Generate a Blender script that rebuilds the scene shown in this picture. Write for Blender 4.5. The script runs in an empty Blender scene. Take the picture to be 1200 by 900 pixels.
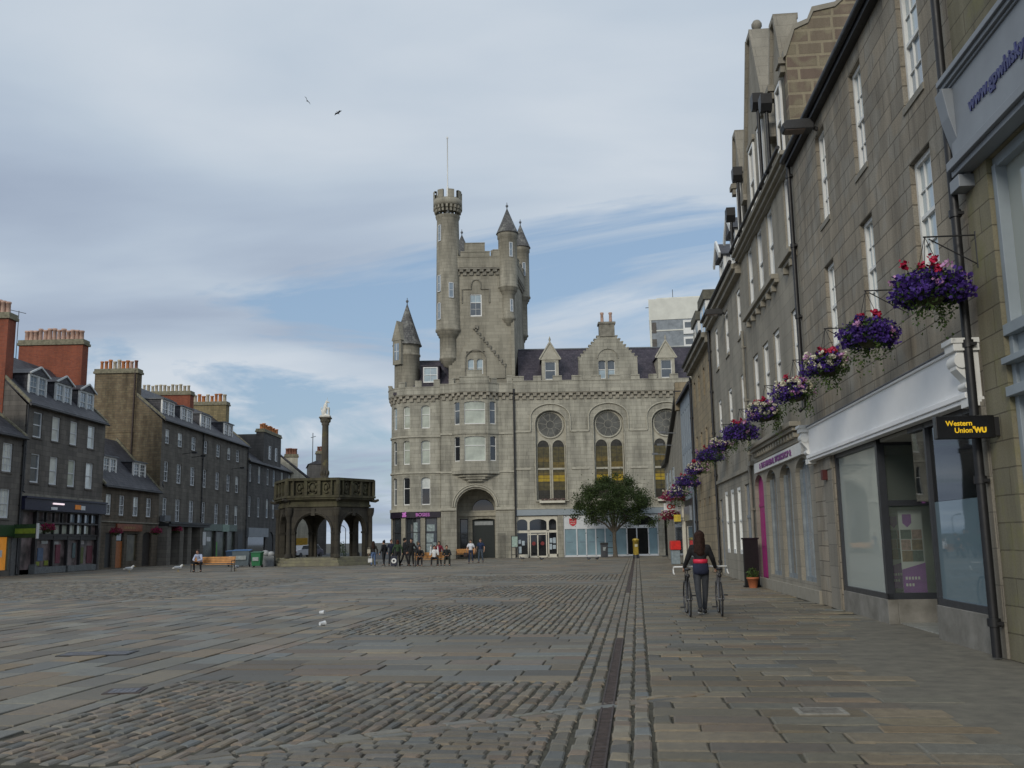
import bpy, math, random
import numpy as np
from mathutils import Vector, Matrix
R = math.radians; PI = math.pi
rng = random.Random(7)
SC = bpy.context.scene; COL = SC.collection

# ---------------------------------------------------------------- materials
MATS = {}
def newmat(name):
    m = bpy.data.materials.new(name); m.use_nodes = True
    nt = m.node_tree; nt.nodes.clear()
    out = nt.nodes.new('ShaderNodeOutputMaterial'); b = nt.nodes.new('ShaderNodeBsdfPrincipled')
    nt.links.new(b.outputs[0], out.inputs[0]); MATS[name] = m
    return m, nt, b
def N(nt, t, **kw):
    n = nt.nodes.new('ShaderNode' + t)
    for k, v in kw.items():
        if k.startswith('i_'):
            n.inputs[int(k[2:]) if k[2:].isdigit() else k[2:].replace('_', ' ')].default_value = v
        else: setattr(n, k, v)
    return n
def L(nt, a, b): nt.links.new(a, b)
def c4(c): return (c[0], c[1], c[2], 1)
def mixc(nt, f, a, b, bt='MIX'):
    n = nt.nodes.new('ShaderNodeMix'); n.data_type = 'RGBA'; n.blend_type = bt
    for i, x in ((0, f), (6, a), (7, b)):
        if hasattr(x, 'links'): nt.links.new(x, n.inputs[i])
        elif isinstance(x, (int, float)): n.inputs[i].default_value = x
        else: n.inputs[i].default_value = c4(x)
    return n.outputs[2]
def math_(nt, op, a, b=None, c=None):
    n = nt.nodes.new('ShaderNodeMath'); n.operation = op
    for i, x in enumerate((a, b, c)):
        if x is None: continue
        if hasattr(x, 'links'): nt.links.new(x, n.inputs[i])
        else: n.inputs[i].default_value = x
    return n.outputs[0]
def ramp(nt, f, pts):
    n = nt.nodes.new('ShaderNodeValToRGB'); cr = n.color_ramp
    while len(cr.elements) < len(pts): cr.elements.new(.5)
    for e, (p, c) in zip(cr.elements, pts):
        e.position = p; e.color = c4(c) if not isinstance(c, (int, float)) else (c, c, c, 1)
    nt.links.new(f, n.inputs[0]); return n.outputs[0]
def M(name, col, rough=.6, metal=0., var=.25, scale=6., bump=.0, bscale=None, spec=.5, coat=0., emit=None, estr=1., col2=None, trans=0., alpha=1.):
    """mottled procedural material"""
    if name in MATS: return MATS[name]
    m, nt, b = newmat(name)
    tc = N(nt, 'TexCoord'); n = N(nt, 'TexNoise', i_Scale=scale, i_Detail=5., i_Roughness=.6); L(nt, tc.outputs['Object'], n.inputs['Vector'])
    lo = tuple(x * (1 - var) for x in col); hi = tuple(min(1, x * (1 + var)) for x in (col2 or col))
    c = ramp(nt, n.outputs[0], [(.3, lo), (.7, hi)])
    L(nt, c, b.inputs['Base Color'])
    r = ramp(nt, n.outputs[0], [(.3, min(1, rough * 1.1)), (.7, rough * .88)]); L(nt, r, b.inputs['Roughness'])
    b.inputs['Metallic'].default_value = metal; b.inputs['Specular IOR Level'].default_value = spec
    b.inputs['Coat Weight'].default_value = coat; b.inputs['Transmission Weight'].default_value = trans
    if emit:
        b.inputs['Emission Color'].default_value = c4(emit); b.inputs['Emission Strength'].default_value = estr
    if bump:
        n2 = N(nt, 'TexNoise', i_Scale=bscale or scale * 4, i_Detail=4.); L(nt, tc.outputs['Object'], n2.inputs['Vector'])
        bp = N(nt, 'Bump', i_Strength=bump, i_Distance=.02); L(nt, n2.outputs[0], bp.inputs['Height']); L(nt, bp.outputs[0], b.inputs['Normal'])
    return m
def ashlar(name, c1, c2, mortar, bw=.8, bh=.33, ms=.008, rough=.85, bump=.35, stain=.35, rnd=0., spk=.18, lichen=None, sscale=.45, offs=.5, third=None):
    """coursed stone: brick pattern over walls facing any way; rnd = radius for round towers"""
    if name in MATS: return MATS[name]
    m, nt, b = newmat(name)
    tc = N(nt, 'TexCoord'); sp = N(nt, 'SeparateXYZ'); L(nt, tc.outputs['Object'], sp.inputs[0])
    if rnd:
        u = math_(nt, 'MULTIPLY', math_(nt, 'ARCTAN2', sp.outputs[1], sp.outputs[0]), rnd)
    else:
        sn = N(nt, 'SeparateXYZ'); L(nt, tc.outputs['Normal'], sn.inputs[0])
        k = math_(nt, 'GREATER_THAN', math_(nt, 'ABSOLUTE', sn.outputs[0]), .75)
        u = math_(nt, 'ADD', math_(nt, 'MULTIPLY', sp.outputs[0], math_(nt, 'SUBTRACT', 1., k)), math_(nt, 'MULTIPLY', sp.outputs[1], k))
    cb = N(nt, 'CombineXYZ'); L(nt, u, cb.inputs[0]); L(nt, sp.outputs[2], cb.inputs[1])
    # gentle wobble so courses are not ruler straight
    wn = N(nt, 'TexNoise', i_Scale=1.3, i_Detail=2.); L(nt, tc.outputs['Object'], wn.inputs['Vector'])
    vm = N(nt, 'VectorMath', operation='MULTIPLY_ADD'); L(nt, wn.outputs['Color'], vm.inputs[0]); vm.inputs[1].default_value = (.03, .02, 0); L(nt, cb.outputs[0], vm.inputs[2])
    br = N(nt, 'TexBrick', i_Scale=1.); br.offset = offs; br.squash = 1.3; br.squash_frequency = 3
    br.inputs['Brick Width'].default_value = bw; br.inputs['Row Height'].default_value = bh; br.inputs['Mortar Size'].default_value = ms; br.inputs['Mortar Smooth'].default_value = .3
    br.inputs['Bias'].default_value = 0
    br.inputs['Color1'].default_value = c4(c1); br.inputs['Color2'].default_value = c4(c2); br.inputs['Mortar'].default_value = c4(mortar)
    L(nt, vm.outputs[0], br.inputs['Vector'])
    col = br.outputs['Color']
    if third:
        t = N(nt, 'TexNoise', i_Scale=1.1 / bw, i_Detail=1.); L(nt, cb.outputs[0], t.inputs['Vector'])
        f = ramp(nt, t.outputs[0], [(.52, 0.), (.6, .75)]); col = mixc(nt, f, col, mixc(nt, br.outputs['Fac'], third, mortar))
    sn2 = N(nt, 'TexNoise', i_Scale=38., i_Detail=6., i_Roughness=.75); L(nt, tc.outputs['Object'], sn2.inputs['Vector'])
    col = mixc(nt, 1., col, ramp(nt, sn2.outputs[0], [(.25, 1 - spk * 1.6), (.5, 1.), (.75, 1 + spk)]), 'MULTIPLY')
    mp = N(nt, 'Mapping'); mp.inputs['Scale'].default_value = (1.3, 1.3, .22); L(nt, tc.outputs['Object'], mp.inputs[0])
    st = N(nt, 'TexNoise', i_Scale=sscale * 2, i_Detail=7., i_Roughness=.65); L(nt, mp.outputs[0], st.inputs['Vector'])
    col = mixc(nt, 1., col, ramp(nt, st.outputs[0], [(.32, 1 - stain), (.6, 1.08)]), 'MULTIPLY')
    if lichen:
        ln = N(nt, 'TexNoise', i_Scale=1.7, i_Detail=8., i_Roughness=.7); L(nt, tc.outputs['Object'], ln.inputs['Vector'])
        col = mixc(nt, ramp(nt, ln.outputs[0], [(.5, 0.), (.66, .8)]), col, lichen)
    L(nt, col, b.inputs['Base Color']); b.inputs['Roughness'].default_value = rough; b.inputs['Specular IOR Level'].default_value = .3
    h = math_(nt, 'ADD', math_(nt, 'MULTIPLY', br.outputs['Fac'], -1.), math_(nt, 'MULTIPLY', sn2.outputs[0], .35))
    bp = N(nt, 'Bump', i_Strength=bump, i_Distance=.02); L(nt, h, bp.inputs['Height']); L(nt, bp.outputs[0], b.inputs['Normal'])
    return m
def slate(name, c=(.055, .057, .068), c2=(.09, .088, .1), lichen=None):
    return ashlar(name, c, c2, (.02, .02, .022), .28, .2, .01, .55, .5, .3, spk=.25, lichen=lichen)
def glass(name, tint=(.55, .6, .6), mixf=.0, frost=None):
    """thin pane: clear with a fresnel reflection; frost = diffuse colour"""
    if name in MATS: return MATS[name]
    m, nt, b = newmat(name); out = [n for n in nt.nodes if n.type == 'OUTPUT_MATERIAL'][0]; nt.nodes.remove(b)
    tr = N(nt, 'BsdfTransparent'); tr.inputs[0].default_value = c4(tint)
    gl = N(nt, 'BsdfGlossy'); gl.inputs['Roughness'].default_value = .02; gl.inputs[0].default_value = (.9, .92, .95, 1)
    tc = N(nt, 'TexCoord'); nz = N(nt, 'TexNoise', i_Scale=.8, i_Detail=2.); L(nt, tc.outputs['Object'], nz.inputs['Vector'])
    bp = N(nt, 'Bump', i_Strength=.04, i_Distance=.05); L(nt, nz.outputs[0], bp.inputs['Height']); L(nt, bp.outputs[0], gl.inputs['Normal'])
    lw = N(nt, 'Fresnel', i_IOR=1.7)
    base = tr.outputs[0]
    if frost:
        df = N(nt, 'BsdfDiffuse'); df.inputs[0].default_value = c4(frost); ms = N(nt, 'MixShader'); ms.inputs[0].default_value = mixf or .75
        L(nt, tr.outputs[0], ms.inputs[1]); L(nt, df.outputs[0], ms.inputs[2]); base = ms.outputs[0]
    mx = N(nt, 'MixShader'); L(nt, lw.outputs[0], mx.inputs[0]); L(nt, base, mx.inputs[1]); L(nt, gl.outputs[0], mx.inputs[2]); L(nt, mx.outputs[0], out.inputs[0])
    return m
def pane(name, c, rough=.06, var=.3):
    m = M(name, c, rough, var=var, scale=.9, spec=.9, coat=.4); return m

# ---------------------------------------------------------------- mesh builder
class MB:
    def __init__(s): s.v = []; s.f = []; s.mi = []; s.k = 0; s.X = None; s.sm = []
    def add(s, vs, fs, smooth=False):
        b = len(s.v)
        if s.X is not None: vs = [tuple(s.X @ Vector(p)) for p in vs]
        s.v += [tuple(p) for p in vs]
        for f in fs: s.f.append(tuple(b + i for i in f)); s.mi.append(s.k); s.sm.append(smooth)
        return s
    def box(s, x0, x1, y0, y1, z0, z1):
        if x0 > x1: x0, x1 = x1, x0
        if y0 > y1: y0, y1 = y1, y0
        if z0 > z1: z0, z1 = z1, z0
        return s.add([(x0,y0,z0),(x1,y0,z0),(x1,y1,z0),(x0,y1,z0),(x0,y0,z1),(x1,y0,z1),(x1,y1,z1),(x0,y1,z1)],
                     [(0,3,2,1),(4,5,6,7),(0,1,5,4),(1,2,6,5),(2,3,7,6),(3,0,4,7)])
    def quad(s, a, b, c, d): return s.add([a, b, c, d], [(0, 1, 2, 3)])
    def prism(s, poly, a0, a1, ax='x'):
        """poly extruded along ax. ax x: poly=(y,z); y: poly=(x,z); z: poly=(x,y)"""
        n = len(poly)
        def P(p, a): return {'x': (a, p[0], p[1]), 'y': (p[0], a, p[1]), 'z': (p[0], p[1], a)}[ax]
        vs = [P(p, a0) for p in poly] + [P(p, a1) for p in poly]
        ar = sum(poly[i][0] * poly[(i+1) % n][1] - poly[(i+1) % n][0] * poly[i][1] for i in range(n))
        flip = (ar < 0) ^ (ax == 'y') ^ (a1 < a0)
        fs = [tuple(range(n))[::-1], tuple(range(n, 2*n))] + [(i, (i+1) % n, n + (i+1) % n, n + i) for i in range(n)]
        if flip: fs = [f[::-1] for f in fs]
        return s.add(vs, fs)
    def lathe(s, cx, cy, prof, n=24, smooth=True, a0=0., a1=2*PI, cap=True):
        full = abs(a1 - a0 - 2*PI) < 1e-6; k = n if full else n + 1
        vs = []
        for r, z in prof:
            for i in range(k):
                a = a0 + (a1 - a0) * i / n; vs.append((cx + r*math.cos(a), cy + r*math.sin(a), z))
        fs = []
        for j in range(len(prof) - 1):
            for i in range(n):
                i2 = (i+1) % k; fs.append((j*k+i, j*k+i2, (j+1)*k+i2, (j+1)*k+i))
        s.add(vs, fs, smooth)
        if full and cap:
            s.add([vs[i] for i in range(k)], [tuple(range(k))[::-1]]); s.add([vs[(len(prof)-1)*k+i] for i in range(k)], [tuple(range(k))])
        return s
    def cyl(s, cx, cy, z0, z1, r0, r1=None, n=16): return s.lathe(cx, cy, [(r0, z0), (r1 if r1 is not None else r0, z1)], n)
    def tube(s, pts, r, n=8, cap=True):
        pts = [Vector(p) for p in pts]; m = len(pts); rs = r if isinstance(r, (list, tuple)) else [r]*m
        vs = []; up = None
        for i, p in enumerate(pts):
            t = (pts[min(i+1, m-1)] - pts[max(i-1, 0)]).normalized()
            if up is None: up = Vector((0,0,1)) if abs(t.z) < .9 else Vector((1,0,0))
            a = t.cross(up).normalized(); b = a.cross(t).normalized(); up = b
            for j in range(n):
                q = 2*PI*j/n; vs.append(tuple(p + rs[i]*(math.cos(q)*a + math.sin(q)*b)))
        fs = [(i*n+j, (i+1)*n+j, (i+1)*n+(j+1) % n, i*n+(j+1) % n) for i in range(m-1) for j in range(n)]
        s.add(vs, fs, True)
        if cap: s.add([vs[j] for j in range(n)], [tuple(range(n))]); s.add([vs[(m-1)*n+j] for j in range(n)], [tuple(range(n))[::-1]])
        return s
    def bar(s, p, q, w, h=None):
        """box of section w x h from p to q"""
        p = Vector(p); q = Vector(q); t = (q-p); ln = t.length; t.normalize(); h = h or w
        up = Vector((0,0,1)) if abs(t.z) < .95 else Vector((0,1,0)); a = t.cross(up).normalized(); b = a.cross(t)
        X = s.X; m = Matrix((a, t, b)).transposed().to_4x4(); m.translation = p
        s.X = (X @ m) if X is not None else m; s.box(-w/2, w/2, 0, ln, -h/2, h/2); s.X = X; return s
    def ball(s, c, r, nu=10, nv=7, sc=(1,1,1)):
        pr = [(max(1e-4, math.sin(PI*j/nv)), -math.cos(PI*j/nv)) for j in range(nv+1)]
        vs = []; 
        for rr, z in pr:
            for i in range(nu):
                a = 2*PI*i/nu; vs.append((c[0]+r*sc[0]*rr*math.cos(a), c[1]+r*sc[1]*rr*math.sin(a), c[2]+r*sc[2]*z))
        fs = [(j*nu+i, j*nu+(i+1) % nu, (j+1)*nu+(i+1) % nu, (j+1)*nu+i) for j in range(nv) for i in range(nu)]
        return s.add(vs, fs, True)
    def build(s, name, mat, parent=None, bevel=0., loc=None, rotz=0.):
        me = bpy.data.meshes.new(name); me.from_pydata(s.v, [], s.f); 
        mats = mat if isinstance(mat, (list, tuple)) else [mat]
        for m in mats: me.materials.append(m)
        if len(mats) > 1: me.polygons.foreach_set('material_index', s.mi)
        if any(s.sm): me.polygons.foreach_set('use_smooth', s.sm)
        me.validate(); me.update()
        return place(me, name, parent, loc, rotz, bevel)
def place(me, name, parent=None, loc=None, rotz=0., bevel=0.):
    o = bpy.data.objects.new(name, me); COL.objects.link(o)
    if parent: o.parent = parent
    if loc: o.location = loc
    if rotz: o.rotation_euler = (0, 0, rotz)
    if bevel:
        b = o.modifiers.new('bevel', 'BEVEL'); b.width = bevel; b.segments = 2; b.limit_method = 'ANGLE'; b.angle_limit = R(40)
    return o
def tag(o, label=None, cat=None, group=None, kind=None):
    for k, v in (('label', label), ('category', cat), ('group', group), ('kind', kind)):
        if v: o[k] = v
    return o
def thing(name, label, cat, loc=(0,0,0), rotz=0., group=None):
    o = bpy.data.objects.new(name, None); COL.objects.link(o); o.location = loc; o.rotation_euler = (0,0,rotz); o.empty_display_size = .2
    return tag(o, label, cat, group)
KIDS = {}
def dup(root, loc, rotz=0., label=None, group=None, scale=None):
    r = root.copy(); COL.objects.link(r); r.location = loc; r.rotation_euler = (0,0,rotz)
    if label: r['label'] = label
    if group: r['group'] = group
    if scale: r.scale = (scale,)*3 if isinstance(scale, (int, float)) else scale
    for ch in [o for o in list(COL.objects) if o.parent == root]:
        c = ch.copy(); COL.objects.link(c); c.parent = r
        for g in [o for o in list(COL.objects) if o.parent == ch]:
            d = g.copy(); COL.objects.link(d); d.parent = c
    return r

# ---------------------------------------------------------------- walls
class Path:
    """plan polyline of a wall's outer face; d > 0 goes inwards (left of travel)"""
    def __init__(s, pts, u0=0.):
        s.p = [Vector(q) for q in pts]; n = len(pts); s.t = [(s.p[i+1]-s.p[i]).normalized() for i in range(n-1)]
        s.u = [u0]
        for i in range(n-1): s.u.append(s.u[-1] + (s.p[i+1]-s.p[i]).length)
        s.m = []
        for i in range(n):
            a = s.t[max(i-1, 0)]; b = s.t[min(i, n-2)]
            na = Vector((-a.y, a.x)); nb = Vector((-b.y, b.x)); m = (na+nb).normalized(); s.m.append(m / max(.3, m.dot(na)))
    def seg(s, u):
        for i in range(len(s.t)):
            if u <= s.u[i+1] + 1e-6: return i
        return len(s.t)-1
    def f(s, u, d, z):
        i = s.seg(u); k = (u - s.u[i]) / (s.u[i+1]-s.u[i]); q = s.p[i].lerp(s.p[i+1], k) + d * s.m[i].lerp(s.m[i+1], k)
        return (q.x, q.y, z)
    def ang(s, u): t = s.t[s.seg(u)]; return math.atan2(t.y, t.x)
def straight(x0, x1, y=0.): return Path([(x0, y), (x1, y)], x0)
def cuts(pa, u0, u1): return sorted({u0, u1} | {u for u in pa.u if u0 < u < u1})
def wall(mb, pa, u0, u1, z0, z1, ops=(), rd=.2, y=0.):
    """front face with openings (a,b,c,d,rise) and their reveals"""
    us = set(cuts(pa, u0, u1)); zs = {z0, z1}
    for o in ops: us |= {o[0], o[1]}; zs |= {o[2], o[3]}
    us = sorted(us); zs = sorted(zs)
    F = lambda u, d, z: pa.f(u, d + y, z)
    for i in range(len(us)-1):
        for j in range(len(zs)-1):
            cu = (us[i]+us[i+1])/2; cz = (zs[j]+zs[j+1])/2
            if any(o[0] < cu < o[1] and o[2] < cz < o[3] for o in ops): continue
            mb.quad(F(us[i],0,zs[j]), F(us[i+1],0,zs[j]), F(us[i+1],0,zs[j+1]), F(us[i],0,zs[j+1]))
    for o in ops:
        a, b, c, d = o[:4]; r = o[4] if len(o) > 4 else 0.; e = d - r
        mb.quad(F(a,0,c), F(a,0,e), F(a,rd,e), F(a,rd,c)); mb.quad(F(b,0,c), F(b,rd,c), F(b,rd,e), F(b,0,e))
        if c > z0 + .001: mb.quad(F(a,0,c), F(a,rd,c), F(b,rd,c), F(b,0,c))
        if r <= 0: mb.quad(F(a,0,d), F(b,0,d), F(b,rd,d), F(a,rd,d))
        else:
            n = 12; h = (b-a)/2; m = (a+b)/2
            P = [(m - h*math.cos(PI*k/n), e + r*math.sin(PI*k/n)) for k in range(n+1)]
            for k in range(n):
                (xa, za), (xb, zb) = P[k], P[k+1]
                mb.quad(F(xa,0,za), F(xb,0,zb), F(xb,0,d), F(xa,0,d)); mb.quad(F(xa,0,za), F(xa,rd,za), F(xb,rd,zb), F(xb,0,zb))
def band(mb, pa, u0, u1, z0, z1, out, inn=0.02):
    """moulding following the wall"""
    us = cuts(pa, u0, u1)
    for a, b in zip(us[:-1], us[1:]):
        v = [pa.f(a,-out,z0), pa.f(b,-out,z0), pa.f(b,inn,z0), pa.f(a,inn,z0), pa.f(a,-out,z1), pa.f(b,-out,z1), pa.f(b,inn,z1), pa.f(a,inn,z1)]
        fs = [(0,3,2,1),(4,5,6,7),(0,1,5,4)]
        if a == us[0]: fs.append((3,0,4,7))
        if b == us[-1]: fs.append((1,2,6,5))
        fs.append((2,3,7,6)); mb.add(v, fs)
SASH = {}
def sash_bm(w, h, nx=2, nyu=2, nyl=2, fw=.07, both=False, rail=True, split=.5, lower=None):
    f = MB(); p = MB()
    t = .05
    f.box(0, fw, -t, .03, 0, h); f.box(w-fw, w, -t, .03, 0, h); f.box(fw, w-fw, -t, .03, h-fw, h); f.box(fw, w-fw, -t-.02, .03, 0, fw*1.3)
    zm = h*split
    if rail: f.box(fw, w-fw, -t+.01, .03, zm-.03, zm+.03)
    b = .022
    for i in range(1, nx):
        x = w*i/nx; f.box(x-b/2, x+b/2, -.02, .02, fw, h-fw)
    for (za, zb, n) in ((fw, zm, nyl), (zm, h-fw, nyu)):
        for j in range(1, n):
            z = za + (zb-za)*j/n; f.box(fw, w-fw, -.018, .02, z-b/2, z+b/2)
    p.add([(fw*.5, .012, fw*.5), (w-fw*.5, .012, fw*.5), (w-fw*.5, .012, zm), (fw*.5, .012, zm)], [(0,1,2,3)])
    p.k = 1 if lower else 0
    p.add([(fw*.5, .008, zm), (w-fw*.5, .008, zm), (w-fw*.5, .008, h-fw*.5), (fw*.5, .008, h-fw*.5)], [(0,1,2,3)])
    return f, p
def window(parent, pa, u0, u1, z0, z1, rd, fmat, pmat, nx=2, nyu=2, nyl=2, fw=.07, rail=True, split=.5, upper=None, name='window'):
    w = round(u1-u0, 3); h = round(z1-z0, 3)
    key = (w, h, nx, nyu, nyl, fw, rail, split, fmat.name, pmat.name, upper.name if upper else '')
    um = (u0+u1)/2; an = pa.ang(um); c = Vector(pa.f(um, rd, z0)); t = Vector((math.cos(an), math.sin(an), 0)); lc = c - t*w/2
    if key in SASH:
        a, b = SASH[key]; o = place(a, name, parent, lc, an); place(b, 'pane', o); return o
    f, p = sash_bm(w, h, nx, nyu, nyl, fw, rail=rail, split=split, lower=upper)
    o = f.build(name, fmat, parent, loc=lc, rotz=an); q = p.build('pane', [pmat, upper] if upper else pmat, o)
    SASH[key] = (o.data, q.data); return o
def win_part(mb_parent, name, x, y, z, w, h, fmat, pmat, nx=2, ny=2, rotz=0., fw=.06):
    """frame and glass as one mesh (for a sub-part)"""
    f, p = sash_bm(w, h, nx, ny, ny, fw); f.k = 1
    for q in p.f: pass
    b = len(f.v); f.v += p.v; f.f += [tuple(b+i for i in q) for q in p.f]; f.mi += [1]*len(p.f); f.sm += [False]*len(p.f)
    return f.build(name, [fmat, pmat], mb_parent, loc=(x, y, z), rotz=rotz)
def text(body, size, mat, parent, loc, rot=(PI/2, 0, 0), ext=.008, align='CENTER', name='lettering', sx=1., bold=0.):
    cu = bpy.data.curves.new(name, 'FONT'); cu.body = body; cu.size = size; cu.extrude = ext; cu.align_x = align; cu.align_y = 'CENTER'; cu.offset = bold
    cu.materials.append(mat); cu.resolution_u = 3
    t = bpy.data.objects.new('tmp', cu); COL.objects.link(t); dg = bpy.context.evaluated_depsgraph_get(); dg.update()
    me = bpy.data.meshes.new_from_object(t.evaluated_get(dg)); bpy.data.objects.remove(t)
    me.name = name
    if not me.materials: me.materials.append(mat)
    o = place(me, name, parent, loc); o.rotation_euler = rot; o.scale = (sx, 1, 1); return o
def chimney(root, x0, x1, y0, y1, z0, z1, mat, npots, potmat, cap, axis='y', ph=.75, pr=.15):
    mb = MB(); mb.box(x0, x1, y0, y1, z0, z1)
    c = mb.build('chimney', mat, root)
    k = MB(); k.box(x0-.12, x1+.12, y0-.12, y1+.12, z1-.28, z1-.1); k.box(x0-.06, x1+.06, y0-.06, y1+.06, z1-.1, z1+.12); k.build('coping', cap, c)
    for i in range(npots):
        t = (i+.5)/npots; jx = rng.uniform(-.04, .04); h = ph*rng.uniform(.85, 1.12)
        px, py = ((x0+x1)/2+jx, y0+.15+(y1-y0-.3)*t) if axis == 'y' else (x0+.15+(x1-x0-.3)*t, (y0+y1)/2+jx)
        p = MB(); r = pr*rng.uniform(.85, 1.08); p.lathe(px, py, [(r, z1+.1), (r*.88, z1+h*.85), (r*1.12, z1+h*.87), (r*1.1, z1+h), (r*.7, z1+h), (r*.7, z1+h-.1)], 10)
        p.build('chimney_pot', rng.choice(potmat) if isinstance(potmat, list) else potmat, c)
    return c
def gable_roof(mb, x0, x1, D, H, Hr, ov=.25, yf=0.):
    mb.prism([(yf-ov, H-.08), (yf-ov, H+.08), (yf+D/2, Hr), (yf+D+ov, H+.08), (yf+D+ov, H-.08), (yf+D/2, Hr-.25)], x0, x1, 'x')
def shell(mb, x0, x1, D, H, Hr=None, yf=0.):
    """side and back walls"""
    for x, s in ((x0, 1), (x1, -1)):
        q = [(x, yf, 0), (x, yf, H)] + ([(x, yf+D/2, Hr)] if Hr else []) + [(x, yf+D, H), (x, yf+D, 0)]
        mb.add(q, [tuple(range(len(q)))[::s]])
    mb.quad((x1, yf+D, 0), (x0, yf+D, 0), (x0, yf+D, H), (x1, yf+D, H))
def gutter(root, x0, x1, z, mat, y=-.28, r=.07):
    mb = MB(); mb.tube([(x0, y, z), (x1, y, z)], r, 8); return mb.build('gutter', mat, root)
def downpipe(root, x, z0, z1, mat, y=-.09, r=.055, name='downpipe', shoe=True):
    mb = MB(); pts = [(x, y, z1), (x, y, z0+.12)] + ([(x, y-.12, z0+.03)] if shoe else [])
    mb.tube(pts, r, 10)
    z = z0 + .5
    while z < z1: mb.cyl(x, y, z, z+.1, r*1.35, n=10); mb.box(x-.09, x+.09, y, y+.09-.002, z+.02, z+.06); z += 1.8
    return mb.build(name, mat, root)

# ---------------------------------------------------------------- camera (28-35 mm compact, tilted up ~9 degrees)
cam = bpy.data.objects.new('camera', bpy.data.cameras.new('camera')); COL.objects.link(cam); SC.camera = cam
cam.data.sensor_width = 36; cam.data.lens = 36*1120/1200; cam.data.clip_end = 5000; cam.data.clip_start = .05
cam.matrix_world = Matrix.Translation((0, 0, 1.58)) @ Matrix.Rotation(PI/2 + math.atan(183/1120), 4, 'X') @ Matrix.Rotation(-.017, 4, 'Z')
# ---------------------------------------------------------------- materials in use
GR = ashlar('citadel granite', (.42,.4,.33), (.335,.318,.265), (.21,.2,.165), .95, .34, .012, .88, .35, .45)
GRD = ashlar('tower granite', (.345,.32,.258), (.285,.265,.212), (.2,.187,.155), .8, .32, .01, .88, .3, .35)
GRT = ashlar('turret granite', (.345,.32,.258), (.285,.265,.212), (.19,.178,.15), .7, .32, .012, .88, .3, .5, rnd=1.2)
TRIM = M('dressed granite', (.4,.378,.31), .85, var=.18, scale=3, bump=.15, bscale=40)
TRIMD = M('weathered granite trim', (.215,.2,.165), .88, var=.35, scale=2.2, bump=.2, bscale=40)
SLP = slate('purple slate', (.05,.042,.058), (.082,.07,.088))
SLT = slate('grey slate'); SLL = slate('lichened slate', (.09,.09,.09), (.15,.145,.14), lichen=(.3,.3,.27))
G1 = ashlar('dark granite', (.165,.15,.132), (.118,.108,.098), (.085,.078,.07), .7, .32, .012, .85, .3, .35)
G2 = ashlar('grey granite', (.172,.158,.138), (.128,.119,.105), (.085,.079,.07), .75, .33, .012, .85, .3, .35)
G3 = ashlar('blackened granite', (.115,.11,.105), (.09,.087,.085), (.06,.058,.055), .75, .33, .012, .85, .3, .35)
BRN = ashlar('brown rubble stone', (.205,.16,.1), (.15,.115,.075), (.14,.12,.09), .45, .2, .02, .95, .6, .5, third=(.23,.19,.12))
BRN2 = ashlar('brown squared stone', (.15,.122,.092), (.115,.097,.077), (.085,.075,.06), .5, .26, .016, .9, .4, .4)
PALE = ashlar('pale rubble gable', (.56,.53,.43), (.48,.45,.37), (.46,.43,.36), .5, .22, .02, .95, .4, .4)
RED = ashlar('red chimney brick', (.3,.085,.045), (.23,.065,.04), (.2,.12,.09), .24, .085, .008, .9, .3, .3, lichen=None)
YEL = ashlar('ochre chimney stone', (.3,.24,.13), (.22,.18,.1), (.16,.14,.1), .4, .2, .014, .9, .4, .5)
LIC = M('lichened coping', (.2,.185,.13), .95, var=.4, scale=5, bump=.4, bscale=30)
POTP = M('pale pink clay', (.5,.33,.26), .8, var=.3, scale=3); POTO = M('orange clay', (.5,.2,.08), .8, var=.35, scale=3); POTC = M('cream clay', (.5,.44,.34), .8, var=.25, scale=3); POTD = M('sooty clay', (.22,.1,.07), .85, var=.4, scale=3)
R1M = ashlar('brown granite blocks', (.315,.272,.21), (.24,.215,.175), (.135,.118,.092), .76, .335, .012, .85, .6, .4, spk=.28, third=(.285,.265,.225), sscale=.8)
R2M = ashlar('smooth grey granite', (.3,.275,.225), (.26,.24,.2), (.19,.172,.145), .95, .4, .007, .85, .25, .3, spk=.2)
R2B = M('dressed grey granite', (.31,.285,.23), .85, var=.2, scale=4, bump=.2, bscale=50, col2=(.245,.225,.185))
R3M = ashlar('fine grey granite', (.31,.285,.235), (.27,.25,.21), (.19,.175,.145), .8, .35, .008, .85, .2, .3)
OCH = ashlar('ochre granite blocks', (.34,.275,.18), (.27,.225,.155), (.2,.17,.12), .7, .34, .016, .9, .5, .35)
PNK = ashlar('pinkish blocks with pale joints', (.17,.125,.1), (.2,.165,.12), (.29,.25,.175), .62, .34, .04, .9, .5, .35, third=(.25,.22,.15))
PIER = M('grey dressed pier', (.23,.215,.18), .85, var=.22, scale=4, bump=.3, bscale=40)
WHT = M('white painted timber', (.72,.72,.7), .5, var=.06, scale=3); WHS = M('soft white paint', (.62,.64,.66), .55, var=.08, scale=1.5)
CRM = M('cream paint', (.6,.57,.48), .6, var=.08)
BLK = M('black paint', (.012,.012,.014), .5, var=.3, scale=9); DGY = M('dark grey aluminium', (.035,.038,.045), .35, var=.15)
IRON = M('cast iron', (.02,.02,.022), .5, var=.3, scale=20)
LEAD = M('lead', (.12,.13,.145), .55, var=.2); GYB = M('blue grey paint', (.27,.31,.34), .6, var=.08, scale=2); GYF = M('grey fascia paint', (.22,.24,.265), .5, var=.06, scale=1.5)
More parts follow.
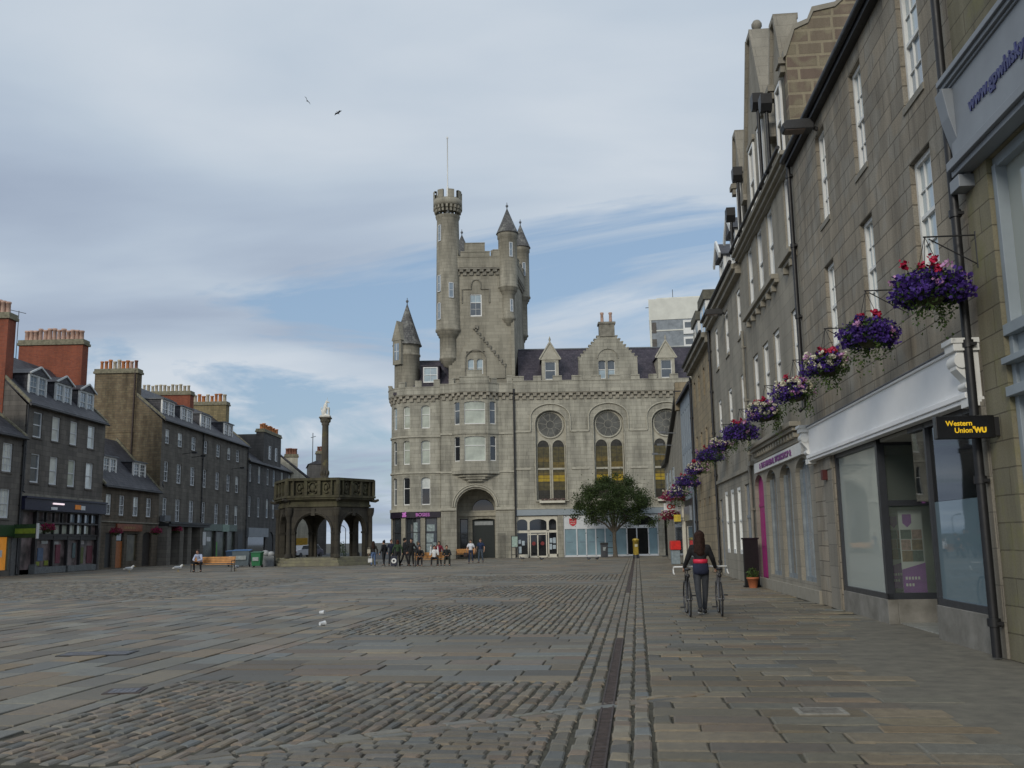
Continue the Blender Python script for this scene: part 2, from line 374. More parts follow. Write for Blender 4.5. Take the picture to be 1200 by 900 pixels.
PGL = pane('curtain and sky pane', (.42,.45,.38)); PGB = pane('painted sky pane', (.34,.42,.46)); PDK = pane('dark pane', (.02,.022,.026)); PMD = pane('dim pane', (.09,.105,.12)); PWH = pane('white blind pane', (.62,.64,.6)); PBL = pane('blue grey pane', (.2,.25,.3))  # sky reflection is painted into the blue panes, and with curtains into the greenish
PSK = pane('black glass', (.006,.007,.009), .04)
SOIL = M('dirt joint', (.04,.036,.027), .95, var=.4, scale=8, bump=.5, bscale=60, col2=(.065,.06,.04))
MOSS = ashlar('mossy carved sandstone', (.1,.09,.056), (.07,.064,.044), (.04,.036,.028), .8, .5, .006, .95, .5, .55, lichen=(.11,.108,.06), spk=.35)
SAND = ashlar('blackened sandstone', (.075,.067,.052), (.055,.05,.042), (.035,.032,.027), .8, .42, .008, .95, .5, .5, spk=.3)
STEP = M('worn step stone', (.22,.2,.165), .9, var=.3, scale=2.5, bump=.3, bscale=30, col2=(.19,.18,.11))
STAT = M('white marble', (.68,.66,.6), .6, var=.15, scale=5)
WOOD = M('varnished pine', (.5,.24,.07), .45, var=.25, scale=4, bump=.15, bscale=30)
ORW = M('orange brown door paint', (.34,.11,.025), .5, var=.15)

# ---------------------------------------------------------------- sky and light
w = bpy.data.worlds.new('World'); SC.world = w; w.use_nodes = True; nt = w.node_tree; nt.nodes.clear()
SUN_EL, SUN_ROT = R(24), R(205)      # behind the photographer, a little to the left, veiled by cloud
out = N(nt, 'OutputWorld'); bg = N(nt, 'Background'); bg.inputs[1].default_value = .1; L(nt, bg.outputs[0], out.inputs[0])
sky = N(nt, 'TexSky'); sky.sky_type = 'NISHITA'; sky.sun_disc = False; sky.sun_elevation = SUN_EL; sky.sun_rotation = SUN_ROT; sky.air_density = 1.2; sky.dust_density = 1.5
tc = N(nt, 'TexCoord'); sp = N(nt, 'SeparateXYZ'); L(nt, tc.outputs['Generated'], sp.inputs[0])
zz = math_(nt, 'ADD', math_(nt, 'MAXIMUM', sp.outputs[2], 0.), .12)
cb = N(nt, 'CombineXYZ'); L(nt, math_(nt, 'DIVIDE', sp.outputs[0], zz), cb.inputs[0]); L(nt, math_(nt, 'DIVIDE', sp.outputs[1], zz), cb.inputs[1])
mp = N(nt, 'Mapping'); mp.inputs['Location'].default_value = (3.3, 1.7, 0); mp.inputs['Scale'].default_value = (.8, 1.15, 1); mp.inputs['Rotation'].default_value = (0, 0, R(12)); L(nt, cb.outputs[0], mp.inputs[0])
n1 = N(nt, 'TexNoise', i_Scale=.8, i_Detail=10., i_Roughness=.6, i_Distortion=.8); L(nt, mp.outputs[0], n1.inputs['Vector'])
n2 = N(nt, 'TexNoise', i_Scale=1.1, i_Detail=7., i_Roughness=.45, i_Distortion=.3); mp2 = N(nt, 'Mapping'); mp2.inputs['Location'].default_value = (-7.1, 9.3, 2); mp2.inputs['Scale'].default_value = (.7, 1.2, 1); L(nt, cb.outputs[0], mp2.inputs[0]); L(nt, mp2.outputs[0], n2.inputs['Vector'])
el = sp.outputs[2]
cover = math_(nt, 'ADD', n1.outputs[0], ramp(nt, el, [(.0, .04), (.06, .0), (.2, .03), (.32, .12), (.5, .3)]))
mask = ramp(nt, cover, [(.44, 0.), (.54, 1.)])
shade = ramp(nt, math_(nt, 'ADD', n2.outputs[0], ramp(nt, el, [(.05, .0), (.28, .06), (.5, .16)])), [(.38, (3.5,4.2,5.35)), (.5, (4.3,5.1,6.2)), (.58, (5.0,5.8,6.75)), (.72, (6.2,6.8,7.5))])
blue = mixc(nt, .6, sky.outputs[0], (3.1, 4.5, 6.6))
L(nt, mixc(nt, mask, blue, shade), bg.inputs[0])
sun = bpy.data.objects.new('sun', bpy.data.lights.new('sun', 'SUN')); COL.objects.link(sun)
sun.data.energy = 1.45; sun.data.angle = R(16); sun.data.color = (1, .94, .82)
az = SUN_ROT
sd = Vector((math.sin(az)*math.cos(SUN_EL), math.cos(az)*math.cos(SUN_EL), math.sin(SUN_EL)))
sun.rotation_euler = sd.to_track_quat('Z', 'Y').to_euler(); sun.location = (0, -30, 40)
SC.view_settings.view_transform = 'Standard'; SC.view_settings.look = 'None'; SC.view_settings.gamma = 1; SC.view_settings.exposure = 0
SC.cycles.max_bounces = 6; SC.cycles.diffuse_bounces = 3; SC.cycles.glossy_bounces = 3; SC.cycles.transparent_max_bounces = 12; SC.cycles.use_denoising = True

# ---------------------------------------------------------------- ground
g = MB(); g.add([(-1500,-300,-.016),(1500,-300,-.016),(1500,3000,-.016),(-1500,3000,-.016)], [(0,1,2,3)])
tag(g.build('ground', SOIL), kind='structure')
O = Vector((.545, 7.02)); TA = Vector((.126, .992)).normalized(); TB = Vector((-TA.y, TA.x))
P0 = Vector((6.188, 12.379)); TR = Vector((.0877, .99615)).normalized()
def ab(x, y): v = Vector((x, y)) - O; return v.dot(TA), v.dot(TB)
def rs(x, y):  # distance in front of the right-hand facades
    v = Vector((x, y)) - P0; return v.dot(TR), v.x*(-TR.y) + v.y*TR.x
PALS = [(.2,.192,.178),(.175,.178,.18),(.21,.182,.152),(.225,.2,.165),(.19,.165,.14),(.165,.155,.145),(.205,.172,.152),(.18,.178,.17),(.2,.19,.168),(.152,.155,.158)]
class Stones:
    def __init__(s): s.v = []; s.f = []; s.c = []
    def stone(s, c, t, ln, wd, jit=.006, tone=1., top=0., bev=.012, pal=PALS):
        """one sett or slab: centre c, long axis t, top slightly tilted with worn edges"""
        n = Vector((-t.y, t.x)); h = top + rng.uniform(-.5, .5)*jit; ta = rng.uniform(-.3,.3)*jit; tb = rng.uniform(-.3,.3)*jit
        b = len(s.v); q = [(-1,-1),(1,-1),(1,1),(-1,1)]
        jl = [rng.uniform(-.5,.5)*bev for _ in range(8)]
        for i, (x, y) in enumerate(q):
            p = c + t*(x*(ln/2-bev) + jl[i]) + n*(y*(wd/2-bev) + jl[i+4]); s.v.append((p.x, p.y, h + x*ta + y*tb))
        for i, (x, y) in enumerate(q):
            p = c + t*(x*(ln/2-bev*.25) + jl[i]) + n*(y*(wd/2-bev*.25) + jl[i+4]); s.v.append((p.x, p.y, h + x*ta + y*tb - bev*.45))
        for i, (x, y) in enumerate(q):
            p = c + t*(x*ln/2 + jl[i]) + n*(y*wd/2 + jl[i+4]); s.v.append((p.x, p.y, -.018))
        s.f += [(b,b+1,b+2,b+3)] + [(b+j+i, b+j+4+i, b+j+4+(i+1) % 4, b+j+(i+1) % 4) for j in (0, 4) for i in range(4)]
        k = rng.choice(pal); m = tone*rng.uniform(.74, 1.18); hh_ = rng.gauss(0, .045); s.c += [(k[0]*m*(1.05+hh_), k[1]*m, k[2]*m*(.87-hh_), 1)]*12
    def build(s, name, mat):
        me = bpy.data.meshes.new(name); me.from_pydata(s.v, [], s.f); at = me.color_attributes.new('stone', 'FLOAT_COLOR', 'POINT')
        at.data.foreach_set('color', np.array(s.c, dtype=np.float32).ravel()); me.materials.append(mat); me.update(); return place(me, name)
m, nt, b = newmat('worn paving stone')
va = N(nt, 'VertexColor', layer_name='stone'); tc = N(nt, 'TexCoord')
n1 = N(nt, 'TexNoise', i_Scale=9., i_Detail=8., i_Roughness=.7); n2 = N(nt, 'TexNoise', i_Scale=.35, i_Detail=5.); n3 = N(nt, 'TexNoise', i_Scale=140., i_Detail=3.)
for n in (n1, n2, n3): L(nt, tc.outputs['Object'], n.inputs['Vector'])
c = mixc(nt, 1., va.outputs[0], ramp(nt, n1.outputs[0], [(.25, .62), (.5, .95), (.75, 1.25)]), 'MULTIPLY')
c = mixc(nt, 1., c, ramp(nt, n2.outputs[0], [(.3, .78), (.7, 1.12)]), 'MULTIPLY')
c = mixc(nt, 1., c, ramp(nt, n3.outputs[0], [(.3, .82), (.7, 1.15)]), 'MULTIPLY')
L(nt, c, b.inputs['Base Color']); L(nt, ramp(nt, n1.outputs[0], [(.3, .5), (.7, .78)]), b.inputs['Roughness']); b.inputs['Specular IOR Level'].default_value = .45
hh = math_(nt, 'ADD', n1.outputs[0], math_(nt, 'MULTIPLY', n3.outputs[0], .3)); bp = N(nt, 'Bump', i_Strength=.5, i_Distance=.02); L(nt, hh, bp.inputs['Height']); L(nt, bp.outputs[0], b.inputs['Normal'])
PAV = m
S = Stones()
def region(S, a0, a1, b0, b1, along, wd, l0, l1, gap, pred=None, rot=0., jit=.006, tone=1., bev=.012, pal=PALS):
    """rows of stones; along 'a' = rows run with the drain, 'b' = rows run across the square"""
    if along == 'a': T = TA; Nn = TB; s0, s1, r0, r1 = a0, a1, b0, b1; base = lambda s, r: O + TA*s + TB*r
    else: T = TB; Nn = TA; s0, s1, r0, r1 = b0, b1, a0, a1; base = lambda s, r: O + TB*s + TA*r
    if rot: c_, s_ = math.cos(rot), math.sin(rot); T = Vector((T.x*c_-T.y*s_, T.x*s_+T.y*c_)); Nn = Vector((-T.y, T.x)); piv = base((s0+s1)/2, (r0+r1)/2); hw = (s1-s0)/2+1.5; hr = (r1-r0)/2+1.5
    r = -hr if rot else r0
    R1_ = hr if rot else r1
    while r < R1_ - .02:
        w_ = min(wd*rng.uniform(.86, 1.16), R1_ - r) if not rot else wd*rng.uniform(.88, 1.12)
        if R1_ - r - w_ < wd*.35 and not rot: w_ = R1_ - r
        s = -hw if rot else s0
        S1_ = hw if rot else s1
        s_first = True
        while s < S1_ - .02:
            ln = rng.uniform(l0, l1) * (rng.uniform(.4, 1) if s_first else 1); s_first = False; ln = min(ln, S1_ - s) 
            if S1_ - s - ln < l0*.4: ln = S1_ - s
            p = (piv + T*(s+ln/2) + Nn*(r+w_/2)) if rot else base(s+ln/2, r+w_/2)
            ok = True
            if rot:
                a_, b_ = ab(p.x, p.y); ok = a0 <= a_ <= a1 and b0 <= b_ <= b1
            if ok and (pred is None or pred(p.x, p.y)): S.stone(p, T, ln-gap*rng.uniform(.35,.8), w_-gap*rng.uniform(1.,1.8), jit, tone, bev=bev, pal=pal)
            s += ln
        r += w_
def wedge_line(x, y):  # diagonal chain of setts that splits the near panel
    return y - (7.27 + (x + 2.83)*.63)
inR = lambda x, y: rs(x, y)[1] > .02
def tarm(x, y):
    s, d = rs(x, y); lim = 1.95 + .05*math.sin(s*2.1) - max(0, s-1.5)*.36
    return d < lim and s < 7
dr = lambda a: 1.
# beside the drain
for (b0, b1) in ((.065, .24), (.24, .41), (-.24, -.065), (-.41, -.24)):
    region(S, -4, 80, b0, b1, 'a', b1-b0, .16, .34, .022, jit=.012, bev=.018)
region(S, 8.9, 22, -.065, .065, 'a', .13, .14, .26, .015, jit=.01)
# pavement on the right of the drain
pr = lambda x, y: inR(x, y) and not tarm(x, y)
PR = [(.2,.184,.15),(.182,.168,.14),(.19,.168,.138),(.165,.162,.152),(.205,.18,.145),(.155,.152,.145),(.188,.16,.136),(.176,.164,.138)]
region(S, -4, 80, -7.4, -.42, 'b', .35, .4, .95, .024, pr, jit=.011, bev=.017, pal=PR)
# near panel of setts
dk = [(.185,.175,.162),(.155,.155,.155),(.195,.165,.145),(.2,.175,.145),(.165,.148,.132),(.145,.142,.14),(.195,.168,.15),(.17,.165,.155)]
region(S, -4, 3.4, .42, 6.2, 'b', .15, .15, .3, .016, lambda x, y: wedge_line(x, y) < -.1, jit=.01, bev=.02, pal=dk)
region(S, 0, 4.1, .34, 5.05, 'a', .145, .15, .32, .02, lambda x, y: wedge_line(x, y) > .09, rot=-.06, jit=.011, bev=.022, pal=dk)
for k in range(16):  # the diagonal chain
    t0 = -3.1 + k*.31; c0 = Vector((t0+.155, 7.27+(t0+.155+2.83)*.63)); tt = Vector((1, .63)).normalized()
    for sgn in (-1, 1): S.stone(c0 + Vector((-tt.y, tt.x))*sgn*.07, tt, .33, .12, .01, 1.1)
region(S, 4.1, 9.6, .42, 5.05, 'b', .46, .6, 1.2, .024, jit=.01, bev=.014)
region(S, 9.6, 17.2, .42, 5.05, 'a', .15, .2, .38, .026, jit=.014, bev=.018, tone=1.05)
region(S, 17.2, 20.5, 2.6, 5.05, 'b', .46, .7, 1.25, .02, jit=.01)
region(S, 17.2, 20.5, .42, 2.6, 'a', .16, .2, .4, .026, jit=.014, bev=.018, tone=1.05)
region(S, 20.5, 27, .42, 5.05, 'a', .16, .2, .4, .026, jit=.014, bev=.018)
region(S, 27, 31, .42, 12, 'b', .46, .7, 1.25, .02, jit=.01)
region(S, 31, 37, .42, 9, 'a', .2, .25, .45, .03, jit=.012)
region(S, 37, 46, .42, 14, 'b', .5, .8, 1.4, .022, jit=.01)
region(S, 46, 82, .42, 14, 'b', .55, .9, 1.5, .024, jit=.01)
# border strip, then the wide slab field on the left
region(S, -4, 27, 5.05, 5.3, 'a', .25, .5, 1., .02, jit=.008)
L0x = lambda x, y: x > -30.5
region(S, -4, 17, 5.3, 14, 'a', .5, .6, 1.2, .024, L0x, jit=.012, bev=.014)
region(S, 17, 27, 5.3, 14, 'b', .5, .6, 1.2, .024, L0x, jit=.012, bev=.014)
region(S, 27, 31, 12, 14, 'a', .5, .8, 1.4, .02, jit=.01)
region(S, 31, 37, 9, 14, 'a', .5, .8, 1.4, .02, jit=.01)
region(S, 12, 21, 14, 28, 'a', .5, .8, 1.4, .02, L0x, jit=.01)
region(S, 21, 36, 14, 34, 'a', .2, .25, .45, .03, L0x, jit=.012, tone=.9)
region(S, 36, 82, 14, 42, 'b', .55, .9, 1.5, .024, L0x, jit=.01, tone=.95)
tag(S.build('paving', PAV), kind='structure')
# smooth patch of concrete by the near shopfront
TARM = M('trodden concrete', (.15,.138,.112), .8, var=.2, scale=3.5, bump=.25, bscale=70, col2=(.17,.155,.12))
mb = MB(); pts = []
for i in range(41):
    s = -8 + i*.375; d = 1.97 + .05*math.sin(s*2.1) - max(0, s-1.5)*.36
    q = P0 + TR*s; nn = Vector((-TR.y, TR.x)); pts.append((q + nn*(max(d, .02)+1.0), q + nn*-.6))
for (a, b_), (c_, d_) in zip(pts[:-1], pts[1:]): mb.quad((a.x,a.y,-.008), (b_.x,b_.y,-.008), (d_.x,d_.y,-.008), (c_.x,c_.y,-.008))
tag(mb.build('path', TARM), kind='structure')
# concrete skirt under the far streets so no bare soil shows
mb = MB(); mb.quad((-31,10,-.012), (-31,140,-.012), (-60,140,-.012), (-60,10,-.012)); mb.quad((-31,84,-.012), (26,84,-.012), (26,160,-.012), (-31,160,-.012))
tag(mb.build('road', M('asphalt', (.055,.055,.055), .9, var=.2, scale=4, bump=.3, bscale=80)), kind='structure')
# drain channel: rusty slotted iron grate lying between the setts
RUST = M('rusty iron grate', (.07,.05,.043), .6, metal=.4, var=.4, scale=12, bump=.3, bscale=90)
def drain(a0, a1):
    mb = MB(); X = Matrix(((TA.x, TB.x, 0, O.x), (TA.y, TB.y, 0, O.y), (0, 0, 1, 0), (0, 0, 0, 1))); mb.X = X
    mb.box(a0, a1, -.062, .062, -.05, -.014)
    for sg in (-1, 1): mb.box(a0, a1, sg*.045, sg*.062, -.014, .002)
    a = a0
    while a < a1:
        mb.box(a, a+.03, -.045, .045, -.014, -.002); a += .05
    return mb.build('drain_channel', RUST)
tag(drain(-3, 8.85), 'rusty iron drain channel running up the middle of the near setts', 'drain')
tag(drain(22.2, 70), 'far straight run of the iron drain channel leading to the tree', 'drain')
def cover(x, y, w, d, ang, lab, rnd=False, frame=None, plate=None):
    t = thing('access_cover', lab, 'access cover', (x, y, 0), ang); mb = MB(); mb.box(-w/2, w/2, -d/2, d/2, -.03, .009)
    for i in range(int(w/.06)): mb.box(-w/2+.03+i*.06, -w/2+.055+i*.06, -d/2+.03, d/2-.03, .009, .0115)
    mb.build('plate', plate or M('grey iron plate', (.13,.13,.145), .5, metal=.3, var=.25), t)
    fr = MB()
    for q in ((-w/2-.05,w/2+.05,-d/2-.05,-d/2-.004),(-w/2-.05,w/2+.05,d/2+.004,d/2+.05),(-w/2-.05,-w/2-.004,-d/2,d/2),(w/2+.004,w/2+.05,-d/2,d/2)): fr.box(*q, -.03, .007)
    fr.build('frame', frame or BLK, t)
cover(-6.3, 14.83, .95, .42, R(2), 'grey rectangular iron cover in the slabs left of the near setts')
cover(-4.35, 11.0, .3, .3, R(8), 'small rusty square cover among the dark near setts', frame=RUST)
cover(2.75, 9.05, .34, .24, R(-5), 'small stone-filled cover framed in pale mortar on the right-hand pavement', frame=M('pale mortar', (.27,.255,.22), .95, var=.3, scale=9), plate=M('stone infill', (.17,.155,.13), .8, var=.3, scale=9))
# ================================================================ CITADEL
CY = 87.
cit = thing('stone_citadel', 'grey granite baronial citadel with a tall battlemented tower closing the square', 'building', (0, CY, 0))
arc = [(-8.9 - 2.5*math.sin(t), 2.5 - 2.5*math.cos(t)) for t in [PI/2*k/8 for k in range(8, -1, -1)]]
PA = Path([(-11.4, 14), ] + arc + [(0.05, 0)], 0); PA.u = [u - (PA.u[-1] - .05) for u in PA.u]   # u equals x on the flat front
uc = lambda th: -8.9 - 2.5*th
up_ops = [(-8.39,-7.57,11.82,13.95,.25),(uc(.345)-.33,uc(.345)+.33,11.82,13.9,.22),(uc(.93)-.33,uc(.93)+.33,11.8,13.9,.2)]
md_ops = [(a,b,8.53,10.72,r) for a,b,_,_,r in up_ops]; lo_ops = [(a,b,4.86,7.36,r) for a,b,_,_,r in up_ops]
more = [(-15.2,-14.5,11.82,13.9,.2),(-15.2,-14.5,8.53,10.7,.2),(-15.2,-14.5,4.86,7.35,.2)]
body = MB(); U0 = PA.u[0]
wall(body, PA, U0, -6.62, 4.25, 14.9, up_ops+md_ops+lo_ops+more, .2)
# slight projection under the tower
PB = straight(-6.62, .05, -.14)
ARCH = (-5.2, -1.68, 0, 6.25, 1.76)
wall(body, PB, -6.62, -5.2, 0, 4.6); wall(body, PB, -6.62, .05, 4.6, 14.9, [(-5.2, -1.68, 4.6-.001, 6.25, 1.65), (-4.6,-2.2,8.0,14.2)], .5)
wall(body, PB, -5.2, -1.68, 4.25, 4.6, [(-5.2,-1.68,4.2,4.61)], .5) if False else None
wall(body, PB, -1.68, .05, 0, 4.6)
body.box(-6.62, -6.6, -.14, .02, 0, 14.9)
# porch inside the arch: side walls, vault, back wall
for x, s in ((-5.2, 1), (-1.68, -1)):
    body.quad(*[(x, -.14, 0), (x, 2.6, 0), (x, 2.6, 4.6), (x, -.14, 4.6)][::s])
n = 14
for k in range(n):
    a, b = PI*k/n, PI*(k+1)/n; P = lambda t, y: (-3.44 - 1.76*math.cos(t), y, 4.6 + 1.65*math.sin(t)); body.quad(P(a, .36), P(b, .36), P(b, 2.6), P(a, 2.6))
wall(body, straight(-5.2, -1.68, 2.6), -5.2, -1.68, 0, 6.3, [(-5.05,-4.3,.1,3.6),(-3.9,-1.82,0,3.6,.12),(-3.9,-1.85,4.35,5.4,.95)], .25)
# hall front
HP = straight(.05, 24, 0)
HW = [(2.05, 4.85), (7.4, 10.15), (12.75, 15.5), (18.1, 20.85)]
wall(body, HP, .05, 24, 3.75, 14.9, [(a, b, 5.1, 13.25, 1.15) for a, b in HW], .38)
for a, b in ((3.9,4.42),(12.95,13.5),(16.8,17.4)): wall(body, HP, a, b, 0, 3.75)
for x in (3.9, 4.42, 12.95, 13.5): body.quad(*[(x, 0, 0), (x, .6, 0), (x, .6, 3.75), (x, 0, 3.75)][::(1 if x in (4.42, 13.5) else -1)])
body.add([(24,0,0),(24,14,0),(24,14,14.9),(24,0,14.9)], [(0,1,2,3)]); body.quad((24,14,0),(-11.4,14,0),(-11.4,14,14.9),(24,14,14.9))
body.box(-11.3, 24, 8, 8.2, .02, 15.5)
body.build('wall', GR, cit)
# recessed tracery plates (stone) behind the tall hall windows
tr = MB()
for a, b in HW:
    wall(tr, straight(a-.1, b+.1, .38), a-.1, b+.1, 5.0, 13.3)
tr.build('tracery_wall', TRIM, cit)
ROSE = M('leaded rose glass', (.06,.06,.055), .45, var=.5, scale=1.2, col2=(.1,.1,.09)); ST1 = M('amber lit stained glass', (.36,.25,.02), .3, var=.35, scale=2.5, bump=.1); ST2 = M('olive stained glass', (.085,.07,.028), .3, var=.5, scale=3.); ST3 = M('dark stained glass', (.04,.036,.028), .25, var=.5, scale=3.)  # bright amber paints light coming through into the stained glass colour
LEADM = M('dark lead came', (.03,.03,.03), .6)
for (a, b) in HW:
    cx = (a+b)/2
    rose = MB(); rose.k = 0; y = .36; rose.X = Matrix.Translation((cx, y, 11.97)) @ Matrix.Rotation(PI/2, 4, 'X')
    rose.cyl(0, 0, -.01, .012, 1.16, n=36)
    rose.k = 1
    ring = lambda r0, r1, z: rose.lathe(0, 0, [(r0, 0), (r0, z), (r1, z), (r1, 0)], 36, cap=False)
    ring(.34, .4, .035); 
    for k in range(9):
        t = 2*PI*k/9 + .2; rose.bar((.4*math.cos(t), .4*math.sin(t), .02), (1.12*math.cos(t), 1.12*math.sin(t), .02), .045, .035)
    for k in range(9):
        t = 2*PI*(k+.5)/9 + .2; c0 = Vector((.92*math.cos(t), .92*math.sin(t), .02))
        rose.tube([c0 + Vector((.2*math.cos(q+t), .25*math.sin(q+t), 0)) for q in np.linspace(-1.5, 1.5, 7)], .018, 4)
    rose.k = 2; rose.lathe(0, 0, [(1.12, 0), (1.12, .07), (1.27, .07), (1.27, 0)], 36, cap=False)
    rose.build('rose_window', [ROSE, M('worn tracery bar', (.24,.23,.2), .8), TRIM], cit)
    for sx in (-1, 1):
        x0, x1 = (cx-1.25, cx-.13) if sx < 0 else (cx+.13, cx+1.25); w_ = x1-x0
        lw = MB(); yy = .37
        def cell(z0, z1, k): lw.k = k; lw.quad((x0, yy-.006, z0), (x1, yy-.006, z0), (x1, yy-.006, z1), (x0, yy-.006, z1))
        cell(5.2, 6.0, 3); cell(6.0, 6.8, 1); cell(6.8, 7.35, 0); cell(7.35, 7.6, 2); cell(7.6, 7.88, 1); cell(8.02, 8.55, 1 if sx < 0 else 2); cell(8.55, 9.0, 2 if sx < 0 else 1); cell(9.0, 9.95, 1)
        lw.k = 3; m_ = (x0+x1)/2
        lw.add([(m_ - w_/2*math.cos(PI*k/12), yy-.006, 9.95 + .62*math.sin(PI*k/12)) for k in range(13)][::-1], [tuple(range(13))])
        lw.k = 4
        for z in np.arange(5.6, 10.3, .37): lw.box(x0, x1, yy-.022, yy-.004, z, z+.02)
        for xx in (x0+w_/2,): lw.box(xx-.012, xx+.012, yy-.022, yy-.004, 5.2, 10.5)
        lw.k = 5; lw.box(x0, x1, yy-.1, yy, 7.86, 8.03); lw.box(x0-.07, x0+.02, yy-.1, yy, 5.15, 9.95); lw.box(x1-.02, x1+.07, yy-.1, yy, 5.15, 9.95)
        P = [(m_ - (w_/2+.02)*math.cos(PI*k/12), yy-.05, 9.95 + .64*math.sin(PI*k/12)) for k in range(13)]; lw.tube(P, .055, 6)
        lw.build('lancet_window', [ST1, ST2, M('brown stained glass', (.15,.108,.028), .3, var=.4, scale=3.), ST3, LEADM, TRIM], cit)
# hood moulds, strings, base band, cornices
tm = MB()
for (a, b) in HW:
    m_ = (a+b)/2; h = 1.82; pts = [(m_-h, -.06, 11.35), (m_-h, -.06, 12.6)] + [(m_ - h*math.cos(PI*k/14), -.06, 12.65 + 1.25*math.sin(PI*k/14)) for k in range(1, 14)] + [(m_+h, -.06, 12.6), (m_+h, -.06, 11.35)]
    tm.tube(pts, .075, 6)
    pts = [(m_-1.42, -.03, 5.1), (m_-1.42, -.03, 12.1)] + [(m_ - 1.42*math.cos(PI*k/14), -.03, 12.12 + 1.2*math.sin(PI*k/14)) for k in range(1, 14)] + [(m_+1.42, -.03, 12.1), (m_+1.42, -.03, 5.1)]
    tm.tube(pts, .05, 6); tm.box(a-.1, b+.1, -.16, .3, 4.98, 5.1)
for a, b in ((.05, 1.63), (5.27, 6.95), (10.6, 12.3), (15.95, 17.65)):
    band(tm, HP, a, b, 11.28, 11.44, .08); band(tm, HP, a+(.0 if a < 1 else .05), b-.05, 7.86, 8.02, .07)
band(tm, PA, U0, -6.62, 11.0, 11.16, .1); band(tm, PB, -6.62, .05, 11.15, 11.3, .1)
band(tm, PA, U0, -6.62, 7.7, 7.85, .1); band(tm, PB, -6.62, -5.4, 7.66, 7.82, .1); band(tm, PB, -1.4, .05, 7.66, 7.82, .1)
band(tm, PA, U0, -6.62, 4.25, 4.5, .14); band(tm, PB, -6.62, -5.2, 4.3, 4.55, .16); band(tm, PB, -1.68, .05, 4.3, 4.55, .16)
tm.box(-5.2, -1.68, 2.45, 2.6, 3.85, 4.3); tm.box(-5.2, -1.68, 2.38, 2.6, 4.22, 4.34)
# arch rings
for r_, yq, q in ((1.93, -.2, .09), (2.12, -.17, .06)): tm.tube([(-3.44 - r_*math.cos(PI*k/16), yq, 4.62 + r_*.95*math.sin(PI*k/16)) for k in range(17)], q, 6)
tm.build('moulding', TRIM, cit)
# corbel table and parapet
cor = MB(); par = MB()
def corbels(pa, u0, u1, z, sp=.66, out=.24):
    u = u0 + sp/2; k = 0
    while u < u1 - .05:
        for (uu, zz, o_) in ((u, z, out*.55), (u+sp/2, z+.3, out)):
            if uu+.1 > u1: continue
            band(cor, pa, uu-.17, uu+.17, zz-.13, zz+.13, o_)
        u += sp; k += 1
    band(cor, pa, u0, u1, z+.13, z+.2, out*.5); band(cor, pa, u0, u1, z+.42, z+.56, out+.02)
corbels(PA, U0+.2, -6.62, 14.4); 
OR = Path([(-6.62, -.14), (-5.55, -.14), (-4.62, -.85), (-2.25, -.85), (-1.3, -.14), (.05, -.14)], 0)
OR.u = [u - (OR.u[-1] - .05) for u in OR.u]
corbels(OR, OR.u[0], OR.u[-1], 14.5); corbels(HP, .1, 24, 14.45)
cor.build('corbel_table', M('corbel granite', (.29,.265,.215), .88, var=.35, scale=2.2, bump=.2, bscale=40), cit)
def parapet(pa, u0, u1, z0, z1, merl, out=.3, th=.32, zm=.5):
    for a, b, zt in [(u0, u1, z1)] + merl:
        lo = z0 if (a, b) == (u0, u1) else z1
        us = cuts(pa, a, b)
        for p, q in zip(us[:-1], us[1:]):
            v = [pa.f(p,-out,lo), pa.f(q,-out,lo), pa.f(q,-out+th,lo), pa.f(p,-out+th,lo), pa.f(p,-out,zt), pa.f(q,-out,zt), pa.f(q,-out+th,zt), pa.f(p,-out+th,zt)]
            par.add(v, [(0,3,2,1),(4,5,6,7),(0,1,5,4),(1,2,6,5),(2,3,7,6),(3,0,4,7)])
        band(par, pa, a, b, zt, zt+.09, out+.04, -out+th+.04)
ms = [(-.2,1.1),(1.95,2.7),(3.75,4.6),(5.5,6.4),(7.3,8.2),(8.95,9.95),(10.95,11.75),(12.6,13.35),(14.55,15.3),(16.4,17.2),(18.2,19)]
parapet(HP, .08, 24, 14.95, 15.95, [(max(a,.1), b, 16.38) for a, b in ms])
parapet(PA, U0, -6.62, 14.9, 15.55, [(uc(1.5)-.2, uc(1.5)+.25, 16.05), (uc(.6), uc(.35), 16.05), (-9.1+.2, -8.3, 16.1), (-7.2, -6.63, 16.2)] + [(-14-k*1.7, -13.2-k*1.7, 16.) for k in range(5)])
ou = OR.u
parapet(OR, ou[0], ou[-1], 15.0, 15.75, [(ou[0]+.9, ou[0]+1.5, 16.2), (ou[2]-.1, ou[3]+.1, 16.3), (ou[3]+.35, ou[3]+.95, 16.15), (ou[-1]-.55, ou[-1]-.02, 16.45)])
parapet(OR, ou[2]+.55, ou[3]-.5, 16.39, 16.9, [])
par.build('parapet', GR, cit)
# oriel over the arch
oriel = MB(); o_ops = []
OV = Path([(-5.55, -.14), (-4.62, -.85), (-2.25, -.85), (-1.3, -.14)], 0.)
ow = [(.27,.93,.27),(OV.u[1]+.22,OV.u[1]+2.15,.3),(OV.u[2]+.22,OV.u[2]+.92,.27)]
for z0, z1 in ((12.05, 14.15), (8.7, 10.95)): o_ops += [(a, b, z0, z1, .18) for a, b, _ in ow]
wall(oriel, OV, 0, OV.u[-1], 7.65, 14.95, o_ops, .14); band(oriel, OV, 0, OV.u[-1], 11.14, 11.32, .09); band(oriel, OV, 0, OV.u[-1], 7.55, 7.85, .1)
for k, (zz, s_) in enumerate(((7.3, .82), (7.08, .62), (6.88, .42))):
    oriel.prism([(-3.43-2.1*s_, -.13), (-3.43-1.2*s_-.1, -.14-.7*s_), (-3.43+1.2*s_+.1, -.14-.7*s_), (-3.43+2.1*s_, -.13)], zz, zz+.27-(.05 if k else 0), 'z')
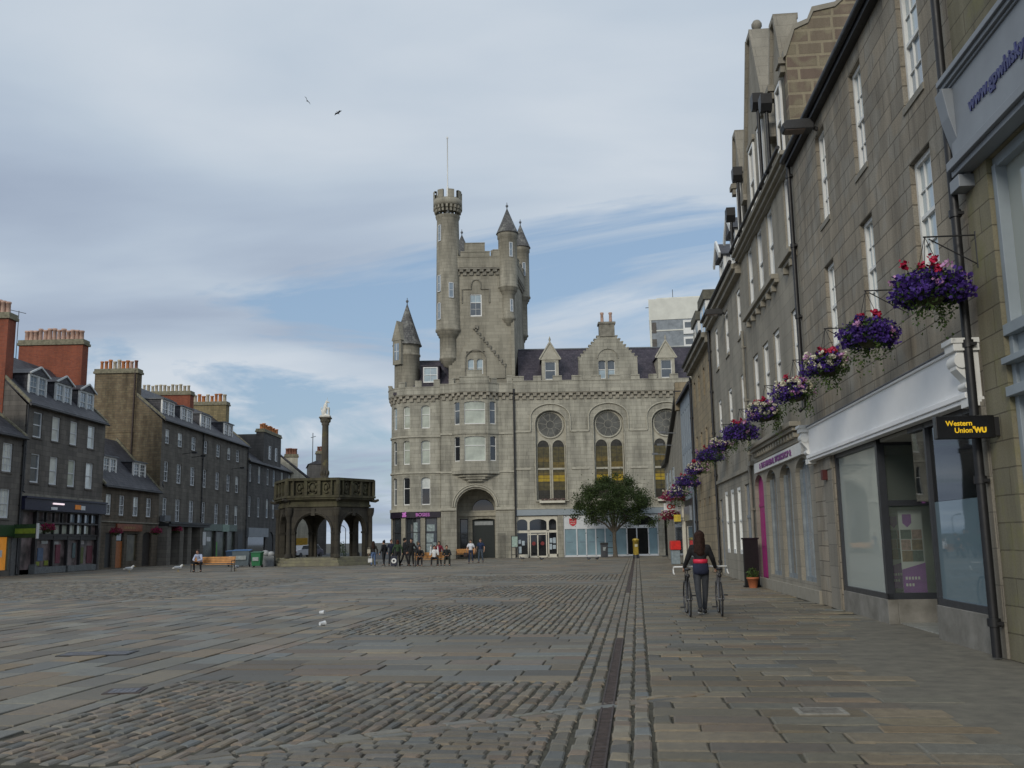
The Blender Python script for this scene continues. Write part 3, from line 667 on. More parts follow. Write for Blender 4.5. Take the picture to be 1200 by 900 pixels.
oriel.build('oriel', GR, cit)
for z0, z1 in ((12.05, 14.15), (8.7, 10.95)):
    for i, (a, b, _) in enumerate(ow): window(cit, OV, a, b, z0, z1, .13, WHT, (PGL if i == 1 else (PMD if z0 > 10 else PDK)), nx=1, nyu=1, nyl=1, split=.62 if i == 1 else .6, fw=.055)
for grp, z in ((up_ops, 0), (md_ops, 1), (lo_ops, 2)):
    for i, (a, b, c, d, r_) in enumerate(grp): window(cit, PA, a, b, c, d, .19, WHT, [[PGL,PGL,PGB],[PGL,PGL,PMD],[PDK,PDK,PMD]][z][i], nx=1, nyu=1, nyl=1, split=.6, fw=.07, upper=(PWH if (z, i) == (2, 0) else None))
for a, b, c, d, r_ in more: window(cit, PA, a, b, c, d, .19, WHT, PMD, nx=1, nyu=1, nyl=1)
# porch: iron gate, dark door, fanlight, side light
gt = MB(); gt.box(-3.9, -1.85, 2.82, 2.86, .0, 3.45); gt.build('door', M('dark green door', (.012,.018,.017), .4), cit)
fl = MB(); fl.add([(-2.875 + 1.02*math.cos(PI*k/12), 2.8, 4.36 + 1.0*math.sin(PI*k/12)) for k in range(13)][::-1], [tuple(range(13))]); fl.build('fanlight', PDK, cit)
window(cit, straight(-5.2, -1.7, 2.6), -5.05, -4.3, .1, 3.6, .2, DGY, PDK, nx=1, nyu=1, nyl=1)
lt_ = MB(); lt_.box(-3.7, -2.0, 2.74, 2.8, 3.0, 3.35); lt_.build('door_sign', M('pale grey board', (.3,.32,.33), .6), cit)
ir = MB()
for k in range(22): ir.tube([(-5.1 + k*.075, .2, .0), (-5.1 + k*.075, .2, 2.35)], .011, 4)
ir.bar((-5.1, .2, .15), (-3.5, .2, .15), .03); ir.bar((-5.1, .2, 2.2), (-3.5, .2, 2.2), .03); ir.build('railing', IRON, cit); ir = MB()
for k in range(10): ir.tube([(-1.55+.05 + k*.075, -.6, .0), (-1.5 + k*.075, -.6, 2.2)], .011, 4)
for z in (.15, 2.2): ir.bar((-1.5, -.6, z-.05), (-.82, -.6, z-.05), .03)
ir.build('railing', IRON, cit)
# left ground floor shop
sh = MB(); sh.k = 0
SP = Path([(p[0]+.0, p[1]) for p in [(-11.4, 7)] + arc] + [(-6.62, 0)], 0.); SP.u = [u - (SP.u[-1] + 6.62) for u in SP.u]
band(sh, SP, SP.u[0], -6.66, 3.72, 4.25, .1, .3)
sh.k = 1
for a, b in ((-6.95,-6.64),(-8.46,-8.04),(-10.3,-9.86),(-12.6,-12.1)): band(sh, SP, a, b, 0, 3.72, .02, .35)
sh.k = 2; band(sh, SP, -12.1, -6.95, 0, .35, -.05, .3)
sh.k = 3; band(sh, SP, -17.2, -12.6, 0, 3.72, -.1, .3)
sh.k = 4
for a, b in ((-12.05,-10.32),(-9.84,-8.48),(-8.02,-6.97)):
    for z in (.35, 2.4, 3.64): band(sh, SP, a, b, z, z+.07, -.12, .26)
    band(sh, SP, a, a+.07, .35, 3.7, -.12, .26); band(sh, SP, b-.07, b, .35, 3.7, -.12, .26)
band(sh, SP, -9.2, -9.14, .35, 3.7, -.12, .26)
sh.build('shopfront', [M('purple black fascia', (.018,.012,.024), .4), GRD, TRIMD, BLK, DGY], cit)
gp = MB()
for a, b in ((-12.05,-9.84),(-9.84,-6.97)):
    us = cuts(SP, a, b)
    for p, q in zip(us[:-1], us[1:]): gp.quad(SP.f(p,.2,.35), SP.f(q,.2,.35), SP.f(q,.2,3.7), SP.f(p,.2,3.7))
gp.build('shop_glass', pane('shop dark glass', (.035,.04,.045), .05), cit)
for x0, x1, z0, z1 in ((-7.95,-7.3,1.5,2.3),(-8.0,-7.45,.6,1.4),(-7.4,-7.05,.7,1.5),(-9.1,-8.75,1.0,3.3),(-7.9,-7.2,2.5,3.1)): pk = MB(); pk.box(x0, x1, .17, .19, z0, z1); pk.build('window_poster', M('faded poster', (.3,.36,.36), .7, var=.4, scale=5), cit)
PKP = M('pink lettering', (.52,.16,.5), .5, emit=(.5,.15,.5), estr=.12)
text('BOSIES', .42, PKP, cit, (-8.25, -.13, 3.97), bold=.008)
lg = MB(); lg.ball((0,0,0), .18, 8, 6, (1,.15,.9)); lg.ball((.12,0,.15), .11, 8, 6, (1,.15,.9)); lg.ball((-.12,0,.12), .1, 8, 6, (1,.15,.9)); lg.ball((.15,0,-.1), .1, 8, 6, (1,.15,.9)); lg.box(-.2,.2,-.012,.012,-.2,-.05); lg.build('shop_emblem', PKP, cit, loc=(-9.95, .1, 4.0), rotz=-.42)
# right ground floor: blue-grey fascia band, white door set, charity shop
gf = MB(); gf.k = 0; gf.box(.1, 24, -.1, .3, 3.75, 4.3); gf.k = 1; gf.box(.1, 24, -.14, .3, 4.3, 4.42)
gf.build('fascia', [GYB, TRIM], cit)
bk = MB(); bk.box(.1, 12.9, 1.2, 1.25, 0, 3.75); bk.box(.05, .1, .0, 1.2, 0, 3.75); bk.box(.1, 12.9, .1, 1.2, 3.7, 3.74); bk.build('shop_interior', M('dark shop interior', (.05,.045,.04), .8, var=.6, scale=1.5), cit)
ds = MB(); ds.k = 0; y0, y1 = .12, .22
for x in (.12, 1.17, 1.35, 2.82, 3.0, 3.78): ds.box(x, x+.1, y0, y1, .05, 3.45 if x not in (1.35, 2.82) else 2.35)
for x in (1.17, 2.9): ds.box(x, x+.2, y0-.01, y1, 2.35, 3.45)
ds.box(.12, 3.88, y0-.01, y1, 2.2, 2.42); ds.box(.12, 1.2, y0, y1, .0, .3); ds.box(2.95, 3.88, y0, y1, 0, .3); ds.box(1.2, 2.95, y0+.01, y1, 2.02, 2.12)
ds.box(2.03, 2.13, y0+.01, y1, .05, 2.1); ds.box(1.4, 2.85, y0+.01, y1, .0, .16); ds.box(.12, 3.88, y0+.02, y1, 3.42, 3.7)
for a, b in ((.22, 1.17), (1.37, 2.9), (3.1, 3.78)):     # arched heads of the upper lights
    m_ = (a+b)/2; h = (b-a)/2; P = [(m_ - h*math.cos(PI*k/10), 3.1 + .32*math.sin(PI*k/10)) for k in range(11)]
    for (xa, za), (xb, zb) in zip(P[:-1], P[1:]): ds.add([(xa,y0,za),(xb,y0,zb),(xb,y0,3.43),(xa,y0,3.43)], [(0,1,2,3)])
ds.build('entrance_frame', CRM, cit)
dp = MB(); dp.quad((.15,.2,.1),(3.85,.2,.1),(3.85,.2,3.45),(.15,.2,3.45)); dp.build('entrance_glass', PSK, cit)
for x0, x1, z0, z1 in ((3.12,3.35,.7,1.2),(3.42,3.7,.75,1.1),(3.15,3.4,1.3,1.7),(3.45,3.7,1.25,1.75),(.35,.6,.4,1.0),(.65,.9,1.1,1.5),(.3,.55,1.25,1.6)): po = MB(); po.box(x0, x1, .185, .195, z0, z1); po.build('notice', M('pale blue notices', (.38,.45,.5), .7, var=.25, scale=6), cit)
rd_ = MB()
for x in (1.72, 2.5): rd_.X = Matrix.Translation((x, .18, 1.25)) @ Matrix.Rotation(PI/2, 4, 'X'); rd_.cyl(0, 0, 0, .01, .17, n=14)
rd_.build('door_emblem', M('dull red disc', (.2,.02,.02), .6), cit)
ss = MB(); ss.k = 0
ss.box(4.42, 12.95, .1, .2, 2.48, 3.75); ss.box(4.42, 12.95, .08, .2, .0, .16)
xs = [4.42,5.55,6.4,7.25,8.1,9.0,10.05,10.95,12.0,12.85]
for x in xs: ss.box(x, x+.1, .08, .2, .1, 2.5)
ss.build('charity_shopfront', WHS, cit)
fr_ = MB()
for i, (a, b) in enumerate(zip(xs[:-1], xs[1:])):
    fr_.k = 1 if i in (6, 7) else 0; fr_.quad((a+.1,.17,.15), (b,.17,.15), (b,.17,2.48), (a+.1,.17,2.48))
fr_.build('frosted_panel', [M('frosted blue film', (.2,.3,.35), .35, var=.15, scale=1.2, spec=.6), PSK], cit)
lb = MB()
for i, a in enumerate(xs[:5]): lb.box(a+.3, a+.8, .155, .165, 1.28, 1.34)
lb.build('window_wording', M('blue grey wording', (.14,.19,.24), .6), cit)
shd = MB(); shd.prism([(4.95,3.42),(5.6,3.42),(5.6,3.0),(5.5,2.85),(5.275,2.72),(5.05,2.85),(4.95,3.0)], .075, .098, 'y'); sh_o = shd.build('shield', M('salvation red', (.5,.03,.04), .5), cit)
text('THE', .1, WHT, sh_o, (5.275, .07, 3.32), name='shield_text'); text('SALVATION', .105, WHT, sh_o, (5.275, .07, 3.17), name='shield_text', sx=.85); text('ARMY', .16, WHT, sh_o, (5.275, .07, 2.97), name='shield_text')
text('The Salvation Army', .16, M('slate blue text', (.12,.16,.24), .6), cit, (6.9, .085, 3.25))
ar = MB(); ar.add([(11.7 + .95*math.cos(PI*k/12), .09, 2.75 + .85*math.sin(PI*k/12)) for k in range(13)][::-1], [tuple(range(13))]); ar.build('arched_transom', PSK, cit)
# window boxes on two hall sills
for cx in (3.45, 14.1): 
    bx = MB(); bx.box(cx-1.15, cx+1.15, -.42, -.17, 4.84, 5.04); fb = bx.build('flower_box', CRM, cit)
    fx = MB()
    for k in range(120): fx.ball((cx + rng.uniform(-1.15, 1.15), -.3 + rng.uniform(-.16, .12), 5.06 + rng.uniform(0, .16)), rng.uniform(.03, .06), 5, 3)
    fx.build('faded_blooms', M('faded blooms', (.14,.09,.08), .9, var=.7, scale=9), fb)
pp = MB(); pp.tube([(.12, -.24, 15.3), (.12, -.24, .1)], .075, 8); pp.box(-.02, .26, -.34, -.14, 14.9, 15.3); pp.build('downpipe', BLK, cit)
# roofs
rf = MB(); rf.prism([(.4, 15.2), (5.2, 20.0), (10, 15.2)], .6, 24, 'x'); rf.prism([(.5, 15.2), (4., 18.8), (7.5, 15.2)], -9.4, -5.2, 'x'); rf.box(-11, 24, .35, 12, 15.0, 15.25)
rf.build('roof', SLP, cit)
rg = MB(); rg.tube([(.6, 5.2, 20.02), (24, 5.2, 20.02)], .1, 6); rg.tube([(-9.2, 4., 18.82), (-5.2, 4., 18.82)], .08, 6); rg.build('ridge', LEAD, cit)
def stone_dormer(x):
    d = MB(); d.k = 0
    wall(d, straight(x-.78, x+.78, .9), x-.78, x+.78, 15.2, 18.25, [(x-.5, x+.5, 16.3, 18.0)], .15)
    d.add([(x-.92,.85,18.25),(x+.92,.85,18.25),(x,.85,19.75)], [(0,1,2)])
    d.quad((x-.78,.9,15.2),(x-.78,.9,18.25),(x-.78,3.9,18.25),(x-.78,3.9,15.2)); d.quad((x+.78,.9,15.2),(x+.78,3.9,15.2),(x+.78,3.9,18.25),(x+.78,.9,18.25))
    d.tube([(x-1.0,.85,18.2),(x,.85,19.85)], .09, 5); d.tube([(x+1.0,.85,18.2),(x,.85,19.85)], .09, 5); d.lathe(x, .85, [(.1,19.7),(.06,19.95),(.12,20.05),(.02,20.4)], 8)
    d.box(x-.95, x+.95, .82, .95, 18.17, 18.3)
    d.k = 1; d.add([(x-.92,.86,18.25),(x,.86,19.75),(x,5.2,19.75),(x-.92,3.9,18.25)], [(0,1,2,3)]); d.add([(x+.92,.86,18.25),(x+.92,3.9,18.25),(x,5.2,19.75),(x,.86,19.75)], [(0,1,2,3)])
    o = d.build('dormer', [TRIM, SLP], cit); win_part(o, 'window', x-.5, 1.04, 16.3, 1.0, 1.7, WHT, PMD, 1, 1)
for x in (3.6, 14.45, 19.9): stone_dormer(x)
bd = MB(); bd.box(-8.4, -6.8, 1.0, 4, 15.2, 17.75); bd.box(-8.5, -6.7, .9, 4, 17.75, 17.87); o = bd.build('dormer', SLP, cit); win_part(o, 'window', -8.27, .97, 16.2, 1.34, 1.48, WHT, PGB, 2, 1, fw=.09)
# crow-stepped chimney gable over the hall
sg = MB(); sg.k = 0
def stepped(mb, cx, z0, w0, z1, w1, n, y0, y1):
    for k in range(n):
        w_ = w0 + (w1-w0)*k/(n-1); za = z0 + (z1-z0)*k/n; zb = z0 + (z1-z0)*(k+1)/n
        mb.box(cx-w_/2, cx+w_/2, y0+.0, y1, za, zb)
        for s in (-1, 1): mb.box(cx+s*(w_/2-.16), cx+s*(w_/2+.05), y0-.05, y1+.05, zb-.07, zb+.02)
        if k: pass
wall(sg, straight(6.3, 11.7, .9), 6.3, 11.7, 15.2, 18.1, [(8.1, 8.78, 16.3, 18.45-.4, .2), (8.97, 9.65, 16.3, 18.05, .2)], .3)
sg.box(6.3, 11.7, 1.2, 1.5, 15.2, 18.1); sg.box(6.25, 6.3, .85, 1.55, 15.2, 18.15); sg.box(11.7, 11.75, .85, 1.55, 15.2, 18.15)
stepped(sg, 9.0, 18.1, 5.5, 20.4, 1.9, 8, .9, 1.5)
sg.tube([(9-.98*math.cos(PI*k/10), .86, 18.2 + .95*math.sin(PI*k/10)) for k in range(11)], .06, 5)
sg.build('stepped_gable', GR, cit)
for a in (8.1, 8.97): window(cit, straight(6.3, 11.7, .9), a, a+.68, 16.3, 18.05, .2, WHT, PGB, nx=1, nyu=1, nyl=1, fw=.05, upper=PMD)
ch = MB(); ch.box(8.3, 9.72, .8, 1.9, 20.3, 21.5); ch.box(8.2, 9.82, .7, 2.0, 21.5, 21.7); co = ch.build('chimney', TRIMD, cit)
for x in (8.62, 9.42): p = MB(); p.lathe(x, 1.3, [(.16, 21.7), (.13, 22.5), (.18, 22.55), (.17, 22.7)], 10); p.build('chimney_pot', POTP, co)
# ---- tower
TY = 1.5
tw = MB(); poly = [(-5.6, TY), (.1, TY), (1.35, TY+8.2), (-5.2, TY+8.2)]
TP = Path([(-5.6, TY), (.1, TY), (1.35, TY+8.2), (-5.2, TY+8.2), (-5.6, TY)], -5.6)
tops = [(-3.85, -2.7, 22.6, 24.8), (-4.12, -3.5, 17.05, 18.5, .22), (-3.28, -2.64, 17.05, 18.5, .22)]
wall(tw, TP, -5.6, .1, 15.0, 28.0, tops, .18); wall(tw, TP, .1, TP.u[-1], 15.0, 28.0); tw.prism(poly, 27.9, 28.0, 'z')
tw.build('tower_wall', GRD, cit)
window(cit, TP, -3.85, -2.7, 22.6, 24.8, .14, WHT, PMD, nx=2, nyu=1, nyl=2, fw=.1, split=.62, upper=PGB)
for a, b in ((-4.12, -3.5), (-3.28, -2.64)): window(cit, TP, a, b, 17.05, 18.5, .14, WHT, PGB, nx=1, nyu=1, nyl=1, fw=.06, split=.4)
td = MB(); c = -3.27; y = TY-.05
for k in range(9):       # stepped relief gable, right-hand steps weathered dark
    xr = -.62 - k*.335; zt = 17.9 + k*.43
    td.box(c, xr, y+.0-.07, TY+.03, 16.6 if k == 0 else zt-.43, zt); 
    td.box(2*c-xr, c, y-.07, TY+.03, 16.6 if k == 0 else zt-.43, zt)
td2 = MB()
for k in range(9): xr = -.62 - k*.335; zt = 17.9 + k*.43; td2.box(xr-.3, xr+.06, y-.16, TY, zt-.02, zt+.12); td2.box(xr-.1, xr+.06, y-.14, TY, zt-.2, zt-.02)
td2.box(c-.15, c+.15, y-.16, TY, 21.35, 21.7)
td2.tube([(-4.6,TY-.05,23.9),(-4.6,TY-.05,25.25),(-3.75,TY-.05,25.25),(-3.75,TY-.05,25.7)]+[(-3.27-.45*math.cos(PI*k/8),TY-.05,25.75+.45*math.sin(PI*k/8)) for k in range(9)]+[(-2.8,TY-.05,25.25),(-2.0,TY-.05,25.25),(-2.0,TY-.05,23.9)], .07, 5)
td2.tube([(-4.35,TY-.14,16.8),(-4.35,TY-.14,18.4)]+[(-3.38-.97*math.cos(PI*k/10),TY-.14,18.5+.85*math.sin(PI*k/10)) for k in range(11)]+[(-2.4,TY-.14,16.8)], .05, 5)
# cut window holes free: relief stops beside the paired windows
td = MB()
for k in range(9):
    xr = -.62 - k*.335; zt = 17.9 + k*.43; za = 16.6 if k == 0 else zt-.43
    for p, q in ((max(c, -2.5) if zt < 19.5 else c, xr), (2*c-xr, min(c, -4.25) if zt < 19.5 else c)):
        if q > p: td.box(p, q, y-.07, TY+.03, za, zt)
td.build('gable_relief', GRD, cit); td2.build('tower_moulding', TRIMD, cit)
tc_ = MB(); cor = tc_; corbels(TP, -5.3, -1.0, 26.75, .62, .26); corbels(TP, .3, 8.2, 26.75, .62, .26); tc_.build('tower_corbels', TRIMD, cit)
par = MB(); F3 = 27.35
parapet(TP, -5.45, .1, 27.35, 28.35, [(-5.45, -5.0, 29.0), (-4.75, -2.05, 28.85), (-1.75, -.9, 29.0)], .25, .4); parapet(TP, -4.35, -2.5, 28.95, 29.7, [], .25, .4)
parapet(TP, .1, 8.0, 27.35, 28.35, [(1.5+k*1.6, 2.3+k*1.6, 29) for k in range(4)], .25, .4); par.build('tower_parapet', GRD, cit)
def turret(name, x, y, segs, cone=None, crown=None, slits=(), mat=GRT, fin=True):
    """segs: profile (r,z) bottom to top"""
    q = MB(); q.lathe(0, 0, segs, 28); o = q.build(name, mat, cit, loc=(x, y, 0))
    if cone:
        z0, z1, r = cone; k = MB(); k.lathe(0, 0, [(r*.9, z0-.1), (r*1.04, z0-.08), (r, z0), (r*.52, z0+(z1-z0)*.48), (.03, z1)], 24); k.build('spire', SLL, o)
        k = MB(); k.lathe(0, 0, [(.05, z1-.15), (.04, z1+.1), (.13, z1+.2), (.13, z1+.32), (.03, z1+.42), (.03, z1+.6)], 8); k.build('finial', LEAD, o)
    if crown:
        k = MB(); r, z0, z1 = crown; n = 8
        for i in range(20): a = 2*PI*i/20; k.X = Matrix.Rotation(a, 4, 'Z'); k.box(r*.84, r*1.0, -.1, .1, z0-1.0, z0-.7); k.box(r*.8, r*.92, -.1+.0, .1, z0-1.3, z0-1.0)
        k.X = None; k.lathe(0, 0, [(r*.9, z0-.7), (r, z0-.68), (r, z0), (r*.82, z0), (r*.82, z0-.3)], 28)
        for i in range(n): k.lathe(0, 0, [(r*.82, z0-.02), (r, z0-.02), (r, z1), (r*.82, z1), (r*.82, z0)], 4, False, 2*PI*i/n+.08, 2*PI*(i+.58)/n+.08)
        k.build('battlement', GRD, o)
    for a, z, h, w_ in slits:
        s = MB()
        rr = max(r_ for r_, z_ in segs if True) if False else None
        for (ra, za), (rb, zb) in zip(segs[:-1], segs[1:]):
            if za <= z <= zb: rr = max(ra, rb)
        s.X = Matrix.Rotation(a, 4, 'Z') @ Matrix.Translation((0, -rr-.01, z)); s.k = 0; s.box(-w_/2, w_/2, 0, .1, 0, h); s.k = 1; s.box(-w_/2-.05, -w_/2, -.03, .1, -.05, h+.05); s.box(w_/2, w_/2+.05, -.03, .1, -.05, h+.05); s.box(-w_/2-.05, w_/2+.05, -.03, .1, h, h+.06); s.box(-w_/2-.05, w_/2+.05, -.05, .1, -.08, 0); s.box(-w_/2, w_/2, -.02, .1, h*.5-.02, h*.5+.02); s.build('slit_window', [PBL, WHS], o)
    return o
st = turret('stair_turret', -5.95, TY+.35, [(.12,17.7),(.5,17.9),(.55,18.1),(.72,18.2),(.75,18.4),(.88,18.5),(.88,18.65),(.84,18.7),(.84,20.6),(.95,20.65),(.97,20.85),(1.08,20.9),(1.1,21.1),(1.24,21.2),(1.24,21.4),(1.18,21.45),(1.1,30.),(1.06,32.2),(1.15,32.4),(1.2,32.6)], None, (1.4, 34.2, 35.0),
    ((-.75,30,1.5,.28),(-.75,25,1.5,.28),(-.75,22.3,1.5,.28),(.3,24.35,1.35,.36)))
fp = MB(); fp.lathe(-5.95, TY+.35, [(.13, 33), (.12, 35.6), (.06, 35.8), (.045, 40.6), (.09, 40.65), (.09, 40.8), (.01, 40.9)], 10); fp.box(-5.65, -5.55, TY-.1, TY, 33.4, 35.3); fp.build('flagpole', WHT, cit)
pr_ = [(.1,21.5),(.3,21.65),(.34,21.85),(.5,21.95),(.54,22.15),(.66,22.25),(.66,22.4),(.6,22.45),(.6,24.7),(.7,24.75),(.72,24.95),(.84,25.),(.86,25.2),(.98,25.3),(.98,25.45),(.9,25.5),(.9,30.2),(.98,30.25),(.98,30.75)]
turret('corner_turret', -.2, TY+.2, pr_, (30.8, 33.3, 1.06), None, ((.35,28.3,1.3,.24),(.5,23,1.1,.2)))
turret('corner_turret', 1.15, TY+8.0, [(r_*.95, z+(2.2 if z > 22.5 else 1.2)-1.2) for r_, z in pr_], (31.8, 34.3, 1.0), None, ((.35,28.6,1.3,.24),))
turret('corner_turret', -5.0, TY+8.0, [(r_, z) for r_, z in pr_], (30.8, 33.3, 1.1))
bt = MB(); bt.box(-.02, .3, TY-.12, TY+.2, 16.5, 22.2); bt.build('tower_buttress', GRD, cit)
o = turret('angle_turret', -9.92, 2.2, [(1.2,15.),(1.2,18.9),(1.27,18.95),(1.27,19.1),(1.2,19.15),(1.2,19.9),(1.3,20.)], (20.05, 24.1, 1.36), None, ())
ad = MB(); ad.k = 0; ad.box(-.5, .5, -1.45, -.3, 18.0, 20.3); ad.prism([(-.62, 20.3), (.62, 20.3), (0, 22.2)], -1.5, -.2, 'y'); ad.k = 1; ad.box(-.28, .28, -1.47, -1.4, 18.4, 20.0); ad.k = 2; ad.box(-.03, .03, -1.49, -1.4, 18.4, 20.); ad.box(-.28, .28, -1.49, -1.4, 19.2, 19.26)
ad.build('turret_dormer', [GRD, PBL, WHS], o, loc=(0, 0, 0), rotz=-.62)

# ---- high-rise behind
hr = thing('tower_block', 'pale multi-storey block of flats rising far behind the citadel roof', 'building', (22.3, 150, 0), -.15)
HB = M('exposed aggregate panel', (.25,.275,.3), .9, var=.25, scale=1.2); HC = M('cream concrete', (.66,.66,.6), .85, var=.1, scale=.6)
mb = MB(); mb.k = 0; mb.box(0, 22, 0, 14, 0, 36.05); mb.k = 1; mb.box(-.1, 22.1, -.08, 14, 36.05, 39.5); mb.box(1.2, 8.9, .3, 13, 39.5, 39.75)
for k in range(14): z = 35.0 - .55 - k*2.72; mb.box(-.05, 22.05, -.07, 14, z-1.25+1.0, z-1.05+1.0)
mb.box(-.06, .25, -.06, .4, 0, 36.1); mb.build('wall', [HB, HC], hr)
for k in range(4):
    z = 35.55 - 2.72*k
    for x in (6.1,):
        b_ = MB(); b_.k = 0; b_.box(x-.85, x+.85, -.18, 0, z-2.0, z+.25); b_.k = 1; b_.box(x-.6, x+.6, -.2, 0, z-1.0, z-.1); b_.build('window_panel', [WHT, PMD], hr)
    b_ = MB(); b_.box(.3, 1.0, -.09, 0, z-1.6, z+.1); b_.build('landing_window', M('brown louvre', (.1,.09,.08), .7), hr)
an = MB(); an.tube([(3.9, 4, 39.7), (3.9, 4, 42)], .05, 5); an.tube([(14.2, 4, 39.7), (14.2, 4, 44)], .05, 5); an.tube([(-.6, 1, 38.4), (-.1, 1, 38.4)], .06, 5); an.build('aerial', IRON, hr)
# ================================================================ LEFT-HAND ROW
LG = Vector((-29.77, 58.535)); LT = Vector((.0193, .99981)).normalized(); LROT = math.atan2(LT.y, LT.x)
def lroot(name, label, s0, cat='building'): p = LG + LT*s0; return thing(name, label, cat, (p.x, p.y, 0), LROT)
NAVY = M('navy fascia', (.012,.014,.04), .4); DKP = M('dark painted timber', (.02,.018,.02), .45); TEAL = M('grey green fascia', (.09,.13,.11), .5); PGR = M('pale green sign', (.2,.3,.24), .5)
def rows(root, W, H, cols, zr, mat, D, Hr, rd=.16, extra=(), fmat=WHS, pm=None, nx=2, nyu=2, nyl=2, slates=SLT, roof=True, ground=0., base_ops=(), wname='wall'):
    ops = [(a, b, z0, z1) for z0, z1 in zr for a, b in cols]
    mb = MB(); pa = straight(0, W); wall(mb, pa, 0, W, ground, H, list(ops)+list(extra)+list(base_ops), rd); shell(mb, 0, W, D, H, Hr)
    for a, b, z0, z1 in ops: mb.box(a-.06, b+.06, -.05, .1, z0-.1, z0-.002)
    mb.build(wname, mat, root)
    for i, (a, b, z0, z1) in enumerate(ops):
        q = (pm or [PMD, PWH, PDK])[rng.randrange(len(pm or [0,0,0]))]; up = PWH if rng.random() < .35 else None
        window(root, pa, a, b, z0, z1, rd-.04, fmat, q, nx, nyu, nyl, upper=up)
    if roof:
        r_ = MB(); gable_roof(r_, 0.02, W-.02, D, H, Hr); r_.build('roof', slates, root)
        for x in (0, W-.22):
            k = MB(); k.prism([(-.2, H+.02), (-.2, H+.22), (D/2, Hr+.25), (D+.2, H+.22), (D+.2, H+.02), (D/2, Hr)], x, x+.22, 'x'); k.build('skew', LIC, root)
    return pa
def box_dormer(root, x, z, w_, h, y0, D, H, Hr, fm=WHT, cheek=SLT, ped=False, pm=PMD, n=2, side=False):
    """dormer standing on the front slope; roof runs back into the slates"""
    sl = (Hr-H)/(D/2); yb = (z+h-H)/sl + .1
    d = MB(); d.k = 0
    d.add([(x-w_/2, y0, z-.3), (x-w_/2, yb, z+h), (x-w_/2, y0, z+h)], [(0,1,2)]); d.add([(x+w_/2, y0, z-.3), (x+w_/2, yb, z+h), (x+w_/2, y0, z+h)], [(0,2,1)])
    d.k = 1
    d.box(x-w_/2, x+w_/2, y0-.02, y0+.06, z-.05, z+.1); d.box(x-w_/2-.02, x-w_/2+.1, y0-.03, y0+.1, z, z+h); d.box(x+w_/2-.1, x+w_/2+.02, y0-.03, y0+.1, z, z+h); d.box(x-w_/2, x+w_/2, y0-.03, y0+.1, z+h-.12, z+h); d.box(x-.09, x+.09, y0-.04, y0+.08, z, z+h)
    if side: d.box(x-w_/2-.03, x-w_/2+.02, y0+.1, y0+.75, z+.15, z+h-.02)
    d.k = 2
    if ped:
        d.prism([(x-w_/2-.15, z+h), (x+w_/2+.15, z+h), (x, z+h+.5)], y0-.12, yb+.6, 'y'); d.k = 1; d.bar((x-w_/2-.18, y0-.15, z+h), (x, y0-.15, z+h+.55), .1, .1); d.bar((x+w_/2+.18, y0-.15, z+h), (x, y0-.15, z+h+.55), .1, .1)
    else: d.box(x-w_/2-.12, x+w_/2+.12, y0-.15, yb, z+h, z+h+.09); 
    o = d.build('dormer', [cheek, fm, LEAD if not ped else cheek], root)
    for a, b in ((x-w_/2+.1, x-.09), (x+.09, x+w_/2-.1)): win_part(o, 'window', a, y0+.05, z+.08, b-a, h-.18, fm, pm, 2 if n > 1 else 1, 2, fw=.05)
    return o
# --- L0: grey corner house with lit takeaway
r = lroot('granite_house', 'low grey granite house with a green sign and an amber lit window', -12.6); W = 12.
cols = [(9.75,10.85),(6.9,8.0),(4,5.1),(1.2,2.3)]
rows(r, W, 8.2, cols, [(6.05,7.75),(3.35,5.05)], G1, 8, 11.6, nx=3, nyu=2, nyl=2, base_ops=[(7.2,11.1,.35,2.25)])
box_dormer(r, 9.6, 8.75, 1.5, 1.35, .9, 8, 8.2, 11.6)
q = MB(); q.k = 0; q.box(.3, 11.9, -.16, .0, 2.3, 2.95); q.k = 1; q.box(7.2, 7.3, -.02, .15, .35, 2.25); q.box(9.1, 9.2, -.02, .15, .35, 2.25); q.box(11, 11.1, -.02, .15, .35, 2.25); q.k = 2; q.box(11.3, 12, -.05, .02, 0, 2.3)
q.build('shopfront', [M('green fascia', (.02,.055,.02), .5), TEAL, M('grey render', (.11,.11,.11), .9)], r)
q = MB(); q.quad((7.3,.1,.35),(11,.1,.35),(11,.1,2.25),(7.3,.1,2.25)); q.build('lit_window', M('amber lit interior', (.3,.13,.02), .5, var=.7, scale=1.6, emit=(.75,.3,.04), estr=.35), r)
q = MB(); q.box(9.9,10.5,.05,.08,1.1,1.5); q.build('window_poster', WHS, r)
q = MB(); q.k = 0; q.box(11.3, 11.42, -1.5, -.1, 2.2, 3.0); q.k = 1; q.box(11.28, 11.3, -1.42, -.2, 2.45, 2.75); q.k = 2; q.box(11.25,11.45,-1.56,-1.48,2.15,3.05); q.build('projecting_sign', [MATS['green fascia'], M('yellow green sign face', (.2,.28,.03), .5), WHS], r)
gutter(r, 0, W, 8.15, IRON); downpipe(r, 11.9, 0, 8.1, IRON)
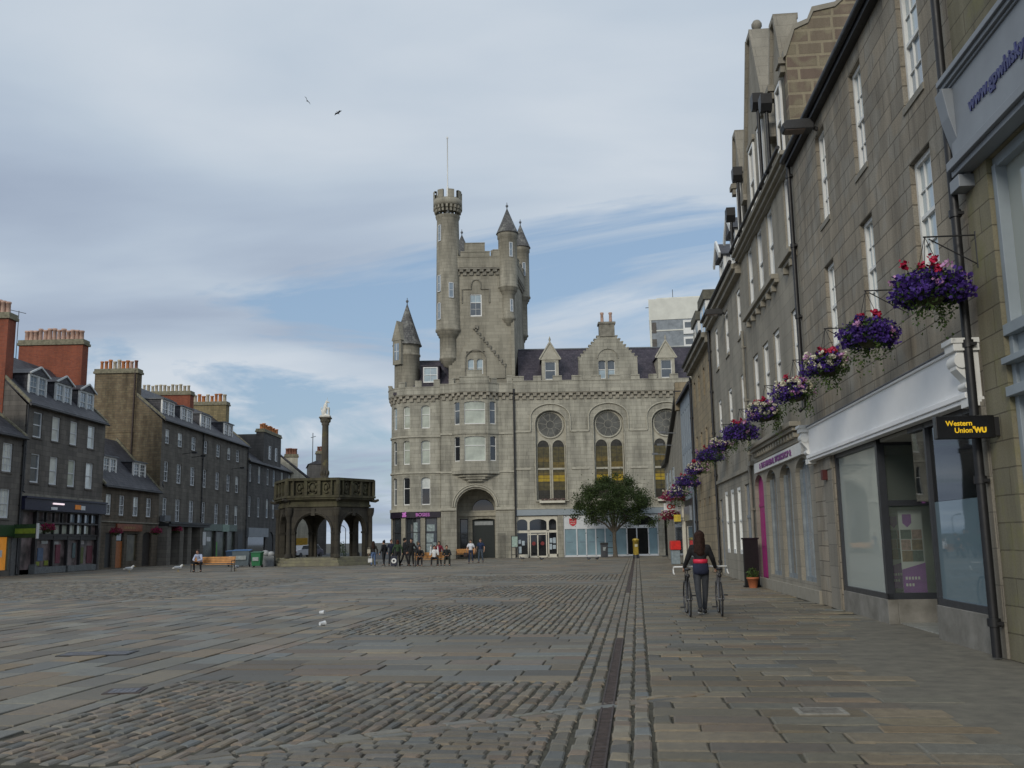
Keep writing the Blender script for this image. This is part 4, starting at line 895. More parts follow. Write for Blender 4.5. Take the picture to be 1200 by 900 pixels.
# --- L1: tall grey block with red chimneys and the navy shop
r = lroot('granite_tenement', 'tall dark granite tenement with pedimented dormers and a navy shopfront between two red chimneys', -.6); W = 11.
rows(r, W, 10.35, [(.95,2.05),(3.3,4.35),(5.75,6.8),(8.3,9.4)], [(8.4,10.0),(5.6,7.4)], G1, 7.8, 14.3, nx=1, nyu=1, nyl=1, pm=[PMD,PWH,PGL,PWH], ground=3.9)
for x in (2.45, 5.85, 9.2): box_dormer(r, x, 10.9, 2.15, 1.6, .65, 7.8, 10.35, 14.3, fm=M('weathered white paint', (.55,.57,.57), .6, var=.2), ped=True, pm=PBL)
sk = MB(); sk.X = Matrix.Translation((4.2, 2.2, 12.62)) @ Matrix.Rotation(math.atan2(3.95, 3.9), 4, 'X'); sk.box(-.35, .35, -.5, .5, 0, .06); sk.build('skylight', WHS, r)
chimney(r, -.05, .85, 1.45, 5.4, 8, 16.0, RED, 12, POTP, LIC, ph=.95); chimney(r, 10.15, 11.05, 1.6, 6.3, 8, 16.45, RED, 13, POTP, LIC, ph=.95, pr=.17)
ae = MB(); ae.tube([(5.5,3.9,14.2),(5.5,3.9,17.6)], .025, 5); ae.tube([(5.5,3.4,17.4),(5.5,4.6,17.7)], .02, 4); ae.build('aerial', IRON, r)
band_ = MB(); band_.box(0, W, -.1, .0, 4.72, 4.9); band_.build('string_course', MATS['weathered granite trim'], r)
q = MB(); q.k = 0
q.box(-.05, 11.05, -.35, .1, 3.9, 4.65); q.box(-.05, 11.05, -.45, .1, 4.6, 4.72)
q.k = 1
for x in (.0, 1.85, 10.4): q.box(x, x+.22, -.12, .1, 0, 3.9)
q.box(.2, 10.4, -.08, .1, 3.82, 3.9); q.box(1.9, 10.4, -.1, .1, 3.1, 3.2); q.box(1.9, 10.4, -.1, .1, 2.35, 2.45); q.box(1.9,10.4,-.06,.1,2.1,2.45)
for i in range(9): q.box(2.07+i*1.04, 2.13+i*1.04, -.08, .08, 2.4, 3.85)
for x in (4.2, 6.1, 7.9): q.box(x, x+.12, -.08, .1, .3, 2.4)
q.k = 2; q.box(2.0, 6.0, -.1, .1, .02, .42); q.box(6.3, 10.4, -.1, .1, .02, .42); q.box(1.65,1.85,-.3,.1,.02,.6)
q.k = 3; q.box(10.62, 11, -.06, .3, 0, 3.9); q.box(0, .02, -.05, .3, 0, 3.9)
q.build('shopfront', [NAVY, DKP, M('grey stallriser', (.14,.15,.155), .7), G1], r)
SHW = M('shop display', (.06,.07,.08), .35, var=.9, scale=1.3, col2=(.13,.1,.1))
q = MB(); q.quad((.2,.12,.3),(10.6,.12,.3),(10.6,.12,3.9),(.2,.12,3.9)); q.build('shop_glass', SHW, r)
for nm, items in (('pale_transom', [(2.1+i*1.04, 3.05+i*1.04, 2.5, 3.05) for i in range(7)]), ('blue_transom', [(6.3+i*1.04, 7.2+i*1.04, 3.25, 3.78) for i in range(4)])):
    for a, b, c, d in items: q = MB(); q.box(a, b, .09, .115, c, d); q.build('transom_pane', PGL if nm[0] == 'p' else PBL, r)
for i, (a, b, c, d, co) in enumerate([(2.3,2.9,.5,.75,(.2,.23,.03)),(3.5,4.0,.5,.8,(.2,.23,.03)),(4.9,5.5,.6,1.8,(.14,.03,.05)),(9.3,10.1,.5,1.7,(.12,.03,.045)),(2.6,3.3,.8,1.6,(.08,.12,.2)),(8.4,8.8,.5,1.6,(.1,.12,.04)),(3.0,3.8,1.85,2.05,(.4,.42,.42)),(4.5,5.2,1.8,2.0,(.35,.35,.35)),(8.3,8.8,1.8,2.05,(.35,.33,.33)),(7.2,7.6,.9,1.9,(.1,.14,.15))]):
    q = MB(); q.box(a, b, .08, .11, c, d); q.build('display_item', M('display %d' % i, co, .6), r)
q = MB(); q.box(6.3,7.1,-.37,-.35,4.1,4.4); q.build('fascia_sign', M('orange sign', (.5,.16,.02), .5, emit=(.6,.2,.02), estr=.15), r)
q = MB(); q.box(7.15,7.75,-.37,-.35,4.08,4.36); q.build('fascia_sign', WHS, r); q = MB(); q.box(3.1,3.9,-.37,-.35,3.98,4.15); q.build('fascia_sign', WHS, r)
q = MB(); q.box(3.3,4.7,-.42,-.35,4.32,4.42); q.build('strip_light', M('strip light', (.8,.7,.75), .5, emit=(1,.8,.85), estr=.8), r)
gutter(r, 0, W, 10.3, IRON); downpipe(r, .08, 4.9, 10.3, IRON)
# --- L2: low brown house
r = lroot('brown_stone_house', 'low brown stone house with two white box dormers and an orange brown signboard', 10.4); W = 10.6
rows(r, W, 5.95, [(.65,1.6),(2.95,3.9),(5.45,6.5),(8.0,9.05)], [(3.9,5.4)], BRN2, 7.4, 10.3, nx=3, nyu=2, nyl=2, pm=[PDK,PMD], base_ops=[(.9,2.1,.1,2.6),(2.75,4.1,.05,2.6),(4.65,6.6,.5,2.55),(7.6,9.3,.05,2.7,.3)])
box_dormer(r, 2.8, 6.95, 2.3, 1.3, .8, 7.4, 5.95, 10.3, pm=PMD); box_dormer(r, 8.3, 6.95, 2.4, 1.3, .8, 7.4, 5.95, 10.3, pm=PMD)
for nm, a, b, c, d, m_ in (('door',.92,2.08,.1,2.6,BLK),('door',2.8,4.05,.05,2.0,ORW),('transom',2.8,4.05,2.05,2.55,PDK),('shop_window',4.7,6.55,.5,2.5,M('dim brown window', (.07,.06,.03), .3, var=.6, scale=2)),('passage_door',7.6,9.3,.05,2.7,M('dark oak', (.015,.01,.008), .6))):
    q = MB(); q.box(a, b, .12, .16, c, d); q.build(nm, m_, r)
q = MB(); q.box(2.5, 7.1, -.14, -.002, 2.75, 3.28); q.build('signboard', M('orange brown board', (.2,.055,.02), .5), r)
for i in range(7): q = MB(); q.box(3.75+i*.3, 3.9+i*.3, -.152, -.141, 2.92, 3.1); q.build('gold_mark', M('dull gold letters', (.3,.18,.06), .5), r)
q = MB(); q.box(0, W, -.08, 0, 3.36, 3.46); q.build('string_course', MATS['weathered granite trim'], r)
gutter(r, 0, W, 5.9, IRON)
dish = MB(); dish.lathe(0, 0, [(.02,0),(.2,.03),(.3,.09),(.29,.1),(.02,.03)], 14); o = dish.build('satellite_dish', LEAD, r, loc=(10.3, -.3, 6.6)); o.rotation_euler = (R(80), 0, R(25))
# --- L3: long four-storey terrace
r = lroot('granite_terrace', 'long four-storey grey granite terrace with a row of white dormers and three wide chimneys', 21.); W = 24.4
cols = [(.8,1.75),(3.7,4.8),(7.05,8.2),(10.25,11.35),(14,15.1),(17.4,18.5),(20.3,21.4)]
rows(r, W, 12.05, cols, [(10.15,11.4),(6.95,8.65),(3.6,5.6)], G2, 8., 15.6, nx=2, nyu=2, nyl=2, pm=[PDK,PMD,PMD], ground=3.2)
gm = MB(); gm.add([(-.03,0,0),(-.03,0,12.05),(-.03,4,15.58),(-.03,8,12.05),(-.03,8,0)], [(0,1,2,3,4)]); gm.box(-.06,-.0,.0,.5,0,12.); gm.build('gable_wall', BRN, r)
for x in (2.6, 7.1, 12.2, 19.2): box_dormer(r, x, 12.4, 2.8, 1.6, .55, 8, 12.05, 15.6, pm=PMD)
chimney(r, -.06, .95, 2.3, 5.9, 11, 16.35, BRN, 9, [POTP,POTO,POTC,POTD,POTO], LIC, ph=.95); chimney(r, 12.6, 13.6, 2.3, 7.4, 12, 16.4, RED, 12, POTC, LIC, ph=.8); chimney(r, 23.3, 24.4, 2.2, 6.2, 12, 16.9, YEL, 8, [POTO,POTO,POTC], LIC, ph=.95, pr=.2)
q = MB(); q.tube([(-.12, 2.5, 9.0), (-.12, 2.45, 16.3)], .07, 6); q.build('flue_pipe', RUST, r)
q = MB()     # porch of the bar: cornice on square piers
q.k = 0; q.box(.1, 10.1, -.9, .1, 3.2, 3.45); q.box(.1, 10.1, -1.05, -.85, 3.4, 3.58)
q.k = 1
for x in (.1, 3.0, 4.9, 8.0): q.box(x, x+.9, -.75, .3, 0, 3.2)
q.box(0, 10.2, .3, .34, 0, 3.3)
q.build('porch', [BLK, G2], r)
for x, wd in ((1.1,1.7),(4.0,.8),(6.0,1.8)): q = MB(); q.box(x, x+wd, .2, .26, .1, 3.0); q.build('bar_window', PDK if wd < 1 else PMD, r)
for x in (1.5, 6.4, 7.1): q = MB(); q.box(x, x+.07, .14, .2, .1, 3.0); q.build('mullion', WHS, r)
for a, c in ((8.6, 2.1), ): q = MB(); q.box(a, a+.75, -.82, -.77, c-.5, c+.7); q.build('notice_board', WHS, r)
q = MB(); q.k = 0; q.box(10.4, 15.9, -.22, .05, 2.95, 3.6); q.k = 1; q.box(15.9, 18, -.24, .05, 2.9, 3.6); q.k = 0; q.box(18, 20.6, -.22, .05, 2.95, 3.6); q.k = 2
for x in (10.4, 14.2, 17.6, 20.4): q.box(x, x+.25, -.1, .1, 0, 2.95)
q.box(20.9, 24.4, 0, .1, 0, 3.2); q.box(10.6,20.4,-.06,.1,.02,.4)
q.build('shopfront', [TEAL, PGR, G3], r)
q = MB(); q.quad((10.4,.09,.3),(20.6,.09,.3),(20.6,.09,2.95),(10.4,.09,2.95)); q.build('shop_glass', M('dim green display', (.025,.04,.036), .3, var=.9, scale=1.1, col2=(.06,.07,.05)), r)
q = MB(); q.box(15,15.25,.05,.08,.5,1.9); q.build('display_item', M('bright green strip', (.1,.4,.05), .5), r); q = MB(); q.box(10.55, 11.6, -.5, -.42, 1.95, 2.35); q.build('projecting_sign', WHS, r)
q = MB(); q.box(21.6,23.2,-.02,.0,.1,2.7); q.build('door', BLK, r)
gutter(r, 0, W, 12., IRON); downpipe(r, 10.0, 3.6, 12., IRON); downpipe(r, 24.2, 0, 12., IRON)
for x, z in ((4.9, 9.6), (7.2, 9.5), (19, 9.3)): q = MB(); q.bar((x,0,z), (x,-.9,z+.1), .05); q.box(x-.12, x+.12, -1.3, -.85, z+.02, z+.18); q.build('floodlight', IRON, r)
q = MB(); q.box(.1,1.4,-.5,-.1,3.62,4.1); q.build('planter_box', LEAD, r)
# --- L4
r = lroot('dark_granite_house', 'dark granite house with a tall chimneyed wallhead block beyond the long terrace', 45.4); W = 21.3
rows(r, W, 10.6, [(.7,1.6),(4.1,5.1),(7.6,8.6),(10.3,11.3),(14,15),(17.5,18.5)], [(8.4,10.3),(4.6,6.8)], G3, 8, 13.8, nx=2, nyu=1, nyl=1, pm=[PMD,PBL], base_ops=[(.8,7.6,.2,2.4),(8.6,11.2,0,3.,1.)])
q = MB(); q.box(6.0, 13.6, -.01, 5, 10.4, 14.2); 
blk = q.build('wallhead_block', G3, r)
for x in (8, 10.8): win_part(blk, 'window', x, -.03, 11.4, .9, 1.6, WHS, PMD, 1, 2)
chimney(r, 6.0, 13.6, .0, .9, 14, 14.7, G3, 9, POTO, LIC, axis='x', ph=.8, pr=.22)
q = MB(); q.box(.4, 8.2, -.2, 0, 2.4, 3.4); q.build('fascia', GYF, r); q = MB(); q.box(.8, 7.6, .1, .14, .2, 2.4); q.build('shop_glass', PDK, r); q = MB(); q.box(8.6,11.2,.1,.16,0,3.); q.build('passage_door', BLK, r); gutter(r, 0, W, 10.55, IRON)
# --- L5, L6: gables closing the street behind the market cross
r = thing('rubble_gable_house', 'pale rubble gable with stepped-back chimneys closing the street behind the market cross', 'building', (-30.6, 122, 0), .27)
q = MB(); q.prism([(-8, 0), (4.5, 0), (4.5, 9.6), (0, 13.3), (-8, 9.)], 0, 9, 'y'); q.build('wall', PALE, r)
q = MB(); q.prism([(-8.3, 8.95), (0, 13.4), (4.8, 9.5), (4.8, 9.8), (0, 13.65), (-8.3, 9.2)], .3, 9, 'y'); q.build('roof', SLT, r)
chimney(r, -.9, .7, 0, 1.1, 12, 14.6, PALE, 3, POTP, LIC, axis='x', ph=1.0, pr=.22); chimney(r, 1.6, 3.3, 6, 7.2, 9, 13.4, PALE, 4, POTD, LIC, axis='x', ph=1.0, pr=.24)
q = MB(); q.box(-1.0, 4.4, -.25, 0, 1.3, 2.3); q.build('fascia', M('yellow fascia', (.45,.26,.02), .5), r)
for x in (-2.5, .8): win_part(r, 'window', x, -.02, 5, 1.1, 1.9, WHS, PDK, 2, 2)
r = thing('dark_gable_house', 'dark stone house with ragged chimneys farthest along behind the column', 'building', (-29.5, 138, 0), .25)
q = MB(); q.box(0, 2.6, 0, 8, 0, 12.9); q.build('wall', G3, r); q = MB(); q.prism([(-.2,12.9),(2.8,12.9),(1.2,13.5)], -.1, 8.1, 'y'); q.build('roof', SLT, r)
chimney(r, 1.0, 2.5, 0, 1.2, 12.8, 14.7, G3, 3, POTD, LIC, axis='x', ph=.9, pr=.2); q = MB(); q.tube([(.5,.5,12.9),(.5,.5,17.5)], .05, 4); q.tube([(.2,.5,16.8),(.9,.5,17.0)], .04, 4); q.build('aerial', IRON, r)
# ================================================================ RIGHT-HAND ROW (local x runs towards the camera, x = s1 - s)
RROT = math.atan2(-TR.y, -TR.x)
def rroot(name, label, s1, cat='building'): p = P0 + TR*s1; return thing(name, label, cat, (p.x, p.y, 0), RROT)
def rpt(s, d, z=0.): p = P0 + TR*s + Vector((-TR.y, TR.x))*d; return (p.x, p.y, z)
def flip(s1, l): return [(s1-q[1], s1-q[0]) + tuple(q[2:]) for q in l]
# --- R0
r = rroot('corner_shop_building', 'granite building with a pale grey two-storey shopfront at the right edge', 0.)
q = MB(); pa = straight(0, 16); wall(q, pa, 0, 16, 0, 11.5, [(.72, 15, .6, 6.3)], .5); shell(q, 0, 16, 9, 11.5, 15.5); q.build('wall', ashlar('buff granite blocks', (.24,.215,.145), (.2,.185,.13), (.12,.105,.075), .8, .34, .01, .85, .45, .4, lichen=(.2,.19,.09)), r)
q = MB(); gable_roof(q, 0, 16, 9, 11.5, 15.5); q.build('roof', SLT, r)
q = MB(); q.k = 0; q.box(.1, 15.9, -.16, .02, 6.5, 7.62); q.box(.03, 16, -.27, .02, 7.62, 7.7); q.box(.03, 16, -.23, .02, 7.56, 7.62); q.box(.03, 16, -.19, .02, 7.52, 7.56)
q.box(.1, 15.9, -.26, .02, 6.38, 6.5); q.box(.1, 15.9, -.2, .02, 6.3, 6.38)
q.prism([(-.02,6.25),(-.1,6.3),(-.14,6.7),(-.24,7.1),(-.3,7.5),(-.02,7.5)], .02, .3, 'x'); q.box(.0,.33,-.2,.02,6.1,6.27)
q.build('fascia', GYF, r, bevel=.008)
text('www.gpwhisky.com', .27, M('navy lettering', (.03,.035,.14), .5), r, (.8, -.17, 7.0), align='LEFT', bold=.008)
q = MB(); q.k = 0
for z0, z1, y0 in ((3.98,4.12,.0),(6.16,6.3,.08),(3.62,3.7,-.06),(3.7,3.98,.12),(3.22,3.34,-.04),(3.34,3.62,.1),(.45,.6,0)): q.box(.72, 15, y0, .3, z0, z1)
for x in (.72, 4.6, 8.4, 12): q.box(x, x+.11, .06, .3, .6, 6.2)
q.build('shop_frame', GYB, r, bevel=.006)
q = MB(); q.prism([(1.05,3.36),(2.4,3.36),(2.3,3.6),(1.5,3.57),(1.35,3.5),(1.2,3.48)], .085, .098, 'y'); q.build('peeled_patch', M('exposed rusty board', (.13,.05,.03), .9, var=.4), r)
q = MB(); q.quad((.8,.2,4.1),(15,.2,4.1),(15,.2,6.2),(.8,.2,6.2)); q.build('upper_glass', glass('shop glass', (.75,.8,.78), .6, frost=(.58,.62,.57)), r)  # pale diffuse colour paints the bright reflection into the upper panes
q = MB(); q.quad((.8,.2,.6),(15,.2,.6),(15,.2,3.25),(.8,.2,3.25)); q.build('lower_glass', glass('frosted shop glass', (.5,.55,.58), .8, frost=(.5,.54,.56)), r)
q = MB(); q.box(1.0, 1.5, .185, .195, 1.75, 2.25); st_ = q.build('window_sticker', M('red sticker', (.5,.02,.03), .5), r); text('C', .3, WHT, st_, (1.2, .18, 2.0), name='sticker_text')
INT = M('pale plastered interior', (.52,.56,.5), .9, var=.1, scale=1.2); FLR = M('grey shop floor', (.16,.16,.155), .6)
q = MB(); q.box(.75, 15, 3.2, 3.3, 0, 6.3); q.box(.72,.76,.3,3.3,0,6.3); q.box(.75, 15, .32, 3.2, 3.3, 3.6); q.box(.75,15,.32,3.2,6.22,6.3); q.build('interior', INT, r)
# --- R1
S1 = 10.3
r = rroot('granite_shop_house', 'brown granite house with tall white sashes over an empty white-fascia shop', S1); pa = straight(0, S1)
ops = flip(S1, [(1.15,2.08,8.3,10.35),(4.22,5.03,8.3,10.35),(7.12,7.93,8.3,10.35),(1.15,2.08,5.5,7.35),(4.22,5.03,5.5,7.35),(7.12,7.93,5.5,7.35)])
q = MB(); wall(q, pa, 0, S1, 3.3, 10.85, ops, .17); wall(q, pa, 0, 1.95, 0, 3.3); wall(q, pa, 9.9, S1, 0, 3.3); shell(q, 0, S1, 9, 10.85, 14.2)
q.quad((9.9,0,0),(9.9,0,3.3),(9.9,.5,3.3),(9.9,.5,0)); q.quad((1.95,0,0),(1.95,.5,0),(1.95,.5,3.3),(1.95,0,3.3))
q.build('wall', R1M, r)
for a, b, c, d in ops: window(r, pa, a, b, c, d, .13, WHT, PBL if c > 8 else PGB, nx=3, nyu=2, nyl=2, fw=.075, upper=PGB)
for a, b, c, d in ops: q = MB(); q.box(a-.02, b+.02, -.025, .14, c-.11, c-.003); q.build('window_sill', PIER, r)
PRM = ashlar('pier blocks', (.24,.22,.185), (.2,.185,.155), (.14,.13,.11), .9, .46, .008, .85, .3, .3)
for x0, x1 in ((1.15, 1.9), (9.92, 10.28)):
    q = MB(); q.box(x0, x1, -.035, .02, .0, 3.3); q.box(x0+.02 if x0 > 5 else 1.5, x1-.005, -.06, .02, 3.0, 3.27); q.build('pier', PRM, r)
q = MB(); gable_roof(q, 0, S1, 9, 10.85, 14.2, ov=.2); q.build('roof', SLT, r)
gutter(r, -.2, S1+.1, 10.86, BLK, y=-.2, r=.085); q = MB(); q.box(-.1, S1, -.16, -.002, 10.68, 10.8); q.build('eaves_board', BLK, r)
q = MB(); q.k = 0   # white fascia with consoles
q.box(.25, 10.15, -.14, .02, 3.42, 4.03); q.box(.25, 10.15, -.18, .02, 4.03, 4.07); q.box(.25, 10.15, -.2, .0, 3.34, 3.42); q.box(.25,10.15,-.17,.0,3.28,3.34)
q.build('fascia', M('bright white fascia', (.82,.82,.82), .5, var=.04, scale=2), r, bevel=.01)
q = MB(); q.box(.2,10.2,-.2,.02,4.07,4.085); q.build('fascia_flashing', LEAD, r)
for x in (.02, 9.92):
    q = MB(); q.box(x, x+.34, -.33, .02, 3.96, 4.12); q.box(x-.02, x+.36, -.36, .02, 4.06, 4.13); q.prism([(0,3.3),(-.13,3.3),(-.14,3.5),(-.2,3.6),(-.3,3.72),(-.31,3.86),(-.28,3.96),(0,3.96)], x+.05, x+.29, 'x')
    q.X = Matrix.Translation((x+.17, -.23, 3.83)) @ Matrix.Rotation(PI/2, 4, 'Y'); q.cyl(0, 0, -.15, .15, .1, n=14); q.X = Matrix.Translation((x+.17, -.16, 3.5)) @ Matrix.Rotation(PI/2, 4, 'Y'); q.cyl(0, 0, -.14, .14, .055, n=12); q.X = None; q.box(x+.0,x+.34,-.18,.02,3.22,3.34)
    q.build('console', WHT, r, bevel=.006)
# the shop: display windows either side of a recessed entrance
CONC = M('rendered stallriser', (.19,.18,.155), .9, var=.25, scale=2.5, bump=.2, bscale=60, col2=(.2,.19,.17))
q = MB(); q.box(1.95, 5.12, .02, .2, -.02, .42); q.box(5.0, 5.12, .2, 2.3, -.02, .42); q.build('stallriser', CONC, r, bevel=.01); q = MB(); q.box(7.72, 9.9, -.0, .2, -.02, .5); q.box(7.72, 7.84, .2, 2.3, -.02, .5); q.build('stallriser', CONC, r, bevel=.01)
q = MB(); t = .07
q.box(1.95, 2.07, .03, .14, .42, 3.3); q.box(5.0, 5.13, .03, .16, .42, 3.3); q.box(1.95, 5.13, .03, .14, .42, .52); q.box(1.95, 5.13, .03, .14, 3.2, 3.3)
q.box(5.02, 5.12, .14, 2.3, .42, .53); q.box(5.02, 5.12, .14, 2.3, 2.08, 2.18); q.box(5.02, 5.12, .14, 2.3, 3.18, 3.3); q.box(5.02, 5.12, 2.2, 2.32, .4, 3.3)
q.box(7.72, 9.9, .02, .14, .5, .6); q.box(7.72, 7.8, .02, .12, .5, 3.3); q.box(9.82, 9.9, .02, .14, .5, 3.3); q.box(6.95, 9.9, .02, .14, 3.2, 3.3); q.box(7.74, 7.82, .14, 2.3, .5, .6)
q.box(5.1, 7.74, 2.24, 2.32, 2.08, 2.18); q.box(6.3, 6.4, 2.24, 2.3, 0, 2.1); q.box(7.3,7.4,2.24,2.3,0,2.1); q.box(6.3,7.4,2.24,2.3,0,.15)
q.build('window_frame', DGY, r)
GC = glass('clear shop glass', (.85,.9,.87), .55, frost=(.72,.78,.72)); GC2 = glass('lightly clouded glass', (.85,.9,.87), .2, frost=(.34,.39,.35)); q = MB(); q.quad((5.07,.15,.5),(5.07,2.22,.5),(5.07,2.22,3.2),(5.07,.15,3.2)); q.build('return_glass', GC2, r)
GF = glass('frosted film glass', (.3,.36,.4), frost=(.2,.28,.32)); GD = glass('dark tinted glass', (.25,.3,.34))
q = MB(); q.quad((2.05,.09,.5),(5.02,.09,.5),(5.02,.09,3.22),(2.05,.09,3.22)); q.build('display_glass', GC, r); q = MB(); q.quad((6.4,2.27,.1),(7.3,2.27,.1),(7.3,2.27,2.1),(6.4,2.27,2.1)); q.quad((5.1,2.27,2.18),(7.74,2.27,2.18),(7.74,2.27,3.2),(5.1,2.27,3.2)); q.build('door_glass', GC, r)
q = MB(); q.quad((7.78,.08,.58),(9.84,.08,.58),(9.84,.08,2.05),(7.78,.08,2.05)); q.build('frosted_glass', GF, r)
q = MB(); q.quad((6.97,.08,2.055),(9.84,.08,2.055),(9.84,.08,3.22),(6.97,.08,3.22)); q.build('upper_glass', GD, r)
q = MB(); q.box(1.9, 9.95, 5.0, 5.1, 0, 3.3); q.box(1.85, 1.95, .2, 5, 0, 3.3); q.box(9.9, 9.96, .2, 5, 0, 3.3); q.build('interior_wall', INT, r)
q = MB(); q.box(1.95, 9.9, .1, 5.0, 3.24, 3.3); q.build('soffit', M('dull white ceiling', (.4,.4,.37), .8, var=.08), r); q = MB(); q.box(1.95, 9.9, .22, 5, -.02, .012); q.build('shop_floor', M('pale vinyl floor', (.3,.3,.27), .5), r)
for x, y in ((6.2, 1.0), (3.4, 2.2)): q = MB(); q.cyl(x, y, 3.2, 3.24, .14, n=16); q.build('ceiling_light', M('dim diffuser', (.25,.25,.24), .5), r)
q = MB(); q.box(1.32,1.5,-.14,-.035,2.78,3.0); q.build('alarm_box', M('dark red box', (.07,.01,.01), .5), r)
downpipe(r, S1-.06, -.1, 12.2, BLK, y=-.14, r=.06, shoe=False)
# floodlight on the eaves
fl_ = thing('floodlight', 'near black box floodlight below the gutter over the white-fascia shop', 'floodlight', rpt(7.6, .0, 10.4), RROT)
q = MB(); q.prism([(-.75,.0),(-.8,.12),(-.7,.22),(-.2,.24),(-.1,.1),(-.12,.0)], -.16, .16, 'x'); q.build('housing', IRON, fl_, bevel=.02); q = MB(); q.bar((0,-.15,.1), (0,.0,.02), .07); q.build('bracket', IRON, fl_); q = MB(); q.box(-.14,.14,-.73,-.3,-.012,-.001); q.build('lens', M('amber lamp lens', (.09,.06,.045), .3), fl_)
dup(fl_, rpt(23.6, .0, 10.0), RROT, 'far grey floodlight under the cornice of the plain granite house')
# hanging box sign
ws = thing('hanging_sign', 'black box sign with yellow lettering beside the drainpipe', 'sign', rpt(-.3, .0, 2.9), RROT + PI/2)
q = MB(); q.box(-.78, -.06, -.06, .06, -.145, .145); q.build('box', M('black acrylic', (.008,.008,.009), .25), ws, bevel=.01); q = MB(); q.box(-.06, .06, -.05, .05, -.12, .12); q.build('bracket', BLK, ws)
YL = M('sign yellow', (.8,.5,.01), .5, emit=(.9,.55,.02), estr=.25)
text('Western', .09, YL, ws, (-.66, -.063, .045), align='LEFT', ext=.002, bold=.002); text('Union', .09, YL, ws, (-.56, -.063, -.045), align='LEFT', ext=.002, bold=.002); text('WU', .088, YL, ws, (-.315, -.063, -.045), align='LEFT', ext=.002, bold=.006, sx=.95); text("''", .088, YL, ws, (-.335, -.063, -.035), align='LEFT', ext=.002, bold=.005)
# banner in the empty shop, and its reflection built as a second one
def banner(x, y, z, rot, lab, w_=.42, h=1.55):
    p = (Matrix.Translation((*(P0+TR*S1), 0)) @ Matrix.Rotation(RROT, 4, 'Z')) @ Vector((x, y, z)); t = thing('roller_banner', lab, 'banner', p, RROT + rot)
    PU = M('banner purple', (.25,.06,.36), .6); q = MB(); q.k = 0; q.box(-w_/2, w_/2, 0, .012, .05, h); q.k = 1; q.box(-w_/2, w_/2, -.003, 0, .05, .48); q.prism([(-w_/2,.48),(w_/2,.48),(w_/2,.6)], -.003, 0, 'y')
    q.k = 2; q.box(-w_*.45, 0, -.003, 0, .62, .82); q.k = 3; q.box(0, w_*.45, -.003, 0, .62, .82); q.k = 4; q.box(-w_*.45, -.02, -.003, 0, .83, 1.02); q.k = 2; q.box(0, w_*.45, -.003, 0, .83, 1.02); q.k = 3; q.box(-w_*.45,0,-.003,0,1.03,1.2); q.k = 4; q.box(.01,w_*.45,-.003,0,1.03,1.2)
    q.build('panel', [WHS, PU, M('photo brown', (.2,.13,.07), .6, var=.5, scale=14), M('photo green', (.06,.1,.09), .6, var=.6, scale=14), M('photo pink', (.35,.22,.2), .6, var=.5, scale=14)], t)
    q = MB(); q.prism([(-.14,1.48),(.02,1.48),(.02,1.32),(-.06,1.24),(-.14,1.32)], -.004, 0, 'y'); q.build('crest', PU, t)
    q = MB(); q.box(-w_/2-.02, w_/2+.02, -.1, .1, 0, .05); q.build('base', LEAD, t)
    for k, (zz, n) in enumerate(((.3, 5), (.18, 3))):
        for i in range(n): q = MB(); q.box(-.16+i*.055, -.125+i*.055, -.006, -.003, zz, zz+.05); q.build('white_wording', WHT, t)
    return t
banner(4.8, .62, .45, PI/2, 'purple and white roller banner behind the glass of the shop entrance'); banner(3.0, .9, .45, PI/2+.25, 'reflection of the purple banner built as a tilted copy in the left display window of the empty shop')  # second banner is added as a solid stand-in for the reflection
# --- R2
S2 = 19.3
r = rroot('gabled_granite_house', 'grey granite house with tall shaped gables above the arched shop with a magenta door', S2); W = S2-S1; pa = straight(0, W)
cl = [(10.8,11.7),(13.4,14.3),(15.15,16.1),(17.0,17.95)]
ops = flip(S2, [(a,b,8.7,10.8) for a,b in cl] + [(a,b,5.5,7.25) for a,b in cl]); ar_ = flip(S2, [(10.75,12.45,.45,3.5,.42),(12.95,14.65,.45,3.5,.42),(15.15,16.85,.45,3.5,.42),(17.35,19.0,.1,3.5,.42)])
q = MB(); wall(q, pa, 0, W, 0, 11., ops+ar_, .26); shell(q, 0, W, 10, 11, None); q.quad((0,10,11),(0,0,11),(0,.01,11),(0,10,11.01)); q.build('wall', R2M, r)
for a, b, c, d in ops: window(r, pa, a, b, c, d, .1, WHT, PMD if c < 8 else PBL, nx=1, nyu=1, nyl=1, fw=.11)
for i, (a, b, c, d, e) in enumerate(ar_[1:] if ar_[0][2] < .2 else ar_[:-1]): pass
for (a, b, c, d, e) in ar_:
    if c > .2: window(r, pa, a, b, c, d, .16, M('grey window paint', (.2,.225,.24), .6), PBL if a > 5 else PMD, nx=2, nyu=1, nyl=1, fw=.08, rail=False, split=.8)
q = MB(); a, b = ar_[3][0], ar_[3][1]; q.box(a, b, .12, .18, .1, 2.5); q.box(a, b, .1, .18, 2.5, 2.6); q.box(a, b, .12, .18, 2.6, 3.5)
for z0, z1 in ((.3,1.1),(1.25,2.3)): 
    for x0, x1 in ((a+.15, a+.75), (b-.75, b-.15)): q.box(x0, x1, .105, .12, z0, z1)
dd = q.build('door', M('magenta door', (.33,.01,.16), .4, var=.08), r, bevel=.004); q = MB(); q.ball((b-.1,.08,1.15), .035); q.box(b-.28,b-.2,.08,.1,1.0,1.25); q.build('handle', M('brass', (.5,.4,.2), .3, metal=.8), dd)
q = MB(); q.k = 0   # mouldings
q.box(0, W, -.3, .02, 10.98, 11.1); q.box(0, W, -.2, .02, 10.86, 10.98); q.box(0, W, -.1, .02, 10.78, 10.86)
for u0, u1 in flip(S2, [(13.,18.4),(10.5,12.)]): q.box(u0, u1, -.2, .02, 8.52, 8.66); q.box(u0, u1, -.11, .02, 8.42, 8.52)
